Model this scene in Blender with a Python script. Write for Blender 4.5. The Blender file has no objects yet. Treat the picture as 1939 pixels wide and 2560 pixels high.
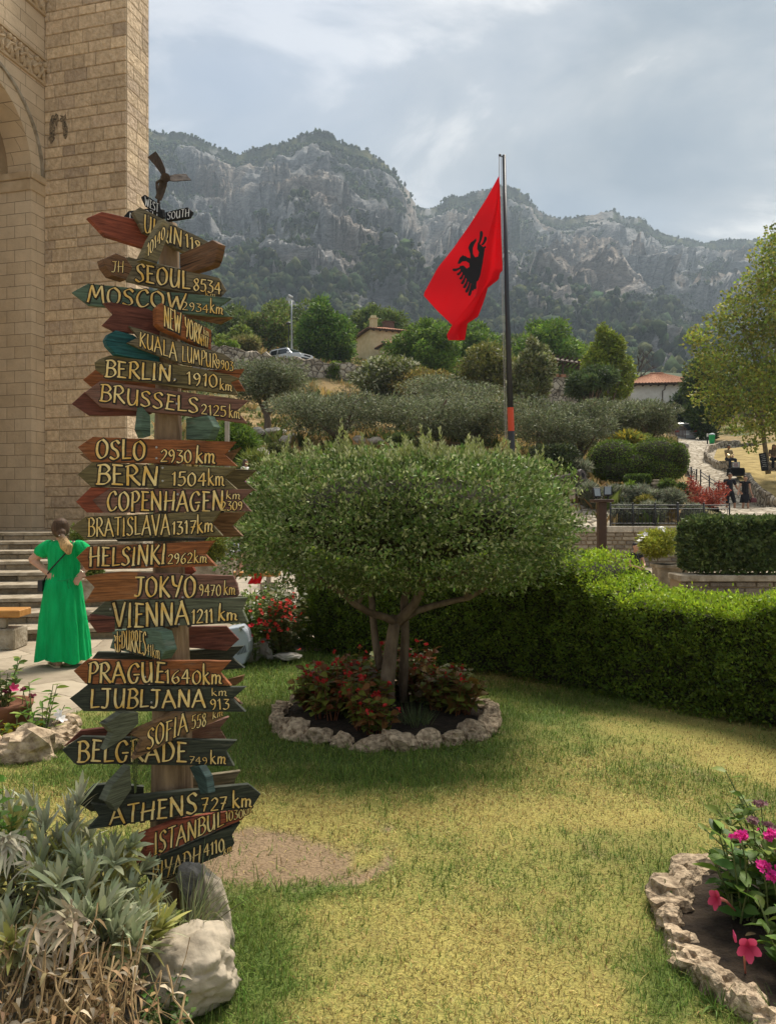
import bpy, bmesh, math, random
import numpy as np
from mathutils import Vector, Matrix
random.seed(7)
RNG = np.random.default_rng(11)
R = math.radians
scene = bpy.context.scene
COL = scene.collection

# ------------------------------------------------------------------ camera
F, CX, CY, H = 1923.0, 969.5, 1280.0, 1.7          # focal length and centre in photo pixels, eye height
cam = bpy.data.cameras.new('camera')
cam.sensor_fit = 'VERTICAL'; cam.sensor_height = 36.0; cam.lens = F/2560*36.0
cam.clip_start = 0.05; cam.clip_end = 6000
camo = bpy.data.objects.new('camera', cam); COL.objects.link(camo)
camo.location = (0, 0, H); camo.rotation_euler = (R(90), 0, 0)
scene.camera = camo

# ------------------------------------------------------------------ sky, sun, exposure
SUN_EL, SUN_AZ = R(60), R(36)                       # azimuth measured from +Y towards +X
w = bpy.data.worlds.new('World'); scene.world = w; w.use_nodes = True
nt = w.node_tree; nt.nodes.clear(); N = nt.nodes.new; L = nt.links.new
out = N('ShaderNodeOutputWorld')
sky = N('ShaderNodeTexSky'); sky.sky_type = 'NISHITA'; sky.sun_disc = False
sky.sun_elevation = SUN_EL; sky.sun_rotation = SUN_AZ; sky.air_density = 1.3; sky.dust_density = 2.5
bg_sky = N('ShaderNodeBackground'); bg_sky.inputs[1].default_value = 0.07
L(sky.outputs[0], bg_sky.inputs[0])
tc = N('ShaderNodeTexCoord'); sep = N('ShaderNodeSeparateXYZ'); L(tc.outputs['Generated'], sep.inputs[0])
addz = N('ShaderNodeMath'); addz.operation = 'ADD'; addz.inputs[1].default_value = 0.22; L(sep.outputs[2], addz.inputs[0])
mz = N('ShaderNodeMath'); mz.operation = 'MAXIMUM'; mz.inputs[1].default_value = 0.05; L(addz.outputs[0], mz.inputs[0])
dx = N('ShaderNodeMath'); dx.operation = 'DIVIDE'; L(sep.outputs[0], dx.inputs[0]); L(mz.outputs[0], dx.inputs[1])
dy = N('ShaderNodeMath'); dy.operation = 'DIVIDE'; L(sep.outputs[1], dy.inputs[0]); L(mz.outputs[0], dy.inputs[1])
cmb = N('ShaderNodeCombineXYZ'); L(dx.outputs[0], cmb.inputs[0]); L(dy.outputs[0], cmb.inputs[1])
mp = N('ShaderNodeMapping'); mp.inputs['Location'].default_value = (4.15, 1.0, 0.4); mp.inputs['Scale'].default_value = (0.62, 1.0, 1); L(cmb.outputs[0], mp.inputs[0])
n1 = N('ShaderNodeTexNoise'); n1.inputs['Scale'].default_value = 2.0; n1.inputs['Detail'].default_value = 7; n1.inputs['Roughness'].default_value = 0.58; n1.inputs['Distortion'].default_value = 0.5
L(mp.outputs[0], n1.inputs[0])
n2 = N('ShaderNodeTexNoise'); n2.inputs['Scale'].default_value = 0.7; n2.inputs['Detail'].default_value = 4; L(mp.outputs[0], n2.inputs[0])
cr = N('ShaderNodeValToRGB'); e = cr.color_ramp.elements
e[0].position = 0.39; e[0].color = (0.275, 0.335, 0.405, 1)
e[1].position = 0.61; e[1].color = (0.86, 0.85, 0.83, 1)
m1 = cr.color_ramp.elements.new(0.475); m1.color = (0.365, 0.415, 0.47, 1)
m2 = cr.color_ramp.elements.new(0.545); m2.color = (0.475, 0.51, 0.545, 1)
L(n1.outputs[0], cr.inputs[0])
bg_cl = N('ShaderNodeBackground'); bg_cl.inputs[1].default_value = 0.56; L(cr.outputs[0], bg_cl.inputs[0])
cov = N('ShaderNodeMapRange'); cov.inputs[1].default_value = 0.30; cov.inputs[2].default_value = 0.46; cov.inputs[3].default_value = 0.55; cov.inputs[4].default_value = 1.0
L(n2.outputs[0], cov.inputs[0])
mix = N('ShaderNodeMixShader'); L(cov.outputs[0], mix.inputs[0]); L(bg_sky.outputs[0], mix.inputs[1]); L(bg_cl.outputs[0], mix.inputs[2])
L(mix.outputs[0], out.inputs[0])
sun = bpy.data.lights.new('sun', 'SUN'); sun.energy = 3.4; sun.angle = R(24); sun.color = (1.0, 0.93, 0.82)
suno = bpy.data.objects.new('sun', sun); COL.objects.link(suno)
suno.rotation_euler = (-(R(90)-SUN_EL), 0, -SUN_AZ)
scene.view_settings.view_transform = 'Standard'; scene.view_settings.look = 'None'
scene.view_settings.exposure = 0.96; scene.view_settings.gamma = 1.0
try:
    scene.cycles.max_bounces = 6; scene.cycles.diffuse_bounces = 3; scene.cycles.transparent_max_bounces = 6
    scene.cycles.volume_bounces = 0; scene.cycles.use_denoising = True
except Exception: pass

# ------------------------------------------------------------------ helpers
def P(px, py, Y):
    "the point at distance Y seen at photo pixel (px, py)"
    return Vector(((px-CX)/F*Y, Y, H-(py-CY)/F*Y))
def G(px, py, z=0.0):
    "the point of the level z seen at photo pixel (px, py)"
    Y = (H-z)*F/(py-CY)
    return P(px, py, Y)
def link(name, data, parent=None, loc=(0, 0, 0)):
    o = bpy.data.objects.new(name, data); COL.objects.link(o); o.location = loc
    if parent: o.parent = parent
    return o
def tag(o, label, cat=None, group=None):
    o['label'] = label
    if cat: o['category'] = cat
    if group: o['group'] = group
    return o
def thing(name, label, cat, loc=(0, 0, 0), rz=0.0, group=None):
    o = link(name, None, None, loc); o.rotation_euler = (0, 0, rz); o.empty_display_size = 0.2
    return tag(o, label, cat, group)
def structure(o):
    o['kind'] = 'structure'; return o
def dup(root, loc, rz=0.0, scale=None, label=None):
    r = root.copy(); COL.objects.link(r); r.location = loc; r.rotation_euler = (0, 0, rz)
    if scale: r.scale = scale if not isinstance(scale, (int, float)) else (scale,)*3
    if label: r['label'] = label
    for ch in list(root.children):
        c = ch.copy(); COL.objects.link(c); c.parent = r
        for g in list(ch.children):
            d = g.copy(); COL.objects.link(d); d.parent = c
    return r

# ---- value noise
def _hash(ix, iy, iz, seed):
    h = (ix.astype(np.int64)*374761393 + iy.astype(np.int64)*668265263 + iz.astype(np.int64)*2147483647 + seed*974634777) & 0x7fffffff
    h = ((h ^ (h >> 13))*1274126177) & 0x7fffffff
    h = h ^ (h >> 16)
    return (h & 0xffff)/65535.0
def vnoise(p, seed=0):
    p = np.asarray(p, float); i = np.floor(p); f = p-i; u = f*f*f*(f*(f*6-15)+10)
    r = 0
    for a in (0, 1):
        for b in (0, 1):
            for c in (0, 1):
                wgt = (u[:, 0] if a else 1-u[:, 0])*(u[:, 1] if b else 1-u[:, 1])*(u[:, 2] if c else 1-u[:, 2])
                r = r + wgt*_hash(i[:, 0]+a, i[:, 1]+b, i[:, 2]+c, seed)
    return r
def fbm(p, octv=4, seed=0, gain=0.5, ridged=False):
    p = np.asarray(p, float); s = 0; a = 1; t = 0
    for k in range(octv):
        n = vnoise(p*(2.03**k)+17.3*k, seed+k)
        if ridged: n = 1-np.abs(2*n-1)
        s = s+a*n; t += a; a *= gain
    return s/t
def sst(a, b, x):
    t = np.clip((x-a)/(b-a), 0, 1); return t*t*(3-2*t)

# ---- meshes
def mesh_np(name, V, Fc, cols=None, smooth=False, mats=(), midx=None):
    V = np.asarray(V, np.float32); Fc = np.asarray(Fc, np.int32); n, k = Fc.shape
    me = bpy.data.meshes.new(name)
    me.vertices.add(len(V)); me.vertices.foreach_set('co', V.ravel())
    me.loops.add(n*k); me.loops.foreach_set('vertex_index', Fc.ravel())
    me.polygons.add(n); me.polygons.foreach_set('loop_start', np.arange(0, n*k, k, dtype=np.int32))
    if smooth: me.polygons.foreach_set('use_smooth', np.ones(n, bool))
    for m in mats: me.materials.append(m)
    if midx is not None: me.polygons.foreach_set('material_index', np.asarray(midx, np.int32))
    if cols is not None:
        at = me.color_attributes.new('Col', 'FLOAT_COLOR', 'POINT')
        c4 = np.ones((len(V), 4), np.float32); c4[:, :3] = np.asarray(cols)[:, :3]
        at.data.foreach_set('color', c4.ravel())
    me.update(calc_edges=True); me.validate()
    return me

class MB:
    "collects shapes of one mesh"
    def __init__(s): s.v = []; s.f = []; s.m = []; s.c = []
    def add(s, vs, fs, mi=0, col=(1, 1, 1)):
        b = len(s.v); s.v += [tuple(x) for x in vs]; s.c += [col]*len(vs)
        s.f += [tuple(b+i for i in f) for f in fs]; s.m += [mi]*len(fs)
    def hexa(s, p, mi=0, col=(1, 1, 1)):   # 8 points: bottom 4, top 4 (both counter clockwise from above)
        s.add(p, [(3, 2, 1, 0), (4, 5, 6, 7), (0, 1, 5, 4), (1, 2, 6, 5), (2, 3, 7, 6), (3, 0, 4, 7)], mi, col)
    def box(s, c, d, rz=0, mi=0, col=(1, 1, 1), M=None):
        x, y, z = d[0]/2, d[1]/2, d[2]/2
        p = [Vector(q) for q in ((-x,-y,-z),(x,-y,-z),(x,y,-z),(-x,y,-z),(-x,-y,z),(x,-y,z),(x,y,z),(-x,y,z))]
        Mx = M if M is not None else Matrix.Rotation(rz, 3, 'Z')
        s.hexa([Mx@q+Vector(c) for q in p], mi, col)
    def tube(s, pts, rad, n=8, mi=0, cap=True, col=(1, 1, 1), flat=1.0):
        pts = [Vector(p) for p in pts]
        if not hasattr(rad, '__len__'): rad = [rad]*len(pts)
        rings = []; prev = None
        for i, p in enumerate(pts):
            t = (pts[min(i+1, len(pts)-1)]-pts[max(i-1, 0)]).normalized()
            ref = prev if prev is not None else (Vector((1, 0, 0)) if abs(t.x) < 0.9 else Vector((0, 1, 0)))
            a = (ref-t*ref.dot(t)).normalized(); b = t.cross(a); prev = a
            rings.append([p+(a*math.cos(2*math.pi*k/n)+b*math.sin(2*math.pi*k/n)*flat)*rad[i] for k in range(n)])
        vs = [q for r in rings for q in r]; fs = []
        for i in range(len(rings)-1):
            for k in range(n):
                k2 = (k+1) % n
                fs.append((i*n+k, i*n+k2, (i+1)*n+k2, (i+1)*n+k))
        if cap: fs.append(tuple(range(n-1, -1, -1))); fs.append(tuple((len(rings)-1)*n+k for k in range(n)))
        s.add(vs, fs, mi, col)
    def lathe(s, prof, n=16, c=(0, 0, 0), mi=0, col=(1, 1, 1), M=None):
        vs = []; fs = []
        for r, z in prof:
            for k in range(n):
                q = Vector((r*math.cos(2*math.pi*k/n), r*math.sin(2*math.pi*k/n), z))
                vs.append((M@q if M is not None else q)+Vector(c))
        for i in range(len(prof)-1):
            for k in range(n):
                k2 = (k+1) % n; fs.append((i*n+k, i*n+k2, (i+1)*n+k2, (i+1)*n+k))
        fs.append(tuple(range(n-1, -1, -1))); fs.append(tuple((len(prof)-1)*n+k for k in range(n)))
        s.add(vs, fs, mi, col)
    def ball(s, c, r, mi=0, n=10, col=(1, 1, 1), M=None):
        if not hasattr(r, '__len__'): r = (r, r, r)
        vs = [(0, 0, -1)]; fs = []; m = n//2
        for i in range(1, m):
            a = -math.pi/2+math.pi*i/m
            for k in range(n): vs.append((math.cos(a)*math.cos(2*math.pi*k/n), math.cos(a)*math.sin(2*math.pi*k/n), math.sin(a)))
        vs.append((0, 0, 1)); top = len(vs)-1
        for k in range(n):
            k2 = (k+1) % n; fs.append((0, 1+k2, 1+k)); fs.append((top, 1+(m-2)*n+k, 1+(m-2)*n+k2))
            for i in range(m-2): fs.append((1+i*n+k, 1+i*n+k2, 1+(i+1)*n+k2, 1+(i+1)*n+k))
        vv = []
        for q in vs:
            q = Vector((q[0]*r[0], q[1]*r[1], q[2]*r[2]))
            vv.append((M@q if M is not None else q)+Vector(c))
        s.add(vv, fs, mi, col)
    def prism(s, poly, dirv, mi=0, col=(1, 1, 1)):   # poly: 3D points of the front face; dirv: vector to the back face
        n = len(poly); d = Vector(dirv)
        vs = [Vector(p) for p in poly]+[Vector(p)+d for p in poly]
        fs = [tuple(range(n)), tuple(range(2*n-1, n-1, -1))]+[((i+1) % n, i, n+i, n+(i+1) % n) for i in range(n)]
        s.add(vs, fs, mi, col)
    def mesh(s, name, mats, base=(0, 0, 0), smooth=False, bevel=0, cols=False, fixn=True, segs=1):
        me = bpy.data.meshes.new(name); b = Vector(base)
        me.from_pydata([tuple(Vector(v)-b) for v in s.v], [], s.f)
        for m in (mats if isinstance(mats, (list, tuple)) else [mats]): me.materials.append(m)
        me.polygons.foreach_set('material_index', np.array(s.m, np.int32))
        if cols:
            at = me.color_attributes.new('Col', 'FLOAT_COLOR', 'POINT')
            c4 = np.ones((len(s.v), 4), np.float32); c4[:, :3] = np.array(s.c)[:, :3]
            at.data.foreach_set('color', c4.ravel())
        if fixn or bevel:
            bm = bmesh.new(); bm.from_mesh(me)
            if fixn: bmesh.ops.recalc_face_normals(bm, faces=bm.faces)
            if bevel: bmesh.ops.bevel(bm, geom=[e for e in bm.edges if len(e.link_faces) == 2 and e.calc_face_angle(0) > 0.5], offset=bevel, segments=segs, affect='EDGES', profile=0.5, clamp_overlap=True)
            bm.to_mesh(me); bm.free()
        if smooth: me.polygons.foreach_set('use_smooth', np.ones(len(me.polygons), bool))
        me.update(); return me
    def build(s, name, mats, parent=None, base=None, **k):
        b = base if base is not None else (parent.location if parent is not None else (0, 0, 0))
        return link(name, s.mesh(name, mats, b, **k), parent, (0, 0, 0) if parent is not None else b)

# ---- materials
_MC = {}
def M(name, col, col2=None, scale=6, rough=0.85, bump=0.0, bscale=40, stretch=(1, 1, 1), attr=False, transl=0.0, spec=0.3, metal=0.0, detail=4, rnd=0.0, ramp=(0.35, 0.65), coat=0.0):
    if name in _MC: return _MC[name]
    m = bpy.data.materials.new(name); m.use_nodes = True; nt = m.node_tree; nt.nodes.clear(); N = nt.nodes.new; L = nt.links.new
    o = N('ShaderNodeOutputMaterial'); b = N('ShaderNodeBsdfPrincipled')
    b.inputs['Roughness'].default_value = rough; b.inputs['Specular IOR Level'].default_value = spec; b.inputs['Metallic'].default_value = metal
    if coat: b.inputs['Coat Weight'].default_value = coat
    tc = N('ShaderNodeTexCoord'); mp = N('ShaderNodeMapping'); mp.inputs['Scale'].default_value = stretch; L(tc.outputs['Object'], mp.inputs[0])
    src = None
    if col2 is not None:
        n = N('ShaderNodeTexNoise'); n.inputs['Scale'].default_value = scale; n.inputs['Detail'].default_value = detail; n.inputs['Roughness'].default_value = 0.6
        L(mp.outputs[0], n.inputs[0])
        r = N('ShaderNodeValToRGB'); r.color_ramp.elements[0].position = ramp[0]; r.color_ramp.elements[1].position = ramp[1]
        r.color_ramp.elements[0].color = (*col, 1); r.color_ramp.elements[1].color = (*col2, 1); L(n.outputs[0], r.inputs[0]); src = r.outputs[0]
    else:
        rg = N('ShaderNodeRGB'); rg.outputs[0].default_value = (*col, 1); src = rg.outputs[0]
    if attr:
        a = N('ShaderNodeAttribute'); a.attribute_name = 'Col'
        mx = N('ShaderNodeMix'); mx.data_type = 'RGBA'; mx.blend_type = 'MULTIPLY'; mx.inputs[0].default_value = 1
        L(a.outputs['Color'], mx.inputs[6]); L(src, mx.inputs[7]); src = mx.outputs[2]
    if rnd:
        oi = N('ShaderNodeObjectInfo'); mr = N('ShaderNodeMapRange'); mr.inputs[3].default_value = 1-rnd; mr.inputs[4].default_value = 1+rnd; L(oi.outputs['Random'], mr.inputs[0])
        hs = N('ShaderNodeHueSaturation'); L(mr.outputs[0], hs.inputs['Value']); L(src, hs.inputs['Color']); src = hs.outputs[0]
    L(src, b.inputs['Base Color'])
    if bump:
        n = N('ShaderNodeTexNoise'); n.inputs['Scale'].default_value = bscale; n.inputs['Detail'].default_value = 5; L(mp.outputs[0], n.inputs[0])
        bp = N('ShaderNodeBump'); bp.inputs['Strength'].default_value = min(1, bump); bp.inputs['Distance'].default_value = 0.02*max(1, bump); L(n.outputs[0], bp.inputs['Height']); L(bp.outputs[0], b.inputs['Normal'])
    if transl:
        t = N('ShaderNodeBsdfTranslucent'); L(src, t.inputs[0]); ms = N('ShaderNodeMixShader'); ms.inputs[0].default_value = transl
        L(b.outputs[0], ms.inputs[1]); L(t.outputs[0], ms.inputs[2]); L(ms.outputs[0], o.inputs[0])
    else: L(b.outputs[0], o.inputs[0])
    _MC[name] = m; return m
LEAF = M('leaf', (1, 1, 1), attr=True, rough=0.55, transl=0.38, spec=0.35)
LEAF_GLOSS = M('glossy_leaf', (1, 1, 1), attr=True, rough=0.5, transl=0.32, spec=0.28)
GRASS = M('grass_blade', (1, 1, 1), attr=True, rough=0.7, transl=0.3, spec=0.2)
PETAL = M('petal', (1, 1, 1), attr=True, rough=0.6, transl=0.35, spec=0.2)
BARK = M('bark', (0.10, 0.075, 0.05), (0.22, 0.17, 0.12), scale=14, stretch=(1, 1, 0.25), bump=0.8, bscale=30, rough=0.9)
BARK_OLIVE = M('smooth_bark', (0.095, 0.065, 0.040), (0.21, 0.155, 0.10), scale=13, stretch=(1, 1, 0.4), bump=1.0, bscale=26, rough=0.85)
ROCK = M('rock', (0.30, 0.26, 0.21), (0.55, 0.50, 0.43), scale=5, bump=1.0, bscale=14, rough=0.9, rnd=0.15)
SOIL = M('soil', (0.014, 0.009, 0.006), (0.042, 0.029, 0.018), scale=12, bump=1.0, bscale=40, rough=1.0)

# ---- leaves
def unit(a): return a/np.maximum(np.linalg.norm(a, axis=-1, keepdims=True), 1e-9)
def rdir(n, rng): return unit(rng.normal(size=(n, 3)))
def diamonds(p, d, nrm, ln, wd, cols, fold=0.25):
    "one diamond leaf per point: base, left, tip, right"
    s = unit(np.cross(d, nrm)); nn = np.cross(s, d)
    ln = np.asarray(ln)[:, None]; wd = np.asarray(wd)[:, None]
    b = p; t = p+d*ln; m = p+d*ln*0.45+nn*wd*fold
    V = np.stack([b, m-s*wd*0.5, t, m+s*wd*0.5], 1).reshape(-1, 3)
    Fc = np.arange(len(p)*4).reshape(-1, 4)
    return V, Fc, np.repeat(cols, 4, 0)
def straps(p, d, up, ln, wd, droop, cols, S=4, prof=None, fold=0.0, tipcol=None):
    "long curved leaves: S segments each"
    n = len(p); s = unit(np.cross(d, up)+1e-6); nn = unit(np.cross(s, d))
    ln = np.broadcast_to(np.asarray(ln, float), (n,))[:, None]; wd = np.broadcast_to(np.asarray(wd, float), (n,))[:, None]; droop = np.broadcast_to(np.asarray(droop, float), (n,))[:, None]
    rows = []
    for i in range(S+1):
        t = i/S
        wv = (prof(t) if prof else math.sin(math.pi*min(max(0.08+t*0.9, 0), 1))**0.8)
        c = p+d*ln*t - nn*0 + np.array([0, 0, -1.0])*ln*droop*t*t
        rows.append(c-s*wd*wv*0.5+nn*wd*fold*wv); 
        if fold: rows.append(c)
        rows.append(c+s*wd*wv*0.5+nn*wd*fold*wv)
    k = 3 if fold else 2
    V = np.stack(rows, 1).reshape(-1, 3); per = (S+1)*k
    fl = []
    for i in range(S):
        for j in range(k-1): fl.append((i*k+j, i*k+j+1, (i+1)*k+j+1, (i+1)*k+j))
    Fc = (np.array(fl)[None]+np.arange(n)[:, None, None]*per).reshape(-1, 4)
    c = np.repeat(cols, per, 0).astype(float)
    if tipcol is not None:
        tt = np.tile(np.repeat(np.linspace(0, 1, S+1), k), n)[:, None]; c = c*(1-tt*0.6)+np.asarray(tipcol)*tt*0.6
    return V, Fc, c
def merge(parts):
    Vs, Fs, Cs = [], [], []; b = 0
    for V, Fc, c in parts:
        Vs.append(V); Fs.append(Fc+b); Cs.append(c); b += len(V)
    return np.concatenate(Vs), np.concatenate(Fs), np.concatenate(Cs)
def jcol(n, rng, base, var=0.25, alt=None, palt=0.0):
    c = np.asarray(base, float)[None]*(1+rng.normal(size=(n, 1))*var).clip(0.35, 1.9)
    c = c*(1+rng.normal(size=(n, 3))*var*0.25)
    if alt is not None:
        k = rng.random(n) < palt; c[k] = np.asarray(alt)*(1+rng.normal(size=(k.sum(), 1))*var).clip(0.4, 1.8)
    return c.clip(0.003, 0.95)
# ------------------------------------------------------------------ ground: one sheet to the foot of the mountains and beyond
_PXC = np.array([-1500, 0, 450, 600, 900, 1200, 1450, 1600, 1750, 1850, 1939, 3600], float)
_YR = np.array([0, 24.0, 24.5, 28, 34, 40, 50, 62, 66, 72, 90, 130, 200, 320, 500, 5000], float)
def _zz(Y, *ys):
    return [H-(y-CY)/F*Y for y in ys]
_ZT = np.array([
    [-.06]*12, [-.06]*12,
    [0.2, 0.5, 0.9, 1.15, 1.15, 1.15, 1.15, 1.15, 1.15, 1.2, 1.2, 1.2],
    _zz(28, 1250, 1230, 1200, 1190, 1195, 1190, 1240, 1235, 1292, 1294, 1292, 1292),
    _zz(34, 1200, 1180, 1140, 1120, 1105, 1110, 1188, 1197, 1265, 1278, 1272, 1270),
    _zz(40, 1160, 1130, 1100, 1078, 1088, 1095, 1150, 1180, 1205, 1186, 1190, 1190),
    _zz(50, 1100, 1080, 1050, 1030, 1050, 1060, 1110, 1140, 1147, 1140, 1128, 1125),
    _zz(62, 1010, 1000, 985, 980, 985, 1010, 1075, 1105, 1112, 1108, 1100, 1100),
    _zz(66, 960, 950, 930, 915, 945, 985, 1065, 1095, 1108, 1104, 1096, 1090),
    _zz(72, 900, 900, 896, 893, 930, 985, 1055, 1085, 1104, 1100, 1088, 1080),
    _zz(90, 880, 880, 875, 872, 900, 950, 1020, 1050, 1075, 1075, 1070, 1060),
    _zz(130, 880, 870, 865, 862, 885, 920, 970, 990, 1000, 1000, 1000, 1000),
    _zz(200, 880, 870, 860, 855, 870, 900, 930, 940, 945, 945, 945, 945),
    _zz(320, 880, 880, 875, 870, 880, 900, 930, 930, 935, 935, 935, 935),
    [40]*12, [40]*12])
def gz(X, Y):
    X = np.atleast_1d(np.asarray(X, float)); Y = np.atleast_1d(np.asarray(Y, float))
    px = CX+X/np.maximum(Y, 0.5)*F
    i = np.clip(np.searchsorted(_YR, Y)-1, 0, len(_YR)-2); t = np.clip((Y-_YR[i])/(_YR[i+1]-_YR[i]), 0, 1)
    j = np.clip(np.searchsorted(_PXC, px)-1, 0, len(_PXC)-2); s = np.clip((px-_PXC[j])/(_PXC[j+1]-_PXC[j]), 0, 1)
    a = _ZT[i, j]*(1-s)+_ZT[i, j+1]*s; b = _ZT[i+1, j]*(1-s)+_ZT[i+1, j+1]*s
    return a*(1-t)+b*t
def gpt(px, Y):
    X = (px-CX)/F*Y; return Vector((X, Y, float(gz(X, Y)[0])))
ys = np.concatenate([np.linspace(-40, 0, 8), np.linspace(1, 23.9, 30), np.linspace(24.02, 24.5, 4), np.linspace(25, 95, 110), np.linspace(98, 320, 50), np.array([360, 420, 500, 700, 1200, 2500])])
us = np.linspace(-2.2, 2.2, 240)
gx = us[None]*np.maximum(ys, 20)[:, None]; gy = np.repeat(ys[:, None], len(us), 1)
gzv = gz(gx.ravel(), gy.ravel()); bump = (fbm(np.stack([gx.ravel()*.5, gy.ravel()*.5, 0*gzv], 1), 4, 5)-.5)
gzv = gzv+bump*np.where(gy.ravel() > 26, np.minimum(0.5, (gy.ravel()-24)*.06), 0)
nr, nc = gx.shape; idx = np.arange(nr*nc).reshape(nr, nc)
Fc = np.stack([idx[:-1, :-1], idx[:-1, 1:], idx[1:, 1:], idx[1:, :-1]], -1).reshape(-1, 4)
pn = fbm(np.stack([gx.ravel()*.12, gy.ravel()*.12, 0*gzv], 1), 5, 9)
pn2 = fbm(np.stack([gx.ravel()*.6, gy.ravel()*.6, 0*gzv], 1), 3, 19)
gr = sst(.44, .58, pn*.6+pn2*.4)[:, None]
gcol = np.array([.27, .19, .085])*(1-gr)+np.array([.085, .10, .035])*gr
far = sst(90, 150, gy.ravel())[:, None]; gcol = gcol*(1-far)+np.array([.06, .075, .03])*far
near = (gy.ravel() < 24.3)[:, None]; gcol = np.where(near, np.array([.34, .30, .24]), gcol)
GROUND = M('dry_ground', (0.75, 0.75, 0.75), (1.25, 1.2, 1.15), scale=2.2, attr=True, bump=1.0, bscale=7, rough=1.0)
ground = structure(link('ground', mesh_np('ground', np.stack([gx.ravel(), gy.ravel(), gzv], 1), Fc, gcol, True, [GROUND])))

# ------------------------------------------------------------------ mountains
_RP = np.array([(-900, 300), (-300, 330), (0, 345), (200, 335), (320, 334), (372, 340), (412, 349), (450, 351), (482, 357), (524, 374), (560, 390), (589, 404), (621, 393), (660, 381), (696, 375), (743, 360), (789, 346), (817, 349), (864, 372), (920, 393), (961, 412), (985, 440), (1003, 465), (1027, 505), (1040, 531), (1062, 535), (1096, 529), (1112, 508), (1126, 500), (1150, 505), (1175, 494), (1200, 490), (1235, 481), (1263, 477), (1285, 486), (1310, 498), (1338, 530), (1360, 550), (1400, 557), (1440, 551), (1480, 547), (1500, 543), (1522, 538), (1540, 545), (1555, 560), (1593, 554), (1612, 566), (1635, 585), (1692, 602), (1748, 616), (1809, 612), (1860, 611), (1939, 607), (2100, 590), (2500, 560), (3000, 500)], float)
NPX, NT = 620, 330
mpx = np.linspace(-420, 2560, NPX); tt = np.linspace(0, 1.25, NT)
ridge_py = np.interp(mpx, _RP[:, 0], _RP[:, 1])
Dr = np.interp(mpx, [-900, 300, 560, 789, 1000, 1060, 1263, 1522, 1750, 2560], [1040, 1040, 1120, 1000, 1060, 1270, 1300, 1360, 1480, 1600])
D0 = 330.0
zr = H-(ridge_py-CY)/F*Dr
TT, PX = np.meshgrid(tt, mpx, indexing='ij'); DR = np.repeat(Dr[None], NT, 0); ZR = np.repeat(zr[None], NT, 0)
Yg = D0+(DR-D0)*TT; Xg = (PX-CX)/F*Yg
z0 = H-(900-CY)/F*D0-14
q = np.stack([Xg.ravel()/150+Yg.ravel()/900, Yg.ravel()/230, 0*Xg.ravel()], 1)
warp = fbm(q, 3, 31)-.5; warp2 = fbm(q+40, 3, 37)-.5
q2 = q.copy(); q2[:, 0] += warp*1.4; q2[:, 1] += warp2*1.4
n_big = fbm(q2*0.9, 5, 41, 0.5, ridged=True).reshape(NT, NPX)
n_med = fbm(q2*3.3, 5, 47, 0.55, ridged=True).reshape(NT, NPX)
n_fin = fbm(q2*np.array([11, 9, 1]), 4, 53, 0.55, ridged=True).reshape(NT, NPX)
base = np.clip(TT, 0, 1)**1.62
strata = 7.0
hh = base+0.26*(n_big-.58)*np.sin(np.pi*np.clip(TT, 0, 1))**.6+.08*(n_med-.5)*np.sin(np.pi*np.clip(TT, 0, 1))**.6
lay = (n_med-.5)*1.8+(warp.reshape(NT, NPX))*3.4+Xg/260
hs = hh*strata+lay; st = (np.floor(hs)+sst(.25, .80, hs-np.floor(hs))-lay)/strata
kk = sst(.22, .55, TT)*.62
hh = hh*(1-kk)+st*kk
env = np.sin(np.pi*np.clip(TT*.94+.03, 0, 1))**.6
zz = z0+(ZR-z0)*hh+env*((n_med-.5)*44+(n_fin-.5)*20)
back = np.clip((TT-1)/.25, 0, 1); edge = sst(.93, 1.0, TT)*(TT <= 1)
zz = zz*(1-edge)+(ZR+(n_med-.5)*3+(n_fin-.5)*4)*edge
zz = np.where(TT > 1, ZR-back*160+(n_med-.5)*3, zz)
lim = H+(ZR-H)/DR*Yg*0.992        # keep lower shoulders under the skyline
mg = 14.0; dd = (lim-zz)/mg; zz = np.where(TT < .985, lim-mg*np.where(dd > 6, dd, np.log1p(np.exp(np.clip(dd, -30, 6)))), zz)
p3 = np.stack([Xg.ravel(), Yg.ravel(), zz.ravel()], 1); dip = p3[:, 2]+.22*p3[:, 0]
c3 = np.stack([p3[:, 0]/75, p3[:, 1]/75, dip/42], 1); r3 = fbm(c3, 6, 81, .56, ridged=True).reshape(NT, NPX); l3 = fbm(np.stack([p3[:, 0]/90, p3[:, 1]/90, dip/9], 1), 3, 87).reshape(NT, NPX)
amp = np.sin(np.pi*np.clip(TT*.9+.05, 0, 1))**.7*(TT < 1.0)
Yg = Yg-amp*((r3-.55)*75+(l3-.5)*12); Xg = Xg+amp*(r3-.55)*14; zz = zz+amp*(r3-.55)*16*(TT < .9)
# colour: rock on the steep, scrub and wood on the flatter ground
gzy = np.gradient(zz, axis=0)/np.maximum(np.gradient(Yg, axis=0), .1); gzx = np.gradient(zz, axis=1)/np.maximum(np.gradient(Xg, axis=1), .1)
slope = np.sqrt(gzy**2+gzx**2)
vn = fbm(q2*2.2+7, 5, 61).reshape(NT, NPX); vf = fbm(q2*9+3, 4, 67).reshape(NT, NPX)
low = sst(.58, .28, TT)
right = sst(1500, 1900, PX)*sst(.45, .9, TT)
vff = fbm(q2*np.array([26, 20, 1])+11, 3, 71).reshape(NT, NPX)
fld = np.clip(slope, 0, 2.2)*.16+(vf-.5)*1.3+(vff-.5)*1.2+(vn-.5)*2.6+(n_big-.58)*2.4+(r3-.55)*2.2+(l3-.5)*1.0-low*1.05-right*.6-1.1*sst(.90, .98, TT)+.25*sst(.5, .8, TT)
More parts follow.
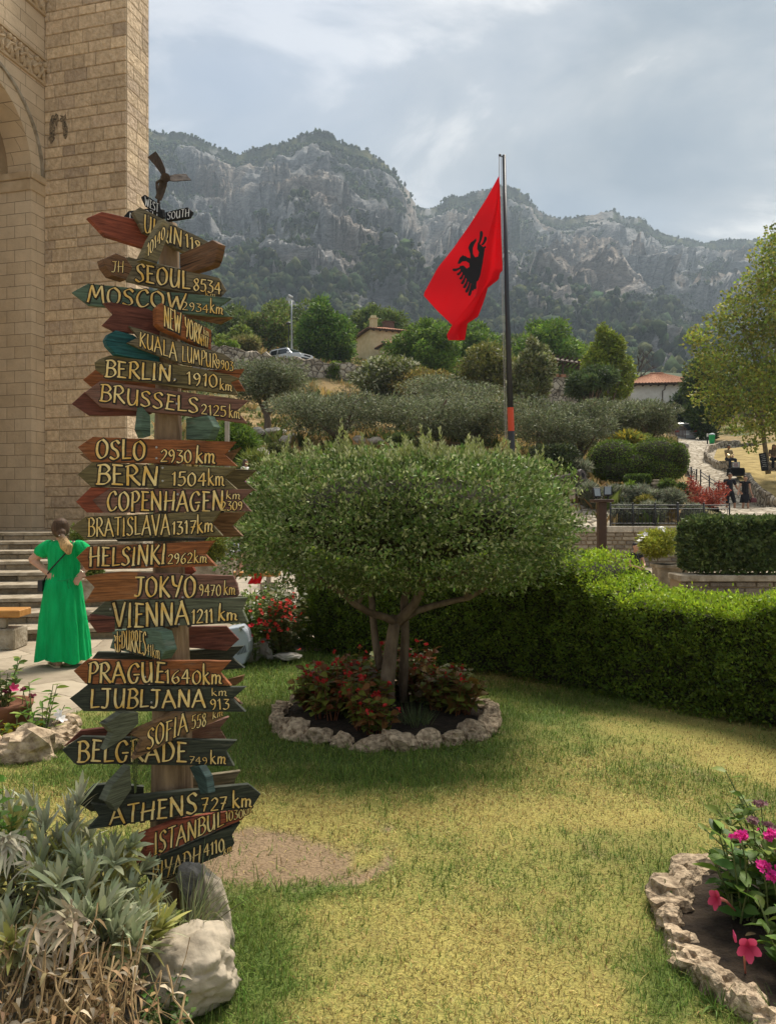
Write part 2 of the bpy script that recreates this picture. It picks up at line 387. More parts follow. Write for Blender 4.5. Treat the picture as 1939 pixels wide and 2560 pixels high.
vis = (TT < 1)*(PX > 330)*(PX < 1940) > 0; q1, q2_ = np.quantile(fld[vis], (.54, .71)); rock = sst(q1, q2_, fld)
rock = np.clip(rock, 0, 1)
for (bx, by, rx, ry, wgt) in [(720, 770, 75, 40, 1.0), (940, 760, 110, 60, .9), (960, 700, 80, 50, .8), (560, 500, 90, 30, .9), (1640, 900, 40, 90, 1.0)]:
    PY = CY-(zz-H)/Yg*F
    g = np.exp(-(((PX-bx)/rx)**2+((PY-by)/ry)**2)*1.2)*wgt; rock = np.clip(rock+g*sst(.25, .55, vf+.1), 0, 1)
rc = np.array([.140, .138, .135])*(1+1.9*(r3-.55)[..., None]+1.0*(l3-.5)[..., None]+.7*(vff-.5)[..., None]+.4*(vf-.5)[..., None])
warm = sst(.52, .68, vn)[..., None]*np.array([.05, .018, -.01]); rc = rc+warm
vc = np.array([.034, .048, .015])*(1+1.2*(vf-.5)[..., None])+np.array([.055, .035, .01])*sst(.5, .7, vf)[..., None]*sst(.1, .5, TT)[..., None]
mc = rc*rock[..., None]+vc*(1-rock[..., None])
idx = np.arange(NT*NPX).reshape(NT, NPX)
Fc = np.stack([idx[:-1, :-1], idx[:-1, 1:], idx[1:, 1:], idx[1:, :-1]], -1).reshape(-1, 4)
MOUNT = M('mountain_rock', (.62, .62, .62), (1.35, 1.35, 1.35), scale=.10, stretch=(1, 1, 3.2), attr=True, bump=1.0, bscale=.22, rough=1.0, detail=8, spec=.1)
for nd in MOUNT.node_tree.nodes:
    if nd.type == 'BUMP': nd.inputs['Distance'].default_value = 3.0
mountain = structure(link('mountain', mesh_np('mountain', np.stack([Xg.ravel(), Yg.ravel(), zz.ravel()], 1), Fc, mc.reshape(-1, 3).clip(.01, .9), False, [MOUNT])))
# trees of the mountain woods
rng = np.random.default_rng(5)
prob = ((1-rock)*(1-.75*sst(.5, .65, vf))*(TT > .015)*(TT < 1.02)*np.where(TT > .96, .8, 1)*np.where(TT < .45, 1.2, .95)).ravel(); prob *= (PX.ravel() > 250)*(PX.ravel() < 2050)*(Yg.ravel()/500)**0.6
prob /= prob.sum(); NF = 120000
pick = rng.choice(len(prob), NF, p=prob)
fx = Xg.ravel()[pick]+rng.normal(size=NF)*2; fy = Yg.ravel()[pick]+rng.normal(size=NF)*2; fz = zz.ravel()[pick]
ph = (1+5**.5)/2
ico = unit(np.array([(-1, ph, 0), (1, ph, 0), (-1, -ph, 0), (1, -ph, 0), (0, -1, ph), (0, 1, ph), (0, -1, -ph), (0, 1, -ph), (ph, 0, -1), (ph, 0, 1), (-ph, 0, -1), (-ph, 0, 1)], float))
icf = np.array([(0, 11, 5), (0, 5, 1), (0, 1, 7), (0, 7, 10), (0, 10, 11), (1, 5, 9), (5, 11, 4), (11, 10, 2), (10, 7, 6), (7, 1, 8), (3, 9, 4), (3, 4, 2), (3, 2, 6), (3, 6, 8), (3, 8, 9), (4, 9, 5), (2, 4, 11), (6, 2, 10), (8, 6, 7), (9, 8, 1)])
sz = rng.gamma(6, .29, NF)*(.8+.4*(TT.ravel()[pick] < .4))
off = ico[None]*(1+rng.normal(size=(NF, 12, 1))*.28)*sz[:, None, None]*np.array([1, 1, 1.25])
V = np.stack([fx, fy, fz+sz*.5], 1)[:, None]+off
fcol = jcol(NF, rng, (.034, .052, .018), .3, (.065, .072, .024), .25)
forest = link('forest', mesh_np('forest', V.reshape(-1, 3), (icf[None]+np.arange(NF)[:, None, None]*12).reshape(-1, 3), np.repeat(fcol, 12, 0), False, [M('wood_far', (.6, .6, .6), (1.3, 1.3, 1.3), scale=.5, attr=True, rough=1, spec=.05)]))
forest['kind'] = 'stuff'; tag(forest, 'dark green scrub and woodland covering the rocky mountainside', 'forest')

# ------------------------------------------------------------------ haze in the air
hz = MB(); hz.box((0, 900, 349), (5200, 2000, 702))
hme = hz.mesh('haze', bpy.data.materials.new('haze'))
hm = hme.materials[0]; hm.use_nodes = True; hm.node_tree.nodes.clear()
ho = hm.node_tree.nodes.new('ShaderNodeOutputMaterial'); hv = hm.node_tree.nodes.new('ShaderNodeVolumePrincipled')
hv.inputs['Color'].default_value = (.72, .86, 1.0, 1); hv.inputs['Density'].default_value = 0.00025; hv.inputs['Anisotropy'].default_value = 0.2
hm.node_tree.links.new(hv.outputs[0], ho.inputs['Volume'])
haze = link('haze', hme); haze['kind'] = 'stuff'; tag(haze, 'thin pale blue summer haze in the air before the mountains', 'haze')

# weeds, low scrub and tufts over the slope
rng = np.random.default_rng(88); n = 26000
Y = rng.uniform(24.6**.5, 120**.5, n)**2; X = rng.uniform(-.30, .62, n)*Y; z = gz(X, Y); nn = fbm(np.stack([X*.25, Y*.25, 0*X], 1), 3, 91)
k = (rng.random(n) < .25+1.2*(nn-.35)) & ~((X/Y*F+CX > 1690) & (Y < 80)); X, Y, z, nn = X[k], Y[k], z[k], nn[k]; n = len(X)
NB = 10; p = np.repeat(np.stack([X, Y, z], 1), NB, 0)+np.concatenate([rng.normal(size=(n*NB, 2))*.16, np.zeros((n*NB, 1))], 1); sc = np.repeat(rng.gamma(3, .10, n), NB)
d = unit(np.concatenate([rng.normal(size=(n*NB, 2))*.5, np.ones((n*NB, 1))], 1)); gre = np.repeat(rng.random(n) < .25+.9*(nn-.3), NB)
c = np.where(gre[:, None], jcol(n*NB, rng, (.12, .15, .035), .3), jcol(n*NB, rng, (.38, .28, .11), .25))
V, Fc, c = diamonds(p, d, unit(rng.normal(size=(n*NB, 3))), sc*rng.uniform(.6, 1.2, n*NB), sc*.28+.02, c)
slope_weeds = link('slope_weeds', mesh_np('slope_weeds', V, Fc, c, False, [GRASS])); slope_weeds['kind'] = 'stuff'; tag(slope_weeds, 'dry grass tufts and low weeds scattered over the slope', 'weeds')
# ------------------------------------------------------------------ the big stone building on the left
STONE = M('ashlar', (.82, .80, .78), (1.12, 1.12, 1.12), scale=9, attr=True, bump=1.0, bscale=13, rough=.95, spec=.15)
for nd in STONE.node_tree.nodes:
    if nd.type == 'BUMP': nd.inputs['Distance'].default_value = .05
MORTAR = M('mortar', (.30, .225, .14), (.36, .27, .17), scale=8, rough=1, bump=.5)
PALE = M('pale_stone', (.23, .185, .125), (.44, .38, .29), scale=5, rough=.95, bump=1.0, bscale=22, spec=.15)
def ashlar(mb, O, u, nrm, width, zs, lmin, lmax, rng, base=(.60, .455, .295), var=.085, proud=.018, gap=.006):
    O, u, nrm = Vector(O), Vector(u).normalized(), Vector(nrm).normalized()
    for k in range(len(zs)-1):
        z0, z1 = zs[k]+gap, zs[k+1]-gap; x = 0.0 if k % 2 else -rng.random()*lmax*.6
        while x < width-.01:
            L_ = lmin+(lmax-lmin)*rng.random()**1.3; a, b = max(x, 0)+gap, min(x+L_, width)-gap; x += L_
            if b-a < .03: continue
            t = rng.random(); c = np.array(base)*(1+var*rng.normal())
            if t < .18: c = c*np.array([.86, .86, .9])
            elif t > .8: c = c*np.array([1.12, 1.12, 1.1])
            pr = proud*(1+.5*rng.random()); bv = .012
            q = []
            for (xx, zz_, d) in ((a, z0, 0), (b, z0, 0), (b, z1, 0), (a, z1, 0)): q.append(O+u*xx+Vector((0, 0, zz_))+nrm*d)
            for (xx, zz_) in ((a+bv, z0+bv), (b-bv, z0+bv), (b-bv, z1-bv), (a+bv, z1-bv)): q.append(O+u*xx+Vector((0, 0, zz_))+nrm*pr)
            mb.add(q, [(4, 5, 6, 7), (0, 1, 5, 4), (1, 2, 6, 5), (2, 3, 7, 6), (3, 0, 4, 7)], 0, tuple(c))
def courses(z0, z1, lo, hi, rng):
    zs = [z0]
    while zs[-1] < z1: zs.append(zs[-1]+lo+(hi-lo)*rng.random())
    return zs
rg = np.random.default_rng(3)
PC = P(317, 1280, 17.0); PC.z = 0                                  # near corner of the pier
uL = Vector((-.967, .253, 0)); uB = Vector((.253, .967, 0))          # along the pier front (to the left), along its side (away)
building = thing('stone_building', 'tall building of tan stone blocks with an arched doorway, behind the steps', 'building', (PC.x, PC.y, 0))
QC = PC+uL*2.11
zs = courses(.3, 14.2, .20, .33, rg)
mb = MB()
ashlar(mb, PC+Vector((0, 0, 0)), uL, -uB, 2.11, zs, .28, .8, rg)
ashlar(mb, PC, uB, -uL, .88, zs, .35, .9, rg, base=(.63, .485, .325), proud=.006)
mb.build('block_facing', STONE, building, cols=True, fixn=False)
core = MB(); e_ = .002
core.hexa([PC+Vector((0, 0, 0)), PC+uB*.88, PC+uB*.88+uL*2.2, PC+uL*2.2]+[v+Vector((0, 0, 14.2)) for v in (PC, PC+uB*.88, PC+uB*.88+uL*2.2, PC+uL*2.2)])
core.hexa([PC+uB*1.002+uL*1.95, PC+uB*4+uL*1.95, PC+uB*4+uL*4.2, PC+uB*1.002+uL*4.2]+[v+Vector((0, 0, 14.2)) for v in (PC+uB*1.002+uL*1.95, PC+uB*4+uL*1.95, PC+uB*4+uL*4.2, PC+uB*1.002+uL*4.2)])
core.build('pier', MORTAR, building)
# damp stains on the pier (their own shape, dark crust)
CRUST = M('dark_crust', (.06, .048, .034), (.34, .25, .15), scale=26, rough=1)
st_ = MB()
for (px, py, w_, h_) in ((134, 320, 17, 56), (143, 302, 12, 30), (165, 320, 12, 58), (158, 298, 12, 16), (131, 345, 12, 26)):
    pts = []
    for i in range(14):
        a = 2*math.pi*i/14; rr = 1+.3*rg.normal()
        # point on the pier front
        px_, py_ = px+w_*.5*math.cos(a)*rr, py+h_*.5*math.sin(a)*(1+.15*rg.normal())
        kx = (px_-CX)/F; t = (PC.x-kx*PC.y)/(kx*uL.y-uL.x); q = PC+uL*t; z = H-(py_-CY)/F*q.y
        pts.append(q+Vector((0, 0, z))-uB*.030)
    st_.prism(pts, uB*.003)
st_.build('dark_stain', CRUST, building)
# wing with the arch: local x runs from the inner corner towards the camera, local y into the wing, local z up
wing_rz = math.atan2(-uB.y, -uB.x)
def brickmat(name, sc=1.0, c1=(.57, .435, .28), c2=(.66, .515, .345)):
    m = bpy.data.materials.new(name); m.use_nodes = True; nt = m.node_tree; N = nt.nodes.new; L = nt.links.new
    b = nt.nodes['Principled BSDF']; b.inputs['Roughness'].default_value = .95; b.inputs['Specular IOR Level'].default_value = .15
    tc = N('ShaderNodeTexCoord'); sp = N('ShaderNodeSeparateXYZ'); L(tc.outputs['Object'], sp.inputs[0])
    ad = N('ShaderNodeMath'); ad.operation = 'ADD'; L(sp.outputs[0], ad.inputs[0]); L(sp.outputs[1], ad.inputs[1])
    cb = N('ShaderNodeCombineXYZ'); L(ad.outputs[0], cb.inputs[0]); L(sp.outputs[2], cb.inputs[1])
    br = N('ShaderNodeTexBrick'); br.inputs['Scale'].default_value = sc; br.inputs['Brick Width'].default_value = .62; br.inputs['Row Height'].default_value = .27
    br.inputs['Mortar Size'].default_value = .006; br.inputs['Mortar Smooth'].default_value = .3; br.inputs['Bias'].default_value = 0; br.offset = .42; br.squash = .8
    br.inputs['Color1'].default_value = (*c1, 1); br.inputs['Color2'].default_value = (*c2, 1); br.inputs['Mortar'].default_value = (.27, .20, .125, 1)
    L(cb.outputs[0], br.inputs[0])
    n = N('ShaderNodeTexNoise'); n.inputs['Scale'].default_value = 2.5; n.inputs['Detail'].default_value = 6; L(tc.outputs['Object'], n.inputs[0])
    mr = N('ShaderNodeMapRange'); mr.inputs[3].default_value = .75; mr.inputs[4].default_value = 1.2; L(n.outputs[0], mr.inputs[0])
    hs = N('ShaderNodeHueSaturation'); L(mr.outputs[0], hs.inputs['Value']); L(br.outputs[0], hs.inputs['Color']); L(hs.outputs[0], b.inputs['Base Color'])
    n3 = N('ShaderNodeTexNoise'); n3.inputs['Scale'].default_value = 16; n3.inputs['Detail'].default_value = 4; L(tc.outputs['Object'], n3.inputs[0])
    mm = N('ShaderNodeMath'); mm.operation = 'MULTIPLY_ADD'; mm.inputs[1].default_value = -.8; L(br.outputs['Fac'], mm.inputs[0]); L(n3.outputs[0], mm.inputs[2])
    bp = N('ShaderNodeBump'); bp.inputs['Strength'].default_value = .8; bp.inputs['Distance'].default_value = .02; L(mm.outputs[0], bp.inputs['Height']); L(bp.outputs[0], b.inputs['Normal'])
    return m
WALLM = brickmat('wing_masonry')
def wing_obj(name, mb_, mat_, **k):
    o = link(name, mb_.mesh(name, mat_, (0, 0, 0), **k), building, QC-PC); o.rotation_euler = (0, 0, wing_rz); return o
# local frame: x towards the camera along the wall, y = rot90(x) ; find which way is outside (towards the right face, -uL direction)
yloc = Vector((-math.sin(wing_rz), math.cos(wing_rz), 0)); OUT = 1 if yloc.dot(-uL) > 0 else -1
RAD, X0, ZSP, DEP = 1.62, .44, 9.28, 1.9
def wy(d): return OUT*d                                                 # d > 0: outside the wall plane
xc = X0+RAD; n_ = 28
arc = [(xc-RAD*math.cos(math.pi*i/n_), ZSP+RAD*math.sin(math.pi*i/n_)) for i in range(n_+1)]
mw = MB()
for i in range(n_):                                                     # spandrel above the arch
    (x1, z1), (x2, z2) = arc[i], arc[i+1]
    mw.add([(x1, 0, z1), (x2, 0, z2), (x2, 0, 14.2), (x1, 0, 14.2)], [(0, 1, 2, 3)])
for (xa, xb) in ((0, X0), (xc+RAD, 9.0)):
    mw.add([(xa, 0, 0), (xb, 0, 0), (xb, 0, 14.2), (xa, 0, 14.2)], [(0, 1, 2, 3)])
for i in range(n_):                                                     # soffit
    (x1, z1), (x2, z2) = arc[i], arc[i+1]
    mw.add([(x1, 0, z1), (x2, 0, z2), (x2, wy(-DEP), z2), (x1, wy(-DEP), z1)], [(0, 1, 2, 3)])
for xa in (X0, xc+RAD):                                                 # reveals
    mw.add([(xa, 0, 0), (xa, 0, ZSP), (xa, wy(-DEP-1), ZSP), (xa, wy(-DEP-1), 0)], [(0, 1, 2, 3)])
mw.add([(0, 0, 14.2), (9, 0, 14.2), (9, wy(-4), 14.2), (0, wy(-4), 14.2)], [(0, 1, 2, 3)])
mw.add([(0, wy(-DEP-1), 0), (9, wy(-DEP-1), 0), (9, wy(-DEP-1), ZSP), (0, wy(-DEP-1), ZSP)], [(0, 1, 2, 3)])
wing_obj('arch_wall', mw, WALLM, fixn=False)
ty = MB(); ty.add([(x, wy(-.62), z) for x, z in arc]+[], [tuple(range(n_+1))]); ty.add([(X0+.02, wy(-.62), ZSP), (X0+.02, wy(-.62), ZSP), (xc+RAD, wy(-.62), ZSP)], [(0, 1, 2)])
wing_obj('tympanum', ty, M('tympanum_plaster', (.26, .18, .10), (.32, .23, .13), scale=2, rough=.95, bump=.3), fixn=False)
mo = MB()                                                               # raised archivolt moulding
for i in range(n_):
    for (r1, r2, pr) in ((.30, .36, .05),):
        def q_(j, r): 
            a = math.pi*j/n_; return (xc-(RAD+r)*math.cos(a), ZSP+(RAD+r)*math.sin(a))
        a1, a2, b1, b2 = q_(i, r1), q_(i+1, r1), q_(i, r2), q_(i+1, r2)
        mo.add([(a1[0], 0, a1[1]), (a2[0], 0, a2[1]), (b2[0], 0, b2[1]), (b1[0], 0, b1[1])]+[(a1[0], wy(pr), a1[1]), (a2[0], wy(pr), a2[1]), (b2[0], wy(pr), b2[1]), (b1[0], wy(pr), b1[1])], [(4, 5, 6, 7), (0, 1, 5, 4), (2, 3, 7, 6)])
wing_obj('archivolt', mo, PALE, fixn=False)
SM = M('smooth_stone', (.45, .325, .19), (.56, .42, .26), scale=3, rough=.9, bump=.4, bscale=20)
im = MB()                                                               # impost cornice round the jamb
for (z0, z1, pr) in ((ZSP-.16, ZSP+.0, .06), (ZSP-.42, ZSP-.17, .03)):
    im.box(((X0+.03)/2+.0, wy(pr/2-.002), (z0+z1)/2), (X0+.06, pr, z1-z0))
    im.box((X0+pr/2, wy(-DEP/2), (z0+z1)/2), (pr, DEP-.01, z1-z0))
wing_obj('impost', im, SM, bevel=.015)
# carved friezes: rows of little figures between two fillets
fz_ = MB(); rr = np.random.default_rng(8)
def frieze(za, zb):
    for z in (za, zb): fz_.box((4.5, wy(.025), z), (9, .05, .06))
    x = .12
    while x < 4.2:
        w_ = .16+.1*rr.random(); hgt = (zb-za)
        cz = (za+zb)/2
        fz_.ball((x, wy(.0), cz-hgt*.10), (w_*.5, .085, hgt*.30), n=10)
        fz_.ball((x+.05*rr.normal(), wy(.03), cz+hgt*.26), (w_*.28, .075, hgt*.13), n=8)
        fz_.tube([(x-w_*.5, wy(.05), cz+hgt*.1), (x+w_*.1, wy(.07), cz+hgt*.0), (x+w_*.5, wy(.05), cz+hgt*.2*rr.normal())], .035, 6)
        fz_.tube([(x, wy(.05), cz-hgt*.15), (x-w_*.3*rr.normal(), wy(.07), cz-hgt*.3), (x-w_*.2, wy(.04), cz-hgt*.46)], .04, 6)
        x += w_*1.05
frieze(11.42, 11.98); frieze(13.0, 13.55)
wing_obj('frieze', fz_, SM, smooth=False, fixn=True)

# ------------------------------------------------------------------ stone seating steps in front of the building
steps = thing('stone_steps', 'long pale stone seating steps climbing to the foot of the tan building', 'steps', (-4.5, 12, 0))
sm_, sc_ = MB(), MB(); NST = 9; RISE, RUN = .145, .60; Y0 = 10.15
du = Vector((.985, .17, 0)).normalized(); dn = Vector((-.17, .985, 0)).normalized()
for k in range(NST):
    o = Vector((-10.5, Y0-1.0, 0))+dn*(RUN*k); z0 = k*RISE; wd = 7.7-.14*k
    zt = z0+RISE
    ashlar(sm_, o+dn*.05, du, -dn, wd, [z0-.02, zt-.05], .35, .9, rg, base=(.30, .24, .16), var=.22, proud=.012)
    a, b = o, o+du*wd
    sc_.hexa([a+dn*.0+Vector((0, 0, zt-.05)), b+dn*.0+Vector((0, 0, zt-.05)), b+dn*(RUN+.10)+Vector((0, 0, zt-.05)), a+dn*(RUN+.1)+Vector((0, 0, zt-.05)),
              a+Vector((0, 0, zt)), b+Vector((0, 0, zt)), b+dn*(RUN+.1)+Vector((0, 0, zt)), a+dn*(RUN+.1)+Vector((0, 0, zt))])
    sc_.hexa([a+dn*.06+Vector((0, 0, -.1)), b+dn*.06+Vector((0, 0, -.1)), b+dn*(RUN+.05)+Vector((0, 0, -.1)), a+dn*(RUN+.05)+Vector((0, 0, -.1)),
              a+dn*.06+Vector((0, 0, zt-.06)), b+dn*.06+Vector((0, 0, zt-.06)), b+dn*(RUN+.05)+Vector((0, 0, zt-.06)), a+dn*(RUN+.05)+Vector((0, 0, zt-.06))])
zt = NST*RISE; o = Vector((-10.5, Y0-1.0, 0))+dn*(RUN*NST)
sc_.hexa([o+Vector((0, 0, .1)), o+du*6.4+Vector((0, 0, .1)), o+du*6.4+dn*9+Vector((0, 0, .1)), o+dn*9+Vector((0, 0, .1))]+[v+Vector((0, 0, zt-.012)) for v in (o, o+du*6.4, o+du*6.4+dn*9, o+dn*9)])
sm_.build('riser_blocks', STONE, steps, cols=True, fixn=False)
sc_.build('treads', PALE, steps)

# ------------------------------------------------------------------ patio of flagstones
def voromat(name, scale, stone1, stone2, joint, jw=.03, bump=.5, stretch=(1, 1, 1), dist=.02, fine=14, jit=1.0):
    m = bpy.data.materials.new(name); m.use_nodes = True; nt = m.node_tree; N = nt.nodes.new; L = nt.links.new
    b = nt.nodes['Principled BSDF']; b.inputs['Roughness'].default_value = .92; b.inputs['Specular IOR Level'].default_value = .2
    tc = N('ShaderNodeTexCoord'); mp = N('ShaderNodeMapping'); mp.inputs['Scale'].default_value = stretch; L(tc.outputs['Object'], mp.inputs[0])
    nz = N('ShaderNodeTexNoise'); nz.inputs['Scale'].default_value = scale*1.4; nz.inputs['Detail'].default_value = 3; L(mp.outputs[0], nz.inputs[0])
    va = N('ShaderNodeVectorMath'); va.operation = 'MULTIPLY_ADD'; va.inputs[1].default_value = (.35/scale,)*3; L(nz.outputs[1], va.inputs[0]); L(mp.outputs[0], va.inputs[2])
    vo = N('ShaderNodeTexVoronoi'); vo.feature = 'DISTANCE_TO_EDGE'; vo.inputs['Scale'].default_value = scale; vo.inputs['Randomness'].default_value = jit; L(va.outputs[0], vo.inputs[0])
    vc = N('ShaderNodeTexVoronoi'); vc.inputs['Scale'].default_value = scale; vc.inputs['Randomness'].default_value = jit; L(va.outputs[0], vc.inputs[0])
    sp = N('ShaderNodeSeparateColor'); L(vc.outputs['Color'], sp.inputs[0])
    n2 = N('ShaderNodeTexNoise'); n2.inputs['Scale'].default_value = fine; n2.inputs['Detail'].default_value = 6; L(tc.outputs['Object'], n2.inputs[0])
    ad = N('ShaderNodeMath'); ad.operation = 'MULTIPLY_ADD'; ad.inputs[1].default_value = .8; L(n2.outputs[0], ad.inputs[0])
    m2 = N('ShaderNodeMath'); m2.operation = 'MULTIPLY'; m2.inputs[1].default_value = .5; L(sp.outputs[0], m2.inputs[0]); L(m2.outputs[0], ad.inputs[2])
    r = N('ShaderNodeValToRGB'); r.color_ramp.elements[0].position = .3; r.color_ramp.elements[1].position = .95; r.color_ramp.elements[0].color = (*stone1, 1); r.color_ramp.elements[1].color = (*stone2, 1); L(ad.outputs[0], r.inputs[0])
    j = N('ShaderNodeMapRange'); j.inputs[1].default_value = 0; j.inputs[2].default_value = jw; j.interpolation_type = 'SMOOTHSTEP'; L(vo.outputs[0], j.inputs[0])
    mx = N('ShaderNodeMix'); mx.data_type = 'RGBA'; mx.inputs[6].default_value = (*joint, 1); L(r.outputs[0], mx.inputs[7]); L(j.outputs[0], mx.inputs[0]); L(mx.outputs[2], b.inputs['Base Color'])
    j2 = N('ShaderNodeMapRange'); j2.inputs[1].default_value = 0; j2.inputs[2].default_value = max(jw*2.5, .12); L(vo.outputs[0], j2.inputs[0])
    hh_ = N('ShaderNodeMath'); hh_.operation = 'MULTIPLY_ADD'; hh_.inputs[1].default_value = .35; L(n2.outputs[0], hh_.inputs[0]); L(j2.outputs[0], hh_.inputs[2])
    bp = N('ShaderNodeBump'); bp.inputs['Strength'].default_value = bump; bp.inputs['Distance'].default_value = dist; L(hh_.outputs[0], bp.inputs['Height']); L(bp.outputs[0], b.inputs['Normal'])
    return m
FLAGS = voromat('flagstones', 1.1, (.25, .20, .14), (.42, .35, .255), (.17, .135, .09), jw=.014, bump=.6, dist=.03, fine=6)
pa = MB(); pa.add([(-14, -3, 0), (-1.2, -3, 0), (-1.2, 11.8, 0), (-14, 11.8, 0)], [(0, 1, 2, 3)])
structure(pa.build('patio', FLAGS, None, (0, 0, 0), fixn=False))
pl = MB(); pl.add([(-1.2, 9.2, -.004), (26, 9.2, -.004), (26, 24.0, -.004), (-1.2, 24.0, -.004)], [(0, 1, 2, 3)])
structure(pl.build('plaza', FLAGS, None, (0, 0, 0), fixn=False))
# ------------------------------------------------------------------ hand painted lettering: brush strokes in a box 0..1 (x), 0..1 (y)
# '~' in front of a stroke: smooth curve
_G = {
'A': (.80, ['0,0 .42,1.02', '.38,1 .8,-.02', '.12,.34 .68,.38']),
'B': (.62, ['.08,0 .16,1', '~.02,.98 .4,1.02 .6,.8 .42,.58 .14,.54', '~.14,.54 .5,.52 .64,.26 .42,.02 -.02,0']),
'C': (.66, ['~.62,.82 .48,1 .2,.86 .04,.45 .2,.04 .45,.02 .66,.2']),
'D': (.70, ['.08,0 .16,1', '~.0,.98 .42,1 .68,.6 .5,.12 .04,0']),
'E': (.56, ['.1,0 .16,1', '.06,1 .56,.96', '.12,.53 .46,.55', '.0,.02 .54,.0']),
'F': (.54, ['.1,-.02 .16,1', '.06,1 .56,.97', '.12,.53 .46,.56']),
'G': (.72, ['~.66,.82 .48,1 .2,.86 .04,.45 .2,.04 .48,.02 .62,.3', '.38,.42 .72,.44']),
'H': (.74, ['.08,0 .12,1', '.62,0 .68,1', '.0,.48 .74,.54']),
'I': (.26, ['.1,0 .16,1', '.02,.0 .2,.02']),
'J': (.60, ['~.42,.98 .40,.4 .28,.04 .0,.06', '.06,.98 .62,.98']),
'K': (.66, ['.1,0 .14,1', '.62,.98 .14,.46', '~.2,.5 .42,.26 .68,.0']),
'L': (.54, ['.12,1 .08,.02', '.04,.02 .56,.06']),
'M': (.90, ['.02,0 .2,1', '.2,1 .44,.3', '.42,.3 .72,1', '.72,1 .88,0']),
'N': (.74, ['.06,0 .1,1', '.08,1 .64,.0', '.64,0 .68,1']),
'O': (.72, ['~.38,1 .1,.8 .06,.3 .3,.0 .62,.2 .66,.72 .38,1']),
'P': (.58, ['.1,-.02 .16,1', '~.04,.96 .4,1.04 .6,.78 .42,.5 .14,.46']),
'Q': (.72, ['~.38,1 .1,.8 .06,.3 .3,.0 .62,.2 .66,.72 .38,1', '.4,.2 .76,-.1']),
'R': (.66, ['.08,-.02 .14,1', '~.02,.96 .38,1.04 .58,.78 .4,.54 .12,.5', '~.26,.5 .44,.26 .7,.0']),
'S': (.58, ['~.56,.86 .38,1.0 .12,.86 .16,.62 .42,.44 .5,.16 .26,.0 .0,.1']),
'T': (.58, ['.28,0 .32,1', '.0,.98 .62,1.0']),
'U': (.70, ['~.1,1 .08,.4 .2,.04 .44,.06 .6,.4', '.62,1 .62,.0']),
'V': (.70, ['.02,1 .34,0', '.34,0 .72,1.02']),
'W': (1.0, ['.02,1 .24,0', '.24,0 .5,.8', '.5,.8 .7,0', '.7,0 1.0,1.02']),
'Y': (.66, ['~.04,1 .12,.6 .36,.5', '.66,1 .28,-.02']),
'0': (.58, ['~.3,1 .06,.7 .08,.2 .3,.0 .52,.25 .52,.75 .3,1']),
'1': (.30, ['.2,0 .2,1', '.2,1 .02,.8']),
'2': (.56, ['~.06,.8 .28,1 .5,.8 .36,.44 .04,.04', '.04,.03 .58,.06']),
'3': (.52, ['.06,.98 .5,.96', '.48,.96 .2,.6', '~.2,.6 .48,.48 .46,.14 .22,.0 .02,.08']),
'4': (.58, ['.4,0 .42,1', '.38,.98 .02,.36', '.02,.36 .6,.38']),
'5': (.54, ['.14,.98 .54,1', '.14,.98 .1,.58', '~.1,.58 .4,.62 .5,.3 .3,.02 .02,.06']),
'6': (.54, ['~.48,1 .18,.7 .06,.28 .26,.0 .5,.2 .38,.5 .1,.34']),
'7': (.52, ['.02,.97 .52,1', '.5,1 .16,0', '.1,.5 .46,.52']),
'8': (.54, ['~.46,.86 .26,1 .08,.8 .28,.55 .5,.28 .28,.0 .06,.22 .26,.5 .46,.8']),
'9': (.52, ['~.46,.72 .24,.5 .06,.74 .26,1 .46,.78 .42,.3 .24,.0']),
'k': (.60, ['.1,0 .16,1.1', '.52,.66 .14,.36', '~.22,.4 .36,.2 .6,.0']),
'm': (.86, ['.06,0 .1,.62', '~.1,.44 .28,.64 .4,.5 .38,.0', '~.4,.44 .6,.64 .74,.48 .7,.1 .86,.0']),
'n': (.58, ['.06,0 .1,.62', '~.1,.44 .32,.64 .48,.48 .46,.0']),
'.': (.2, ['.06,.02 .14,.06']),
'@': (.9, ['.45,-.1 .45,.95', '~.1,.3 .2,-.02 .45,-.1 .7,-.02 .8,.3', '.3,.7 .6,.7', '~.05,.75 .2,.6 .1,.45', '~.85,.75 .7,.6 .8,.45']),
}
def _curve(pts, n=7):
    out_ = []
    for i in range(len(pts)-1):
        p0 = pts[max(i-1, 0)]; p1 = pts[i]; p2 = pts[i+1]; p3 = pts[min(i+2, len(pts)-1)]
        for k in range(n):
            t = k/n
            out_.append(tuple(.5*((2*p1[j])+(-p0[j]+p2[j])*t+(2*p0[j]-5*p1[j]+4*p2[j]-p3[j])*t*t+(-p0[j]+3*p1[j]-3*p2[j]+p3[j])*t**3) for j in (0, 1)))
    return out_+[pts[-1]]
def glyph_strokes(text, rnd):
    "list of strokes in text space: x from 0 to 1 over the whole text, y 0..1"
    x = 0; res = []
    for ch in text:
        if ch == ' ': x += .42; continue
        w_, st = _G[ch]; sl = .05*rnd.uniform(-1, 1.2); hs = rnd.uniform(.96, 1.05); dy = rnd.uniform(-.03, .03)
        for s_ in st:
            cv = s_.startswith('~'); pts = [tuple(float(v) for v in q.split(',')) for q in s_.lstrip('~').split()]
            if cv: pts = _curve(pts)
            else: pts = [(pts[0][0]+(pts[1][0]-pts[0][0])*k/4+(.012*math.sin(k*1.7+x*9) if 0 < k < 4 else 0), pts[0][1]+(pts[1][1]-pts[0][1])*k/4) for k in range(5)]
            res.append([(x+px+sl*py, dy+py*hs) for px, py in pts])
        x += w_+.15
    x -= .15
    return [[(px/x, py) for px, py in s_] for s_ in res], x
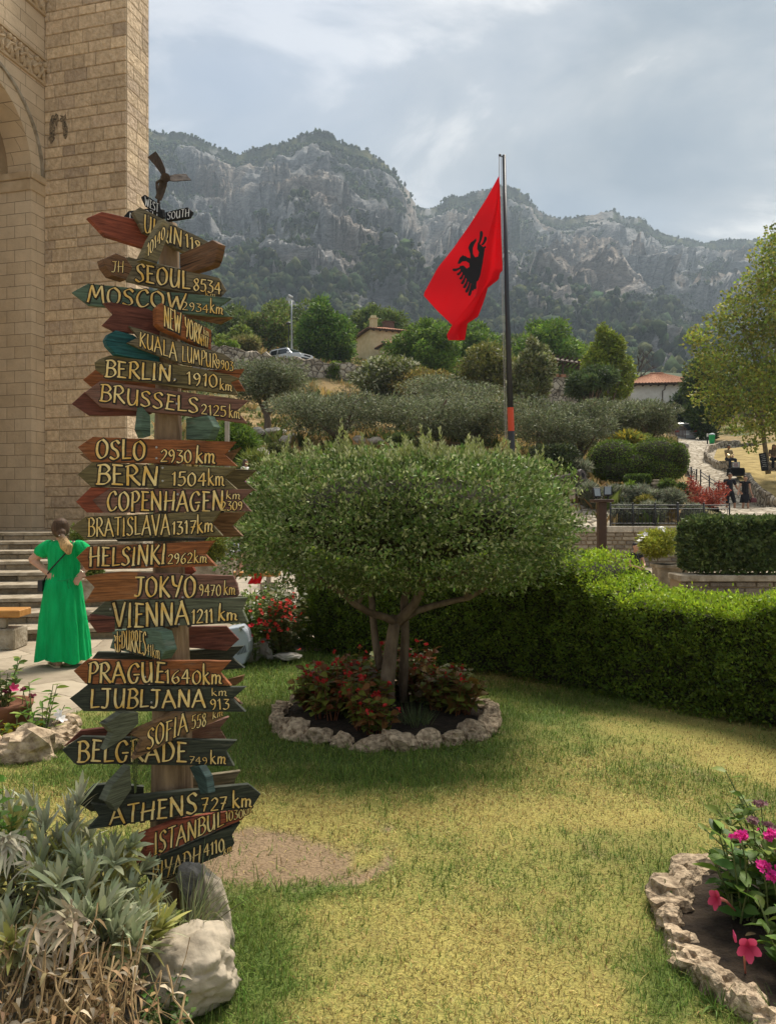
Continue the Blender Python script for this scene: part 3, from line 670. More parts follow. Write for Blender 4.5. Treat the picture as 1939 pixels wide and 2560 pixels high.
def brush(pts, wmin, wmax, ang, ext=0.0):
    "outline strip of a brush stroke, as left/right point pairs"
    L_ = []
    n = len(pts)
    for i, p in enumerate(pts):
        a = pts[max(i-1, 0)]; b = pts[min(i+1, n-1)]; tx, ty = b[0]-a[0], b[1]-a[1]; l = math.hypot(tx, ty) or 1; tx /= l; ty /= l
        th = math.atan2(ty, tx); wd = wmin+(wmax-wmin)*abs(math.sin(th-ang))
        q = p
        if i == 0: q = (p[0]-tx*ext, p[1]-ty*ext)
        if i == n-1: q = (p[0]+tx*ext, p[1]+ty*ext)
        e = 1.0
        if i == n-1 and n > 3: e = .72
        L_.append(((q[0]-ty*wd*e/2, q[1]+tx*wd*e/2), (q[0]+ty*wd*e/2, q[1]-tx*wd*e/2)))
    return L_

def woodmat(name, c, c2=None, worn=(.30, .26, .20), wear=.35, rough=.75):
    m = bpy.data.materials.new(name); m.use_nodes = True; nt = m.node_tree; N = nt.nodes.new; L = nt.links.new
    b = nt.nodes['Principled BSDF']; b.inputs['Roughness'].default_value = rough; b.inputs['Specular IOR Level'].default_value = .25
    tc = N('ShaderNodeTexCoord'); oi = N('ShaderNodeObjectInfo')
    va = N('ShaderNodeVectorMath'); va.operation = 'ADD'; L(tc.outputs['Object'], va.inputs[0]); L(oi.outputs['Location'], va.inputs[1])
    mp = N('ShaderNodeMapping'); mp.inputs['Scale'].default_value = (1, 1, 14); L(va.outputs[0], mp.inputs[0])
    n = N('ShaderNodeTexNoise'); n.inputs['Scale'].default_value = 9; n.inputs['Detail'].default_value = 8; n.inputs['Roughness'].default_value = .65; n.inputs['Distortion'].default_value = .6; L(mp.outputs[0], n.inputs[0])
    r = N('ShaderNodeValToRGB'); r.color_ramp.elements[0].position = .36; r.color_ramp.elements[1].position = .66
    c2 = c2 or tuple(v*1.75 for v in c); r.color_ramp.elements[0].color = (*[v*.62 for v in c], 1); r.color_ramp.elements[1].color = (*c2, 1); L(n.outputs[0], r.inputs[0])
    n2 = N('ShaderNodeTexNoise'); n2.inputs['Scale'].default_value = 3; n2.inputs['Detail'].default_value = 7; n2.inputs['Roughness'].default_value = .7
    mp2 = N('ShaderNodeMapping'); mp2.inputs['Scale'].default_value = (2, 2, 9); L(va.outputs[0], mp2.inputs[0]); L(mp2.outputs[0], n2.inputs[0])
    wr = N('ShaderNodeMapRange'); wr.inputs[1].default_value = .56; wr.inputs[2].default_value = .74; wr.inputs[4].default_value = wear; L(n2.outputs[0], wr.inputs[0])
    mx = N('ShaderNodeMix'); mx.data_type = 'RGBA'; mx.inputs[7].default_value = (*worn, 1); L(r.outputs[0], mx.inputs[6]); L(wr.outputs[0], mx.inputs[0])
    # cracks along the grain
    mp3 = N('ShaderNodeMapping'); mp3.inputs['Scale'].default_value = (.8, .8, 26); L(va.outputs[0], mp3.inputs[0])
    n3 = N('ShaderNodeTexNoise'); n3.inputs['Scale'].default_value = 3.2; n3.inputs['Detail'].default_value = 2; L(mp3.outputs[0], n3.inputs[0])
    ck = N('ShaderNodeMapRange'); ck.inputs[1].default_value = .27; ck.inputs[2].default_value = .33; ck.inputs[3].default_value = .25; ck.inputs[4].default_value = 1; L(n3.outputs[0], ck.inputs[0])
    hs = N('ShaderNodeHueSaturation'); L(ck.outputs[0], hs.inputs['Value']); L(mx.outputs[2], hs.inputs['Color']); L(hs.outputs[0], b.inputs['Base Color'])
    mu = N('ShaderNodeMath'); mu.operation = 'MULTIPLY'; L(n.outputs[0], mu.inputs[0]); L(ck.outputs[0], mu.inputs[1])
    bp = N('ShaderNodeBump'); bp.inputs['Strength'].default_value = .55; bp.inputs['Distance'].default_value = .004; L(mu.outputs[0], bp.inputs['Height']); L(bp.outputs[0], b.inputs['Normal'])
    return m
WD = {
 'rust': woodmat('rust_paint', (.20, .070, .024)), 'red': woodmat('red_paint', (.20, .052, .026), wear=.15), 'maroon': woodmat('maroon_paint', (.105, .036, .024), wear=.25),
 'brown': woodmat('brown_paint', (.11, .055, .026)), 'tan': woodmat('tan_wood', (.15, .085, .04)), 'olive': woodmat('olive_paint', (.115, .090, .040)), 'grey': woodmat('grey_wood', (.125, .102, .062), worn=(.22, .19, .14)),
 'mauve': woodmat('mauve_paint', (.135, .068, .048)), 'green': woodmat('green_paint', (.075, .115, .080), wear=.4), 'dark': woodmat('dark_green_paint', (.026, .034, .026), c2=(.065, .070, .048), wear=.3), 'teal': woodmat('teal_paint', (.014, .070, .072), wear=.12),
 'bluegreen': woodmat('bluegreen_paint', (.035, .060, .052), wear=.4), 'sage': woodmat('sage_paint', (.085, .090, .058), wear=.3), 'black': woodmat('black_paint', (.010, .011, .013), c2=(.02, .021, .024), wear=.1), 'orange': woodmat('orange_wood', (.22, .085, .028), wear=.2), 'raw': woodmat('raw_wood', (.20, .125, .062), worn=(.36, .27, .17), wear=.6)}
PAINT = M('cream_letter_paint', (.72, .41, .07), (.85, .66, .30), scale=13, rough=.65, stretch=(1, 1, 1.6), ramp=(.36, .60))
WPAINT = M('white_letter_paint', (.70, .69, .65), (.85, .84, .80), scale=20, rough=.6)
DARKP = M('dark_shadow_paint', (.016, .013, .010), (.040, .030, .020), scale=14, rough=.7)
def worn(m, lo, hi, sc, keep=0.0):
    "paint chipped off along the grain: the board shows through"
    nt = m.node_tree; N = nt.nodes.new; L = nt.links.new; o = [n for n in nt.nodes if n.type == 'OUTPUT_MATERIAL'][0]; src = o.inputs[0].links[0].from_socket
    tc = N('ShaderNodeTexCoord'); mp = N('ShaderNodeMapping'); mp.inputs['Scale'].default_value = (1, 1, 4.5); L(tc.outputs['Object'], mp.inputs[0]); n = N('ShaderNodeTexNoise'); n.inputs['Scale'].default_value = sc; n.inputs['Detail'].default_value = 6; n.inputs['Roughness'].default_value = .7; L(mp.outputs[0], n.inputs[0])
    r = N('ShaderNodeMapRange'); r.inputs[1].default_value = lo; r.inputs[2].default_value = hi; r.inputs[3].default_value = 1; r.inputs[4].default_value = keep; L(n.outputs[0], r.inputs[0])
    t = N('ShaderNodeBsdfTransparent'); mx = N('ShaderNodeMixShader'); L(r.outputs[0], mx.inputs[0]); L(t.outputs[0], mx.inputs[1]); L(src, mx.inputs[2]); L(mx.outputs[0], o.inputs[0])
worn(PAINT, .60, .76, 24, .3); worn(DARKP, .56, .78, 16, .25); worn(WPAINT, .6, .72, 24, .3)
STEEL = M('screw_steel', (.42, .40, .37), rough=.4, metal=.9)

POSTX, POSTY = (425-CX)/F*3.1, 3.1
signpost = thing('signpost', 'tall wooden signpost crowded with hand painted city boards and topped by a small wind vane', 'signpost', (POSTX, POSTY, 0))
def post_r(z): return .094-.020*min(max(z, 0), 3.0)
CR = {'A': (150, 350), 'B': (150, 750), 'C': (150, 1050), 'D': (150, 1400), 'E': (150, 1750)}
SC = 550/1675
rt = random.Random(4)
LAST = {}
def board(crop, outline, yaw, layer, colr, label, texts=(), thick=.022, nails=(), white=False, pivot=None):
    "outline: corners of the painted face; yaw > 0: the right end lies farther away; layer: distance in front of the post's skin (m)"
    ox, oy = CR[crop]; px = [(ox+x*SC, oy+y*SC) for x, y in outline]
    cyp = sum(p[1] for p in px)/len(px); zc = H-(cyp-CY)/F*POSTY
    yw = R(yaw); u = Vector((math.cos(yw), math.sin(yw), 0)); nrm = Vector((math.sin(yw), -math.cos(yw), 0))   # nrm faces the camera
    if pivot is None: O = Vector((POSTX, POSTY, 0))+nrm*(post_r(zc)+layer)
    else: O = P(ox+pivot[0]*SC, cyp, pivot[2]); O.z = 0
    def hit(x, y, off=0.0):
        d = Vector(((x-CX)/F, 1, -(y-CY)/F)); o2 = O+nrm*off; t = (o2-Vector((0, 0, H))).dot(nrm)/d.dot(nrm)
        return Vector((0, 0, H))+d*t
    cx_ = sum(p[0] for p in px)/len(px); org = hit(cx_, cyp)
    Mi = Matrix.Rotation(-yw, 3, 'Z')
    loc = lambda v: Mi@(v-org)
    # outline with slightly uneven edges
    pts = []
    for i, p in enumerate(px):
        q = px[(i+1) % len(px)]; n = max(1, int(math.hypot(q[0]-p[0], q[1]-p[1])/28))
        for k in range(n):
            t = k/n; j = 0 if k == 0 else .7
            pts.append((p[0]+(q[0]-p[0])*t+rt.uniform(-j, j), p[1]+(q[1]-p[1])*t+rt.uniform(-j, j)))
    mb = MB(); f3 = [loc(hit(x, y)) for x, y in pts]; back = [v+Vector((0, thick, 0)) for v in f3]
    bv = .0025; c3 = sum(f3, Vector())/len(f3)
    n = len(f3)
    front = [v+Vector((0, 0, 0))+(c3-v).normalized()*bv for v in f3]; mid = [v+Vector((0, bv, 0)) for v in f3]
    mb.v = [tuple(v) for v in front+mid+back]; mb.c = [(1, 1, 1)]*(3*n)
    mb.f = [tuple(range(n)), tuple(range(3*n-1, 2*n-1, -1))]+[((i+1) % n, i, n+i, n+(i+1) % n) for i in range(n)]+[(n+(i+1) % n, n+i, 2*n+i, 2*n+(i+1) % n) for i in range(n)]
    mb.m = [0]*len(mb.f)
    o = link('sign_board', mb.mesh('sign_board', WD[colr], fixn=True), signpost, org-signpost.location); o.rotation_euler = (0, 0, yw); o['label'] = label
    if texts:
        tb = MB(); kk = [0, 0]
        for tx in texts:
            s_, (x0, t0, b0), (x1, t1, b1) = tx[:3]; wb = tx[3] if len(tx) > 3 else 1.0
            st, adv = glyph_strokes(s_, rt); hpx = ((b0-t0)+(b1-t1))/2; asp = (x1-x0)/hpx; wb = wb*min(1.0, max(.5, asp/adv*1.12))         # text box width in letter heights
            def put(p, off):
                u_ = p[0]/asp; v_ = p[1]; x = x0+(x1-x0)*u_; top = t0+(t1-t0)*u_; bot = b0+(b1-b0)*u_
                y = bot+(top-bot)*v_
                return loc(hit(ox+x*SC, oy+y*SC, off))
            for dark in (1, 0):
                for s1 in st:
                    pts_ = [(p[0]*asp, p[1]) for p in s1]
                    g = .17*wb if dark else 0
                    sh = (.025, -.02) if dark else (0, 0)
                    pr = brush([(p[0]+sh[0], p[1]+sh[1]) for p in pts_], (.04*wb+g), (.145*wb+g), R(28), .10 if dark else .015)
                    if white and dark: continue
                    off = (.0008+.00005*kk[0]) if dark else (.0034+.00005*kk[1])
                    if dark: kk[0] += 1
                    else: kk[1] += 1
                    vs = []; fs = []
                    for a, b in pr: vs += [put(a, off), put(b, off)]
                    for i in range(len(pr)-1): fs.append((2*i, 2*i+1, 2*i+3, 2*i+2))
                    tb.add(vs, fs, 1 if dark else 0)
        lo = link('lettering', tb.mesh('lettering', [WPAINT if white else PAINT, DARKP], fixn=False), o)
    for (x, y) in nails:
        nb = MB(); c = loc(hit(ox+x*SC, oy+y*SC)); nb.lathe([(.0045, -.004), (.0045, .001), (.003, .0022)], 10, c, M=Matrix.Rotation(R(90), 3, 'X'))
        link('screw', nb.mesh('screw', STEEL), o)
    return o
# ---- the pole
pm = MB(); ring = []
zs_ = np.linspace(-.05, 2.86, 40)
vs = []; fs = []; n = 22
for i, z in enumerate(zs_):
    for k in range(n):
        a = 2*math.pi*k/n; r = post_r(z)*(1+.05*math.sin(3*a+z*1.3)+.03*math.sin(7*a+z*2.1)+.012*rt.uniform(-1, 1))
        if z > 2.80: r *= .8
        vs.append((POSTX+r*math.cos(a)+.006*math.sin(z*2.2), POSTY+r*math.sin(a), z))
for i in range(len(zs_)-1):
    for k in range(n): fs.append((i*n+k, i*n+(k+1) % n, (i+1)*n+(k+1) % n, (i+1)*n+k))
fs.append(tuple((len(zs_)-1)*n+k for k in range(n)))
pm.add(vs, fs)
POLEW = M('weathered_pole', (.10, .062, .034), (.34, .235, .135), scale=16, stretch=(1, 1, .14), bump=1.0, bscale=34, rough=.85, detail=8, ramp=(.32, .68))
pm.build('pole', POLEW, signpost, smooth=True, fixn=False)
sk = MB(); a_ = P(466, 2290, 3.03); sk.box((a_.x, a_.y, .12), (.062, .04, .40)); 
stake = sk.build('prop_stake', WD['raw'], signpost, bevel=.006)
# ---- boards, from the back to the front. Coordinates are in crops of the photograph (see CR)
B = board
L1 = .030
B('A', [(215, 590), (320, 545), (570, 600), (760, 690), (750, 850), (665, 828), (345, 730)], 40, .012, 'red', 'blank red arrow board pointing left near the top')
B('A', [(555, 548), (610, 510), (1120, 770), (1180, 800), (1120, 900), (940, 850), (640, 700)], 38, .050, 'grey', 'olive grey board lettered ULQIN 118',
  [('ULQIN', (640, 565, 695), (925, 690, 815)), ('118', (955, 715, 810), (1075, 780, 870))])
B('A', [(795, 598), (832, 640), (818, 745), (740, 945), (622, 915), (700, 750)], 56, .115, 'olive', 'narrow olive plank set edgewise below the wind vane', [('10140', (665, 800, 890), (800, 650, 740))], thick=.035)
B('A', [(910, 870), (1160, 760), (1210, 790), (1185, 905), (1160, 955), (1010, 1005), (915, 985)], -40, .100, 'brown', 'blank brown board pointing right near the top', thick=.03, pivot=(1000, 0, 2.86))
B('A', [(470, 900), (520, 890), (1010, 1000), (1215, 1050), (1270, 1145), (1235, 1185), (900, 1150), (505, 1072)], 22, .030, 'grey', 'grey brown board lettered SEOUL 8534 km',
  [('SEOUL', (575, 940, 1070), (990, 1010, 1140)), ('8534', (1015, 1045, 1140), (1225, 1085, 1175)), ('km', (1105, 1150, 1185), (1185, 1165, 1195))])
B('A', [(330, 905), (430, 860), (500, 890), (555, 970), (505, 1065), (395, 1030), (345, 960)], 48, .035, 'brown', 'short brown plank end with worn marks', [('JH', (395, 925, 1005), (485, 925, 1010), .7)], thick=.045, pivot=(440, 0, 2.80))
B('A', [(960, 1315), (1300, 1345), (1205, 1395), (940, 1345)], -20, -.12, 'tan', 'pale brown board behind the Moscow board')
B('A', [(90, 1160), (215, 1092), (1305, 1205), (1220, 1262), (1300, 1345), (950, 1320), (215, 1255)], 16, .034, 'green', 'pale green board lettered MOSCOW 2934 km',
  [('MOSCOW', (210, 1110, 1235), (955, 1165, 1290)), ('2934', (930, 1232, 1290), (1130, 1255, 1318)), ('km', (1140, 1215, 1315), (1240, 1255, 1325))])
B('B', [(335, 22), (390, 15), (760, 80), (760, 270), (415, 235), (325, 188), (408, 102)], 30, .012, 'maroon', 'dark brown board with a notched left end under the Moscow board')
B('B', [(735, 60), (775, 20), (1155, 232), (1152, 382), (775, 218), (738, 180)], 40, .072, 'rust', 'rust board lettered NEW YORK 7417 km',
  [('NEW', (795, 45, 195), (920, 110, 260)), ('YORK', (955, 130, 270), (1080, 200, 345)), ('km', (1092, 205, 255), (1135, 225, 280)), ('7417', (1072, 255, 335), (1130, 285, 365))], thick=.035)
B('B', [(348, 300), (372, 258), (430, 230), (560, 265), (760, 400), (760, 475), (560, 440), (425, 412), (362, 345)], 38, -.010, 'teal', 'blank teal board with rounded end left of the Kuala Lumpur board', thick=.035)
B('B', [(525, 195), (615, 222), (940, 325), (1250, 410), (1310, 450), (1325, 500), (1270, 525), (950, 490), (700, 402), (510, 325), (597, 282)], 24, .050, 'grey', 'dark grey board lettered KUALA LUMPUR 9903',
  [('KUALA', (605, 245, 350), (890, 330, 460)), ('LUMPUR', (932, 345, 465), (1195, 415, 520)), ('9903', (1192, 448, 515), (1318, 475, 545))])
B('B', [(175, 607), (270, 530), (700, 540), (1405, 525), (1355, 598), (1412, 692), (900, 680), (240, 662)], 12, -.215, 'rust', 'rust board behind the Berlin board')
B('B', [(265, 475), (300, 448), (385, 420), (950, 500), (1290, 568), (1368, 597), (1300, 625), (1360, 722), (950, 672), (640, 622), (380, 602), (270, 525)], 18, .034, 'olive', 'olive board lettered BERLIN 1910 km',
  [('BERLIN.', (345, 455, 580), (885, 500, 622)), ('1910', (965, 545, 640), (1198, 575, 668)), ('km', (1215, 600, 680), (1310, 630, 695))], nails=((835, 500), (800, 525), (875, 605)))
B('B', [(90, 790), (190, 698), (400, 700), (700, 860), (655, 878), (220, 878)], 15, .008, 'maroon', 'dark maroon plank tip behind the Brussels board')
B('B', [(190, 702), (310, 615), (800, 680), (1440, 765), (1347, 842), (1430, 938), (960, 880), (310, 815)], 16, .036, 'mauve', 'dull mauve board lettered BRUSSELS 2125 km',
  [('BRUSSELS', (305, 645, 765), (1055, 750, 862)), ('2125', (1075, 790, 868), (1265, 810, 890)), ('km', (1285, 800, 895), (1370, 835, 905))], nails=((890, 790),))
B('B', [(632, 815), (690, 880), (692, 1035), (640, 1050), (612, 985), (625, 880)], 62, .0, 'green', 'teal green plank end left of the pole below Brussels', thick=.03, pivot=(650, 0, 2.98))
B('B', [(960, 900), (1120, 878), (1150, 925), (1168, 965), (1130, 1060), (958, 1060)], -30, .0, 'green', 'teal green plank right of the pole below Brussels', thick=.04, pivot=(1050, 0, 3.04))
B('C', [(150, 262), (400, 180), (1290, 240), (1372, 208), (1330, 262), (1290, 330), (240, 325)], -4, -.20, 'tan', 'weathered plank behind the Oslo board')
B('C', [(135, 207), (250, 127), (800, 148), (1340, 165), (1255, 262), (1352, 352), (800, 330), (240, 318)], 5, .030, 'rust', 'rust orange board lettered OSLO 2930 km',
  [('OSLO', (275, 145, 290), (645, 160, 305)), ('2930', (765, 225, 320), (1000, 235, 325)), ('km', (1030, 200, 325), (1180, 225, 330))], nails=((735, 208), (735, 292)))
B('C', [(900, 360), (1300, 372), (1497, 380), (1402, 465), (1497, 540), (1300, 525), (900, 520)], 4, -.20, 'olive', 'olive plank with fishtail end behind the Bern board')
B('C', [(135, 415), (245, 320), (800, 345), (1340, 362), (1252, 440), (1350, 527), (800, 518), (240, 512)], 4, .033, 'olive', 'grey olive board lettered BERN 1504 km',
  [('BERN', (280, 345, 490), (740, 350, 498)), ('1504', (850, 395, 498), (1110, 400, 500)), ('km', (1125, 385, 498), (1250, 400, 500))], nails=((782, 365), (782, 464)))
B('C', [(122, 622), (235, 512), (500, 520), (500, 705), (205, 705)], 8, .006, 'red', 'chipped red plank tip behind the Copenhagen board')
B('C', [(245, 610), (380, 520), (900, 525), (1470, 530), (1382, 610), (1457, 695), (900, 700), (330, 706)], 3, .032, 'mauve', 'reddish board lettered COPENHAGEN 2309 km',
  [('COPENHAGEN', (360, 550, 690), (1240, 540, 690)), ('km', (1262, 540, 600), (1372, 545, 605)), ('2309', (1230, 622, 690), (1388, 622, 685))], nails=((897, 566),))
B('C', [(1000, 700), (1215, 697), (1410, 700), (1310, 802), (1392, 885), (1190, 892), (1000, 890)], -3, -.20, 'tan', 'raw brown plank with fishtail end behind the Bratislava board')
B('C', [(85, 815), (195, 735), (800, 712), (1225, 690), (1152, 790), (1237, 880), (800, 892), (190, 908)], -1, .034, 'olive', 'dark olive board lettered BRATISLAVA 1317 km',
  [('BRATISLAVA', (215, 755, 885), (835, 720, 870)), ('1317', (852, 775, 868), (1032, 765, 862)), ('km', (1042, 730, 862), (1165, 760, 850))])
B('C', [(420, 905), (660, 895), (1120, 893), (1095, 918), (440, 925)], -6, .012, 'dark', 'thin dark batten above the Helsinki board')
B('C', [(125, 1047), (210, 965), (700, 942), (1175, 918), (1102, 1020), (1190, 1112), (700, 1125), (195, 1142)], -2, .036, 'rust', 'rust brown board lettered HELSINKI 2962 km',
  [('HELSINKI', (225, 975, 1115), (800, 952, 1095)), ('2962', (820, 1020, 1095), (1008, 1012, 1088)), ('km', (1018, 995, 1088), (1118, 1020, 1085))], nails=((660, 1108),))
B('D', [(188, 130), (300, 108), (470, 90), (620, 95), (620, 300), (455, 303), (190, 330), (265, 208)], 20, .004, 'orange', 'orange brown plank with notched left end beside the Tokyo board')
B('D', [(950, 52), (1010, 50), (1030, 85), (1000, 112), (950, 110)], 0, -.02, 'red', 'small red batten end right of the pole')
B('D', [(460, 95), (800, 105), (1320, 120), (1350, 190), (1365, 260), (1330, 298), (800, 300), (455, 295), (540, 197)], 4, .036, 'mauve', 'red brown board lettered TOKYO 9470 km',
  [('JOKYO', (565, 125, 278), (1030, 125, 280)), ('9470', (1062, 185, 272), (1225, 190, 272)), ('km', (1245, 165, 265), (1335, 190, 265))], nails=((935, 285),))
B('D', [(220, 460), (245, 418), (420, 440), (420, 545), (290, 555)], 30, .0, 'maroon', 'dark red plank tip below the Vienna board', thick=.04)
B('D', [(235, 410), (350, 310), (900, 298), (1420, 288), (1387, 380), (1430, 475), (900, 502), (365, 527)], -2, .034, 'sage', 'grey green board lettered VIENNA 1211 km',
  [('VIENNA', (410, 330, 512), (980, 318, 490)), ('1211', (1000, 385, 485), (1165, 375, 475)), ('km', (1200, 330, 462), (1350, 385, 455))], nails=((385, 375), (325, 455), (905, 490)))
B('D', [(240, 757), (285, 700), (590, 708), (950, 690), (1400, 655), (1310, 745), (1405, 822), (1240, 838), (590, 800), (250, 790)], 3, -.20, 'dark', 'dark blue green plank behind the Prague board')
B('D', [(940, 510), (1270, 505), (1365, 605), (1270, 692), (940, 665)], 14, -.05, 'maroon', 'blank dark red board pointing right below the Vienna board')
B('D', [(395, 535), (690, 520), (770, 550), (808, 690), (765, 760), (380, 672), (405, 592)], -38, .060, 'green', 'short green board lettered DURRES 41 km with a small yellow emblem',
  [('@', (415, 545, 680), (465, 545, 690)), ('DURRES', (470, 540, 670), (655, 545, 725), .8), ('41km', (660, 640, 720), (762, 660, 755), .8)], thick=.05, pivot=(720, 0, 2.93))
B('D', [(1000, 905), (1270, 912), (1397, 878), (1385, 920), (1335, 957), (1000, 955)], -5, -.19, 'tan', 'pale worn plank end behind the Prague board')
B('D', [(103, 845), (205, 760), (700, 765), (1300, 770), (1217, 860), (1302, 957), (700, 948), (195, 942)], 2, .034, 'rust', 'warm brown board lettered PRAGUE 1640 km',
  [('PRAGUE', (212, 785, 928), (795, 785, 935)), ('1640', (800, 840, 938), (1070, 840, 942)), ('km', (1085, 795, 945), (1230, 840, 938))], nails=((650, 890),))
B('D', [(1000, 1010), (1320, 1040), (1390, 1100), (1330, 1095), (1000, 1080)], 5, -.19, 'brown', 'brown plank end behind the Ljubljana board')
B('D', [(73, 1055), (210, 950), (800, 960), (1415, 968), (1312, 1060), (1412, 1157), (800, 1155), (180, 1152)], 2, .036, 'dark', 'dark green board lettered LJUBLJANA 913 km',
  [('LJUBLJANA', (232, 985, 1130), (1105, 985, 1118)), ('km', (1152, 978, 1032), (1270, 980, 1035)), ('913', (1145, 1065, 1140), (1285, 1060, 1138))], nails=((710, 985), (697, 1085)))
B('E', [(30, 355), (155, 235), (365, 210), (600, 240), (600, 290), (150, 285)], 14, -.16, 'maroon', 'maroon plank behind the Belgrade board')
B('E', [(900, 300), (970, 240), (1290, 128), (1220, 215), (1270, 300)], 25, -.14, 'mauve', 'red brown plank behind the Sofia board')
B('E', [(15, 380), (160, 280), (700, 295), (1345, 310), (1262, 395), (1327, 505), (700, 495), (110, 485)], 5, .034, 'dark', 'dark olive board lettered BELGRADE 749 km',
  [('BELGRADE', (135, 310, 468), (965, 325, 470)), ('749', (985, 425, 480), (1122, 440, 492)), ('km', (1142, 385, 485), (1262, 410, 485))])
B('E', [(338, 185), (470, 95), (600, 95), (600, 180), (490, 292), (345, 382), (405, 255)], 50, .070, 'sage', 'sage green plank slanting down across the Belgrade board', thick=.035, pivot=(440, 0, 2.82))
B('E', [(530, 258), (870, 100), (1245, 60), (1232, 140), (900, 290), (560, 455), (630, 305)], 34, .075, 'tan', 'tan board lettered SOFIA 558 km slanting upward',
  [('SOFIA', (665, 225, 375), (970, 95, 235)), ('558', (1002, 125, 222), (1112, 95, 195)), ('km', (1160, 85, 150), (1240, 65, 115))], thick=.035)
B('E', [(130, 780), (260, 650), (385, 635), (640, 660), (640, 790), (240, 852)], 20, -.20, 'dark', 'nearly black plank behind the Athens board')
B('E', [(900, 600), (1100, 575), (1375, 540), (1332, 610), (1330, 650), (1130, 672), (900, 690)], 20, -.21, 'grey', 'grey brown plank behind the pole below Belgrade')
B('E', [(240, 790), (380, 812), (530, 735), (1440, 642), (1530, 715), (1460, 825), (900, 882), (400, 962), (215, 985), (300, 892)], 24, .040, 'dark', 'blue green board lettered ATHENS 727 km',
  [('ATHENS', (380, 820, 950), (1045, 715, 862)), ('727', (1080, 750, 850), (1268, 735, 835)), ('km', (1310, 695, 820), (1460, 730, 815))])
B('E', [(345, 770), (405, 640), (535, 500), (548, 680), (430, 850), (390, 792)], 55, .06, 'sage', 'grey green plank set at a slant left of the pole above Athens', thick=.04, pivot=(440, 0, 2.86))
B('E', [(985, 510), (1058, 505), (1108, 590), (1127, 710), (1070, 716), (1045, 640)], -52, .05, 'bluegreen', 'blue green plank set edgewise right of the pole above Athens', thick=.03, pivot=(1060, 0, 2.93))
B('E', [(575, 1045), (870, 930), (1460, 812), (1392, 910), (595, 1250), (665, 1120)], 34, .050, 'red', 'red board lettered ISTANBUL 1030 km slanting upward',
  [('ISTANBUL', (720, 1020, 1180), (1245, 845, 955)), ('1030', (1262, 850, 930), (1392, 830, 895)), ('km', (1395, 820, 890), (1458, 800, 855))], thick=.03)
B('E', [(600, 1262), (800, 1180), (1375, 932), (1312, 1030), (1332, 1090), (1290, 1160), (700, 1400), (640, 1302)], 32, .034, 'dark', 'dark green board lettered RIYADH 4110 km slanting upward',
  [('RIYADH', (700, 1260, 1400), (1070, 1110, 1230)), ('4110', (1095, 1100, 1190), (1250, 1050, 1150)), ('km', (1245, 1120, 1180), (1308, 1095, 1150))], thick=.03)
# compass boards and wind vane
B('A', [(485, 580), (520, 540), (700, 515), (790, 545), (790, 590), (560, 605)], -10, -.02, 'black', 'small black board lettered NORTH', [('NORTH', (530, 555, 600), (780, 525, 575))], thick=.012, white=True)
B('A', [(628, 430), (650, 415), (765, 490), (778, 572), (660, 500)], 45, .0, 'black', 'small black board lettered WEST', [('WEST', (648, 432, 495), (750, 490, 555))], thick=.012, white=True)
B('A', [(800, 550), (970, 510), (1008, 545), (985, 590), (805, 617)], -20, .0, 'black', 'small black board lettered SOUTH', [('SOUTH', (818, 550, 605), (985, 522, 580))], thick=.012, white=True)
B('A', [(775, 525), (800, 530), (808, 600), (785, 590)], 60, .02, 'black', 'small black board seen end on', thick=.012)
def CP(c, x, y, Y): return P(CR[c][0]+x*SC, CR[c][1]+y*SC, Y)
IRON = M('rusty_iron', (.035, .024, .018), (.085, .055, .035), scale=18, rough=.7, metal=.2, bump=.4)
vn_ = MB()
vn_.tube([CP('A', 752, 620, 3.1), CP('A', 752, 440, 3.1), CP('A', 740, 370, 3.1), CP('A', 738, 325, 3.1), CP('A', 775, 300, 3.08), CP('A', 800, 290, 3.04)], .006, 8)
vn_.tube([CP('A', 797, 292, 3.09), CP('A', 806, 286, 2.99)], .017, 12)
vn_.build('vane_rod', IRON, signpost)
for pts_ in ([(668, 130), (730, 85), (770, 145), (800, 215), (805, 268), (785, 285), (760, 245), (720, 190)], [(815, 290), (840, 270), (870, 262), (960, 256), (978, 280), (1000, 303), (930, 308), (870, 313), (830, 308)], [(785, 292), (815, 300), (812, 345), (790, 410), (770, 460), (725, 440), (745, 380), (755, 330)]):
    bl = MB(); cxb = sum(p[0] for p in pts_)/len(pts_); cyb = sum(p[1] for p in pts_)/len(pts_)
    far_ = [math.hypot(p[0]-803, p[1]-285) for p in pts_]; mxf = max(far_)
    poly = []
    for p, d in zip(pts_, far_):
        side = ((p[0]-803)*(cyb-285)-(p[1]-285)*(cxb-803))/(mxf*max(math.hypot(cxb-803, cyb-285), 1))
        poly.append(CP('A', p[0], p[1], 3.02+side*.16))
    c = sum(poly, Vector())/len(poly); k = len(poly)
    for i in range(k):
        bl.prism([c, poly[i], poly[(i+1) % k]], (0, .006, 0))
    bl.build('vane_blade', IRON, signpost)
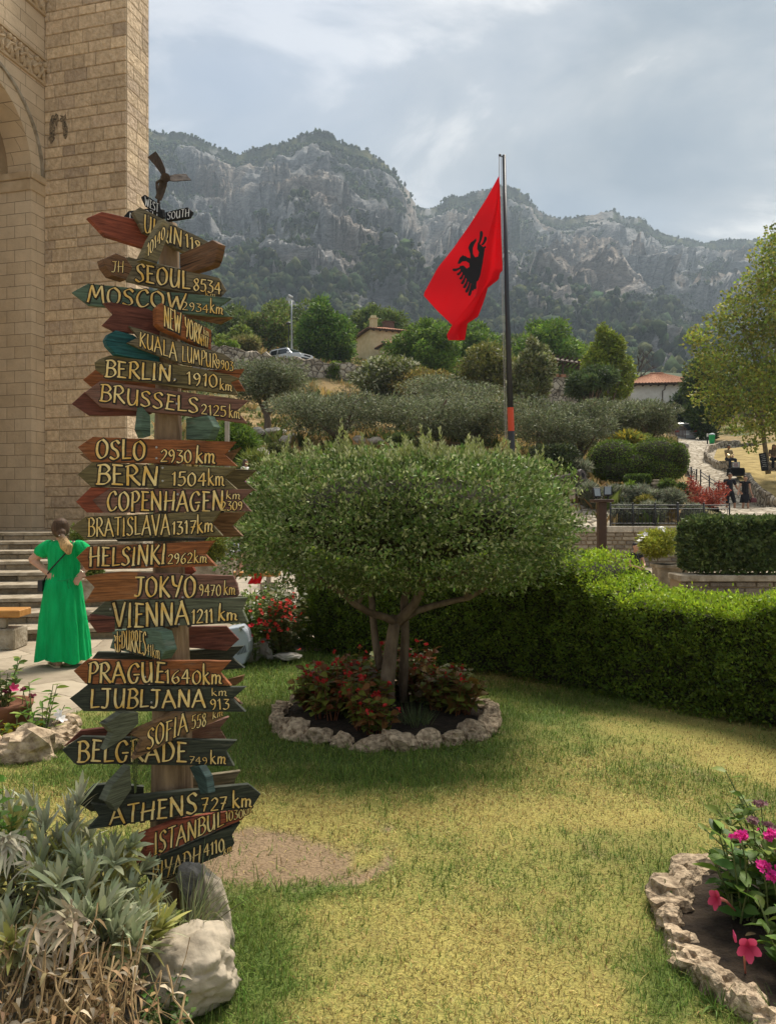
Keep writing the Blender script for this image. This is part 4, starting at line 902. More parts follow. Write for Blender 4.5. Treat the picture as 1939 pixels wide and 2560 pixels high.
# ------------------------------------------------------------------ lawn: one sheet of green, straw and bare earth patches, the tree's shadow painted in as green
def proj(X, Y, z=0.0): return CX+X/Y*F, CY-(z-H)/Y*F
def lawn_maps(X, Y):
    px, py = proj(X, np.maximum(Y, 1.2))
    q = np.stack([X*1.6, Y*1.6, 0*X], 1); n1 = fbm(q, 4, 101); n2 = fbm(q*5, 3, 107); n3 = fbm(q*.45+9, 3, 111)
    g = np.zeros_like(X)+.40+(n3-.5)*.85+(n1-.5)*1.05+(n2-.5)*.8
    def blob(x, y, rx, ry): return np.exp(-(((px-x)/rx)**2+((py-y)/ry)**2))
    for x, y, rx, ry, w_ in ((700, 1700, 330, 130, .9), (840, 1900, 430, 75, .75), (590, 2420, 150, 190, .95), (1660, 2430, 90, 170, .7), (1080, 1950, 260, 70, .3), (250, 1900, 250, 90, .35), (770, 2228, 130, 30, .8), (1280, 1780, 200, 60, .35), (1500, 1900, 500, 70, .05), (1100, 2060, 200, 120, .12), (900, 2420, 260, 120, .12)):  # wide blob before the ring paints the clipped tree's shadow into the colour
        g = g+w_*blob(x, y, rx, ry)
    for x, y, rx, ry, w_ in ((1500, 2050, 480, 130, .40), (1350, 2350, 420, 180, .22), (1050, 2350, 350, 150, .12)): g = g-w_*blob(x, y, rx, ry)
    d = np.zeros_like(X)
    for x, y, rx, ry, w_ in ((610, 2110, 150, 70, 1.0), (720, 2160, 120, 60, .85), (560, 2190, 130, 55, 1.1), (830, 2150, 110, 60, .72), (1100, 2548, 60, 14, .8), (1240, 2530, 50, 14, .8)): d = d+w_*blob(x, y, rx, ry)
    ring = np.sqrt(((px-830)/150)**2+((py-2120)/95)**2); d = d+.62*np.exp(-((ring-1)/.13)**2)*(px > 860)*sst(2020, 2060, py)
    dirt = sst(.42, .95, d*.97+(n1-.5)*1.5+(n2-.5)*1.4)
    return np.clip(g, 0, 1), dirt, n1, n2
def lawn_edge(Y):       # left edge of the lawn towards the patio
    return np.interp(Y, [0, 2.6, 4.6, 5.4, 6.3, 7.6, 8.9, 9.3], [-3.4, -3.2, -2.95, -2.95, -2.72, -2.15, -1.75, -1.5])
def lawn_far(X): return np.interp(X, [-4, -1.8, -.6, 1.2, 3.0, 4.5], [9.2, 9.2, 8.9, 8.3, 6.4, 5.4])
st_ = .05
xs = np.arange(-3.6, 5.0, st_); ysl = np.arange(.2, 9.4, st_); XX, YY = np.meshgrid(xs, ysl)
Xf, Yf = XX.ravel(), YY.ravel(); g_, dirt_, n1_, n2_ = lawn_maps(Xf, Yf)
zl = .012+(fbm(np.stack([Xf*.8, Yf*.8, 0*Xf], 1), 3, 77)-.5)*.02
zl = np.maximum(zl-dirt_*.012, .006)
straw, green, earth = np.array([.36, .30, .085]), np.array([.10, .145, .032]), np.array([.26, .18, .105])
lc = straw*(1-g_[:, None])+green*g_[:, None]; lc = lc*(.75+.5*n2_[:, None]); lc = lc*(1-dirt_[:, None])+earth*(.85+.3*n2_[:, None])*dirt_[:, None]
ok = (Xf > lawn_edge(Yf)-.0)
nr, nc = XX.shape; idx = np.arange(nr*nc).reshape(nr, nc); okg = ok.reshape(nr, nc)
Fc = np.stack([idx[:-1, :-1], idx[:-1, 1:], idx[1:, 1:], idx[1:, :-1]], -1).reshape(-1, 4); Fc = Fc[okg[:-1, :-1].ravel() & okg[:-1, 1:].ravel() & okg[1:, :-1].ravel()]
LAWNM = M('lawn_soil', (.75, .75, .75), (1.2, 1.2, 1.2), scale=60, attr=True, bump=1.0, bscale=70, rough=1)
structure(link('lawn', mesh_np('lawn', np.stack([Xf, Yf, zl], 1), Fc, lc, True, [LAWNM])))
# cracked earth plates of the bare patch are carried by a crackle in the soil itself
rng = np.random.default_rng(21)
def grass_band(y0, y1, dens, hgt, wid):
    n = int((y1-y0)*8.4*dens); X = rng.uniform(-3.5, 4.9, n); Y = rng.uniform(y0, y1, n)
    k = (np.abs(X/Y) < .56) & (X > lawn_edge(Y)+.02) & (Y < lawn_far(X)+.1); X, Y = X[k], Y[k]
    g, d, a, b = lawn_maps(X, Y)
    keep = rng.random(len(X)) > d*.93-.02
    for (cx, cy, r) in ((-.02, 6.37, .86), (1.86, 2.95, .70)): keep &= (X-cx)**2+(Y-cy)**2 > r*r
    keep &= ~((X < -.80) & (Y < 3.0) & (X < -.62-.25*(3.0-Y)))
    X, Y, g = X[keep], Y[keep], g[keep]; n = len(X)
    isg = rng.random(n) < np.clip(g*1.25-.05, .06, .97)
    L_ = hgt*rng.gamma(5, .2, n)*np.where(isg, .75+.8*g, .85); lean = rng.gamma(2.2, .42, n)*np.where(isg, .8, 1.35)
    az = rng.uniform(0, 2*np.pi, n); d_ = unit(np.stack([np.cos(az)*lean, np.sin(az)*lean, np.ones(n)], 1))
    c = np.where(isg[:, None], jcol(n, rng, (.125, .20, .035), .30, (.21, .25, .055), .35), jcol(n, rng, (.45, .385, .135), .36, (.27, .17, .06), .30))
    sd = unit(np.stack([-np.sin(az), np.cos(az), np.zeros(n)], 1)+rng.normal(size=(n, 3))*.3)
    w_ = wid*(.7+.6*rng.random(n))[:, None]; p = np.stack([X, Y, np.full(n, .006)], 1)
    mid = p+d_*(L_*.55)[:, None]; tip = p+d_*L_[:, None]+np.stack([np.cos(az), np.sin(az), -.8*np.ones(n)], 1)*(L_*.22*lean)[:, None]
    V = np.stack([p-sd*w_*.5, p+sd*w_*.5, mid+sd*w_*.45, tip, mid-sd*w_*.45], 1).reshape(-1, 3)
    f = (np.array([(0, 1, 2, 4), (4, 2, 3, 3)])[None]+np.arange(n)[:, None, None]*5).reshape(-1, 4)
    return V, f, np.repeat(c, 5, 0)
parts_ = [grass_band(1.9, 3.4, 15000, .028, .0030), grass_band(3.4, 5.0, 10500, .029, .0038), grass_band(5.0, 7.0, 6200, .027, .0046), grass_band(7.0, 9.4, 4000, .032, .006)]
V, Fc, c = merge(parts_)
tri = Fc[:, 2] == Fc[:, 3]
me = bpy.data.meshes.new('grass')
def mixed(name, V, quads, tris, cols, mats):
    me = bpy.data.meshes.new(name); me.vertices.add(len(V)); me.vertices.foreach_set('co', V.astype(np.float32).ravel())
    li = np.concatenate([quads.ravel(), tris.ravel()]).astype(np.int32); me.loops.add(len(li)); me.loops.foreach_set('vertex_index', li)
    ls = np.concatenate([np.arange(len(quads))*4, len(quads)*4+np.arange(len(tris))*3]).astype(np.int32)
    me.polygons.add(len(ls)); me.polygons.foreach_set('loop_start', ls)
    at = me.color_attributes.new('Col', 'FLOAT_COLOR', 'POINT'); c4 = np.ones((len(V), 4), np.float32); c4[:, :3] = cols; at.data.foreach_set('color', c4.ravel())
    for m in mats: me.materials.append(m)
    me.update(calc_edges=True); return me
grass = link('grass', mixed('grass', V, Fc[~tri], Fc[tri][:, :3], c, [GRASS])); grass['kind'] = 'stuff'
tag(grass, 'short dry lawn grass, straw yellow with greener patches', 'grass')

# ------------------------------------------------------------------ rocks
def rock_mesh(name, dims, seed, sub=3, rough=.25, mat_=ROCK, facet=.28):
    bm = bmesh.new(); bmesh.ops.create_icosphere(bm, subdivisions=sub, radius=1.0)
    co = np.array([v.co[:] for v in bm.verts]); d = 1+rough*2.0*(fbm(co*1.3+seed*7.7, 2, seed)-.5)+rough*1.2*(fbm(co*3.7+seed*3.1, 3, seed+5, ridged=True)-.6)
    co = co*d[:, None]
    fac = np.round(co*2.2+.0)/2.2; co = co*(1-facet)+fac*facet
    co = co*np.array(dims)*.5
    for v, c_ in zip(bm.verts, co): v.co = c_
    me = bpy.data.meshes.new(name); bm.to_mesh(me); bm.free(); me.materials.append(mat_)
    me.polygons.foreach_set('use_smooth', np.zeros(len(me.polygons), bool)); me.update(); return me
EDGER = M('bed_stone', (.12, .078, .045), (.56, .43, .29), scale=22, bump=1.0, bscale=38, rough=.95, rnd=.18, detail=7, ramp=(.30, .62))
EDGE_MESH = [rock_mesh('edging_rock', (.26, .19, .20), s, 3, .55, EDGER, .36) for s in range(40, 47)]
def edging(pts, label, group, cat='rock', smin=.8, smax=1.15):
    for i, (x, y, a, s) in enumerate(pts):
        o = link('edging_rock', EDGE_MESH[i % len(EDGE_MESH)], None, (x, y, .035*s)); o.rotation_euler = (random.uniform(-.3, .3), random.uniform(-.3, .3), a)
        o.scale = (s, s*random.uniform(.85, 1.1), s*random.uniform(.75, 1.05)); tag(o, label, cat, group)
def ringpts(cx, cy, r, n, a0=0, a1=2*math.pi, s=1.0):
    res = []
    for i in range(n):
        a = a0+(a1-a0)*i/n; rr = r*(1+random.uniform(-.02, .02)); res.append((cx+rr*math.cos(a), cy+rr*math.sin(a), a+math.pi/2+random.uniform(-.3, .3), s*random.uniform(.8, 1.2)))
    return res
TCX, TCY = -.02, 6.37
edging(ringpts(TCX, TCY, .88, 26, s=.86), 'rough pale stone in the ring round the planted bed under the clipped tree', 'stones ringing the bed under the clipped tree')
def soil_disc(name, cx, cy, r, z, kind_label):
    mb = MB(); vs = [(cx, cy, z+.05)]; n = 40
    for k in range(n): vs.append((cx+r*math.cos(2*math.pi*k/n), cy+r*math.sin(2*math.pi*k/n), z))
    mb.add(vs, [(0, 1+k, 1+(k+1) % n) for k in range(n)]); o = mb.build(name, SOIL, None, (0, 0, 0)); return structure(o)
soil_disc('planting_soil', TCX, TCY, .9, .03, '')
soil_disc('planting_soil', 1.86, 2.95, .76, .05, '')

# ------------------------------------------------------------------ the clipped tree
tree = thing('clipped_tree', 'clipped tree with broad flat topped crown on forked trunks in a stone ring', 'tree', (TCX+.02, TCY, 0))
def T(x, y, Y): return P(580+x*.5373, 1060+y*.5373, Y)          # pixel of the tree crop, at distance Y
tb = MB()
tb.tube([T(712, 1300, 6.30), T(722, 1200, 6.32), T(735, 1080, 6.35), T(750, 960, 6.38), T(765, 890, 6.40)], [0.0785, 0.0627, 0.0546, 0.0500, 0.0453], 14)
tb.tube([T(762, 925, 6.38), T(715, 900, 6.34), T(640, 878, 6.28), T(575, 840, 6.2), T(510, 785, 6.12), T(440, 745, 6.02), T(380, 690, 5.95)], [0.0372, 0.0326, 0.0290, 0.0268, 0.0245, 0.0209, 0.0116], 10)
tb.tube([T(580, 845, 6.2), T(610, 790, 6.28), T(630, 735, 6.35), T(640, 640, 6.4)], [0.0209, 0.0174, 0.0151, 0.0116], 8)
tb.tube([T(690, 1140, 6.42), T(668, 1020, 6.5), T(655, 900, 6.55), T(650, 820, 6.58), T(632, 740, 6.62), T(610, 640, 6.66)], [0.0348, 0.0326, 0.0290, 0.0268, 0.0232, 0.0174], 10)
tb.tube([T(795, 1290, 6.55), T(798, 1150, 6.52), T(805, 980, 6.5), T(800, 830, 6.5), T(815, 760, 6.5), T(830, 640, 6.5)], [0.0407, 0.0384, 0.0360, 0.0348, 0.0326, 0.0232], 12)
tb.tube([T(760, 930, 6.40), T(800, 890, 6.38), T(845, 840, 6.33), T(880, 770, 6.28), T(930, 730, 6.22), T(1030, 700, 6.1), T(1120, 675, 6.0), T(1200, 600, 5.9)], [0.0465, 0.0419, 0.0384, 0.0348, 0.0290, 0.0245, 0.0209, 0.0128], 12)
tb.tube([T(800, 905, 6.42), T(860, 868, 6.46), T(940, 845, 6.5), T(1020, 825, 6.52), T(1100, 808, 6.5), T(1165, 770, 6.45), T(1215, 715, 6.4), T(1240, 640, 6.38)], [0.0326, 0.0302, 0.0279, 0.0256, 0.0245, 0.0221, 0.0197, 0.0116], 10)
tb.tube([T(1085, 815, 6.5), T(1095, 760, 6.46), T(1125, 700, 6.42), T(1140, 640, 6.4)], [0.0209, 0.0187, 0.0151, 0.0105], 8)
tb.tube([T(880, 770, 6.28), T(870, 700, 6.3), T(860, 620, 6.3)], [0.0232, 0.0187, 0.0116], 8)
tb.tube([T(440, 745, 6.02), T(400, 740, 5.9), T(330, 700, 5.8)], [0.0128, 0.0093, 0.0058], 6)
tb.build('trunk', BARK_OLIVE, tree, smooth=True, fixn=False)
# crown: a flattened dome with a lumpy clipped surface
def crown_pts(n, rng, depth=.16):
    d = rdir(n*2, rng); p = 4.0
    sup = d/(np.abs(d)**p).sum(1, keepdims=True)**(1/p)            # super-ellipsoid
    lump = 1+.12*(fbm(d*2.6, 3, 201)-.5)*2+.20*(fbm(d*8, 2, 207)-.5)*2
    e = rng.random(len(d))**2.2*depth
    q = sup*(lump*(1-e))[:, None]
    return q[:n], unit(sup*np.array([1/1.4, 1/1.1, 1/.62]))[:n]
cc = np.array([TCX+.155, TCY+.05, 1.635]); cr = np.array([1.27, 1.10, .53])
rng = np.random.default_rng(31)
NL = 78000
q, nn = crown_pts(NL, rng, .24); p = cc+q*cr
p[:, 2] -= .10*((p[:, 0]-cc[0])/1.4)**2*(p[:, 2] > cc[2])+0.0
k = rng.random(NL) < np.where(q[:, 2] < -.75, .55, 1); p, nn = p[k], nn[k]; n = len(p)
d = unit(nn*.9+rng.normal(size=(n, 3))*.75+np.array([0, 0, .45])); up = unit(nn+rng.normal(size=(n, 3))*.6)
tone = fbm(p*3.2, 3, 211)[:, None]
col = jcol(n, rng, (.140, .208, .050), .34, (.38, .41, .19), .24)*(.60+.8*tone); topk = (p[:, 2]-cc[2])/.6
col = col*(1+.0*topk[:, None])
A_ = diamonds(p, d, up, rng.uniform(.027, .047, n), rng.uniform(.014, .022, n), col, .12)
# new shoots standing above the clipped top
ns = 340; ang = rng.uniform(0, 2*np.pi, ns); rr_ = np.sqrt(rng.random(ns)); sx = cc[0]+np.cos(ang)*rr_*1.25; sy = cc[1]+np.sin(ang)*rr_*1.05
sz0 = cc[2]+cr[2]*.93*(1-.17*rr_**4)
sp_, sd_, sl_, sw_, scol = [], [], [], [], []
for i in range(ns):
    hgt = rng.gamma(1.6, .036)+.01 if rng.random() < .93 else rng.uniform(.12, .20); m_ = int(6+hgt*90); lean = rng.normal(size=2)*.22
    for j in range(m_):
        t = (j+1)/m_; a = j*2.4+rng.random(); sp_.append((sx[i]+lean[0]*hgt*t, sy[i]+lean[1]*hgt*t, sz0[i]+hgt*t)); sd_.append((math.cos(a)*.75+lean[0], math.sin(a)*.75+lean[1], .8+t*.6)); sl_.append(rng.uniform(.034, .056)*(1.1-.3*t)); sw_.append(rng.uniform(.013, .02)); scol.append((.27, .30, .10) if rng.random() < .7 else (.38, .39, .20))
sp_, sd_ = np.array(sp_), unit(np.array(sd_)); up = unit(rng.normal(size=sp_.shape)); scol = np.array(scol)*(1+rng.normal(size=(len(sp_), 1))*.15)
B_ = diamonds(sp_, sd_, up, np.array(sl_), np.array(sw_), scol, .12)
V, Fc, c = merge([A_, B_])
link('crown', mesh_np('crown', V-np.array(tree.location), Fc, c, False, [LEAF_GLOSS]), tree)
# dark solid core added inside the crown to block light and view
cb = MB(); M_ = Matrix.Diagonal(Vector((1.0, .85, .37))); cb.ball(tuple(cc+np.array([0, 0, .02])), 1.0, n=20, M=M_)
cb.build('shade_core', M('dark_core', (.022, .022, .012), (.05, .042, .024), scale=22, rough=1, bump=1.0, bscale=40), tree, smooth=True)

# ------------------------------------------------------------------ the long hedge
hpath = [(-1.15, 10.4, 1.20), (-.95, 9.25, 1.20), (.1, 8.55, 1.2), (1.15, 7.85, 1.26), (1.74, 7.26, 1.27), (1.80, 7.18, 1.23), (1.86, 7.08, 1.06), (2.02, 6.90, 1.03), (2.10, 6.82, .95), (2.78, 6.12, .91), (2.86, 6.02, 1.03), (3.10, 5.70, 1.07), (4.2, 4.2, 1.1)]
hp = np.array(hpath); HW = .82
seg = np.linalg.norm(np.diff(hp[:, :2], axis=0), axis=1); acc = np.concatenate([[0], np.cumsum(seg)]); HL = acc[-1]
def hpos(s):
    x = np.interp(s, acc, hp[:, 0]); y = np.interp(s, acc, hp[:, 1]); h = np.interp(s, acc, hp[:, 2])
    e = .05; dx = np.interp(s+e, acc, hp[:, 0])-np.interp(s-e, acc, hp[:, 0]); dy = np.interp(s+e, acc, hp[:, 1])-np.interp(s-e, acc, hp[:, 1])
    l = np.hypot(dx, dy); return x, y, h, dx/l, dy/l
hedge = thing('hedge', 'long clipped green privet hedge with stepped bright top along the lawn', 'hedge', (1.15, 7.85, 0))
rng = np.random.default_rng(41)
def hedge_leaves(n, face):
    s = rng.uniform(0, HL, n); x, y, h, tx, ty = hpos(s); nx, ny = ty, -tx                     # outward of the front = towards the camera
    sg = np.where(ny < 0, 1, -1); nx, ny = nx*sg, ny*sg
    lump = .09*(fbm(np.stack([s*1.6, rng.random(n)*0, s*0], 1), 3, 5)-.5)
    if face == 'front':
        z = rng.random(n)**.9*h; lum2 = .12*(fbm(np.stack([s*2.2, z*2.2, 0*s], 1), 3, 9)-.5)*2+.10*(fbm(np.stack([s*7, z*11, 0*s], 1), 2, 19)-.5)*2; e = rng.random(n)**2*.16-.01
        X = x+nx*(lum2-e+.02*0); Y = y+ny*(lum2-e); N_ = np.stack([nx, ny, 0.15+0*nx], 1); Z = np.maximum(z, .015)
        Zf = z/h; k = rng.random(n) > .45*sst(.10, .01, Zf)
    elif face == 'top':
        u = rng.random(n); lum2 = .05*(fbm(np.stack([s*2.2, u*1.7, 0*s], 1), 3, 13)-.5)*2; e = rng.random(n)**2*.10
        X = x-nx*u*HW; Y = y-ny*u*HW; Z = h+lum2-e+rng.gamma(1.5, .012, n); N_ = np.stack([0*nx, 0*ny, 1+0*nx], 1); k = np.ones(n, bool)
    else:
        z = rng.random(n)*h; X = x-nx*(HW-rng.random(n)*.1); Y = y-ny*(HW-rng.random(n)*.1); Z = z; N_ = -np.stack([nx, ny, 0*nx], 1); k = np.ones(n, bool)
    p = np.stack([X, Y, Z], 1)[k]; return p, unit(N_[k]), (h[k], Z[k])
parts_ = []
for face, n in (('front', 72000), ('top', 34000), ('back', 12000)):
    p, N_, (hh_, zz_) = hedge_leaves(n, face); m_ = len(p)
    d = unit(N_*.8+rng.normal(size=(m_, 3))*.8+np.array([0, 0, .25])); up = unit(N_+rng.normal(size=(m_, 3))*.7)
    tone = fbm(p*4.5, 3, 15)[:, None]
    col = jcol(m_, rng, (.115, .178, .018), .30, (.19, .25, .024), .28)*(.7+.6*tone)
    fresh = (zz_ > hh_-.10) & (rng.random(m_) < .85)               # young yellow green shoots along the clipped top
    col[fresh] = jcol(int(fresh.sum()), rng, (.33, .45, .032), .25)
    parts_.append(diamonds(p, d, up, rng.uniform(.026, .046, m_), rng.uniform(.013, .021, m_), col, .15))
V, Fc, c = merge(parts_)
link('foliage', mesh_np('foliage', V-np.array(hedge.location), Fc, c, False, [LEAF]), hedge)
hb = MB(); ss = np.linspace(0, HL, 80); prev = None  # dark solid core added inside the hedge to block light, with real stems below
x, y, h, tx, ty = hpos(ss); sg = np.where(-tx < 0, 1, -1); nx, ny = ty*sg, -tx*sg
vs = []
for i in range(len(ss)):
    a = (x[i]-nx[i]*.13, y[i]-ny[i]*.13); b = (x[i]-nx[i]*(HW-.12), y[i]-ny[i]*(HW-.12)); t_ = h[i]-.10
    vs += [(a[0], a[1], .05), (a[0], a[1], t_), (b[0], b[1], t_), (b[0], b[1], .05)]
fs = [(4*i+j, 4*i+(j+1) % 4, 4*i+4+(j+1) % 4, 4*i+4+j) for i in range(len(ss)-1) for j in range(4)]+[(0, 1, 2, 3), tuple(len(vs)-4+j for j in (3, 2, 1, 0))]
hb.add(vs, fs); 
for i in range(0, len(ss), 2):
    for kx in (.2, .55):
        bx, by = x[i]-nx[i]*kx+random.uniform(-.05, .05), y[i]-ny[i]*kx; hb.tube([(bx, by, 0), (bx+random.uniform(-.05, .05), by, .3)], .014, 5)
hb.build('shade_core', _MC['dark_core'], hedge)
# ------------------------------------------------------------------ plants of the beds
def wide(t): return math.sin(math.pi*min(1, max(0.05, .06+.90*t)))**.65*(1 if t < .45 else 1-.55*((t-.45)/.55)**1.5)
def lance(t): return max(.04, math.sin(math.pi*min(1, .10+.88*t))**.9)
STEM_G = M('green_stem', (.10, .14, .04), (.16, .18, .06), scale=20, rough=.6)
STEM_R = M('red_stem', (.16, .045, .02), (.22, .09, .035), scale=20, rough=.6)
def bush_of_stems(rng, n_st, h, spread, lean=.5, n_seg=5):
    "stem polylines growing from the base, local coordinates"
    st = []
    for i in range(n_st):
        a = rng.uniform(0, 2*np.pi); r0 = rng.uniform(0, .25)*spread; hh = h*rng.uniform(.55, 1.05); r1 = spread*rng.uniform(.3, 1.0)
        b = a+rng.uniform(-.6, .6)
        st.append([Vector((r0*math.cos(a)+(r1*math.cos(b)-r0*math.cos(a))*t**1.2, r0*math.sin(a)+(r1*math.sin(b)-r0*math.sin(a))*t**1.2, hh*t)) for t in np.linspace(0, 1, n_seg)])
    return st
def leafy(rng, stems, per, ln, wd, cols, alt=None, palt=0, t0=.25, droop=.35, out_=.9, S=3, prof=wide, fold=.12, var=.25):
    ps, ds, ts = [], [], []
    for st in stems:
        for j in range(per):
            t = t0+(1-t0)*(j+rng.random())/per; k = min(int(t*(len(st)-1)), len(st)-2); f = t*(len(st)-1)-k
            q = st[k].lerp(st[k+1], f); a = j*2.4+rng.uniform(-.5, .5)
            ps.append(q); ds.append((math.cos(a)*out_, math.sin(a)*out_, rng.uniform(.15, .7))); ts.append(t)
    ps, ds = np.array([tuple(p) for p in ps]), unit(np.array(ds)); n = len(ps)
    up = unit(np.array([0, 0, 1.0])[None]+rng.normal(size=(n, 3))*.35)
    return straps(ps, ds, up, ln*rng.uniform(.65, 1.15, n), wd*rng.uniform(.7, 1.15, n), droop*rng.uniform(.4, 1.5, n), jcol(n, rng, cols, var, alt, palt), S=S, prof=prof, fold=fold)
def stems_mesh(stems, r, mat_, name='stem'):
    mb = MB()
    for st in stems: mb.tube(st, [r*(1-.5*i/(len(st)-1)) for i in range(len(st))], 5, cap=False)
    return mb.mesh(name, mat_, fixn=False, smooth=True)
def petals(rng, centers, n_pet, ln, wd, col, tilt=.5, normal=None, var=.12, tipcol=None, droop=.05):
    parts = []
    for c in centers:
        nrm = unit(np.array(normal if normal is not None else rng.normal(size=3)*.5+np.array([0, -.5, .8]), float)); a0 = rng.random()*6
        u = unit(np.cross(nrm, [0.3, .2, .9])); v = np.cross(nrm, u); ang = a0+np.arange(n_pet)*2*np.pi/n_pet
        d = unit(np.cos(ang)[:, None]*u+np.sin(ang)[:, None]*v+nrm*tilt)
        parts.append(straps(np.repeat([c], n_pet, 0), d, np.repeat([nrm], n_pet, 0), ln, wd, droop, jcol(n_pet, rng, col, var), S=4, tipcol=tipcol, prof=lambda t: .35+.65*math.sin(math.pi*min(1, .2+.75*t))**.8 if t < .98 else .3))
    return merge(parts)
def blossoms(parent, rng, centers, n_pet, ln, wd, col, tilt=.5, name='flower', **k):
    "one object for each flower"
    for c in centers:
        V, Fc, cc_ = petals(rng, [(0, 0, 0)], n_pet, ln, wd, col, tilt, **k); o = link(name, mesh_np(name, V, Fc, cc_, False, [PETAL]), parent); o.location = tuple(c)
# ---- begonias in the ring
def begonia(seed, h, spread, col, alt, palt):
    rng = np.random.default_rng(seed); st = bush_of_stems(rng, 9, h, spread)
    V, Fc, c = leafy(rng, st, 8, .088, .066, col, alt, palt, t0=.2, droop=.45)
    lf = mesh_np('foliage', V, Fc, c, False, [LEAF_GLOSS])
    fl = []
    for s in st:
        if rng.random() < .38:
            V, Fc, c = petals(rng, [(rng.normal()*.009, rng.normal()*.009, rng.normal()*.008) for _ in range(4)], 4, .015, .013, (.62, .05, .045)); fl.append((mesh_np('flower_cluster', V, Fc, c, False, [PETAL]), s[-1]+Vector((0, 0, .01))))
    return stems_mesh(st, .0045, STEM_R), lf, fl
BEG = [begonia(1, .36, .17, (.20, .095, .030), (.17, .18, .035), .6), begonia(2, .30, .17, (.18, .115, .030), (.19, .22, .036), .65), begonia(3, .44, .16, (.22, .09, .030), (.18, .19, .03), .5), begonia(4, .28, .16, (.17, .20, .030), (.22, .10, .03), .3)]
bspots = []
rb = random.Random(12)
for i in range(46):
    a = rb.uniform(0, 2*math.pi); r = .68*math.sqrt(rb.uniform(.12, 1)); x, y = TCX+r*math.cos(a), TCY+r*math.sin(a)
    if abs(x-TCX) < .12 and abs(y-TCY) < .15: continue
    if .13 < x-TCX < .34 and y < TCY-.15: continue
    bspots.append((x, y))
for i, (x, y) in enumerate(bspots):
    k = 3 if (-.1 < x-TCX < .12 and y < TCY) or i % 11 == 5 else (2 if i % 5 == 0 else i % 2)
    b = thing('begonia', 'bronze leaved begonia with small red flowers in the stone ring under the clipped tree' if k != 3 else 'greener leaved begonia in front of the clipped tree trunk', 'plant', (x, y, .03), rb.uniform(0, 6), 'begonias in the stone ringed bed')
    s = rb.uniform(.85, 1.25); b.scale = (s, s, s)
    for nm, me in zip(('stem', 'foliage'), BEG[k]): link(nm, me, b)
    for me, p_ in BEG[k][2]: link('flower_cluster', me, b, tuple(p_))
rng = np.random.default_rng(55)
def tuft(n, r, h, col, droop=.5, wd=.004, lean=.5, seed=1):
    rng = np.random.default_rng(seed); a = rng.uniform(0, 2*np.pi, n); p = np.stack([np.cos(a)*r*rng.random(n), np.sin(a)*r*rng.random(n), np.zeros(n)], 1)
    d = unit(np.stack([np.cos(a)*lean*rng.random(n)*1.5, np.sin(a)*lean*rng.random(n)*1.5, np.ones(n)], 1)); up = unit(rng.normal(size=(n, 3)))
    return straps(p, d, up, h*rng.uniform(.5, 1.15, n), wd, droop*rng.random(n), jcol(n, rng, col, .25), S=4, prof=lambda t: max(.08, 1-t**1.5))
V, Fc, c = tuft(160, .12, .24, (.12, .16, .06), seed=3)
tag(link('grass_tuft', mesh_np('grass_tuft', V, Fc, c, False, [GRASS]), None, (TCX+.24, TCY-.38, .03)), 'loose green grass tuft in the stone ring right of the clipped tree trunk', 'grass tuft')

# ---- silvery sage bed at the signpost's foot
SAGE = M('sage_leaf', (1, 1, 1), attr=True, rough=.8, transl=.18, spec=.15)
sage_bank = MB()
def bank_mesh():
    xs_ = np.linspace(-2.6, -.62, 50); ys_ = np.linspace(2.30, 3.1, 60); X, Y = np.meshgrid(xs_, ys_)
    e = sst(-.80, -.96, X+.03*np.sin(Y*9))*sst(3.08, 2.85, Y)*sst(2.38, 2.50, Y)
    Z = .30*e*(.75+.5*fbm(np.stack([X.ravel()*3, Y.ravel()*3, 0*X.ravel()], 1), 4, 88).reshape(X.shape))-.02
    idx = np.arange(X.size).reshape(X.shape); Fc = np.stack([idx[:-1, :-1], idx[:-1, 1:], idx[1:, 1:], idx[1:, :-1]], -1).reshape(-1, 4)
    return mesh_np('planting_bank', np.stack([X.ravel(), Y.ravel(), Z.ravel()], 1), Fc, None, True, [M('bank_soil', (.045, .035, .024), (.13, .10, .07), scale=14, bump=1.0, bscale=30, rough=1)])
structure(link('planting_bank', bank_mesh()))
def rosette(rng, base, axis, n, L_, W_, col, droop, spread=1.0):
    a = np.arange(n)*2.4+rng.uniform(0, 6); t = np.arange(n)/n                                  # outer leaves first
    ax = unit(np.array(axis, float)); u = unit(np.cross(ax, [.31, .9, .2])); v = np.cross(ax, u)
    op = (1.25-1.0*t)*spread; d = unit(np.cos(a)[:, None]*u*op[:, None]+np.sin(a)[:, None]*v*op[:, None]+ax)
    p = np.array(base)[None]+ax*(t*L_*.35)[:, None]
    return straps(p, d, np.repeat([ax], n, 0), L_*rng.uniform(.7, 1.1, n)*(1-.25*t), W_*rng.uniform(.8, 1.15, n), droop*rng.uniform(.2, 1.3, n)*(1-t*.7), jcol(n, rng, col, .14), S=6, prof=lance, fold=.10)
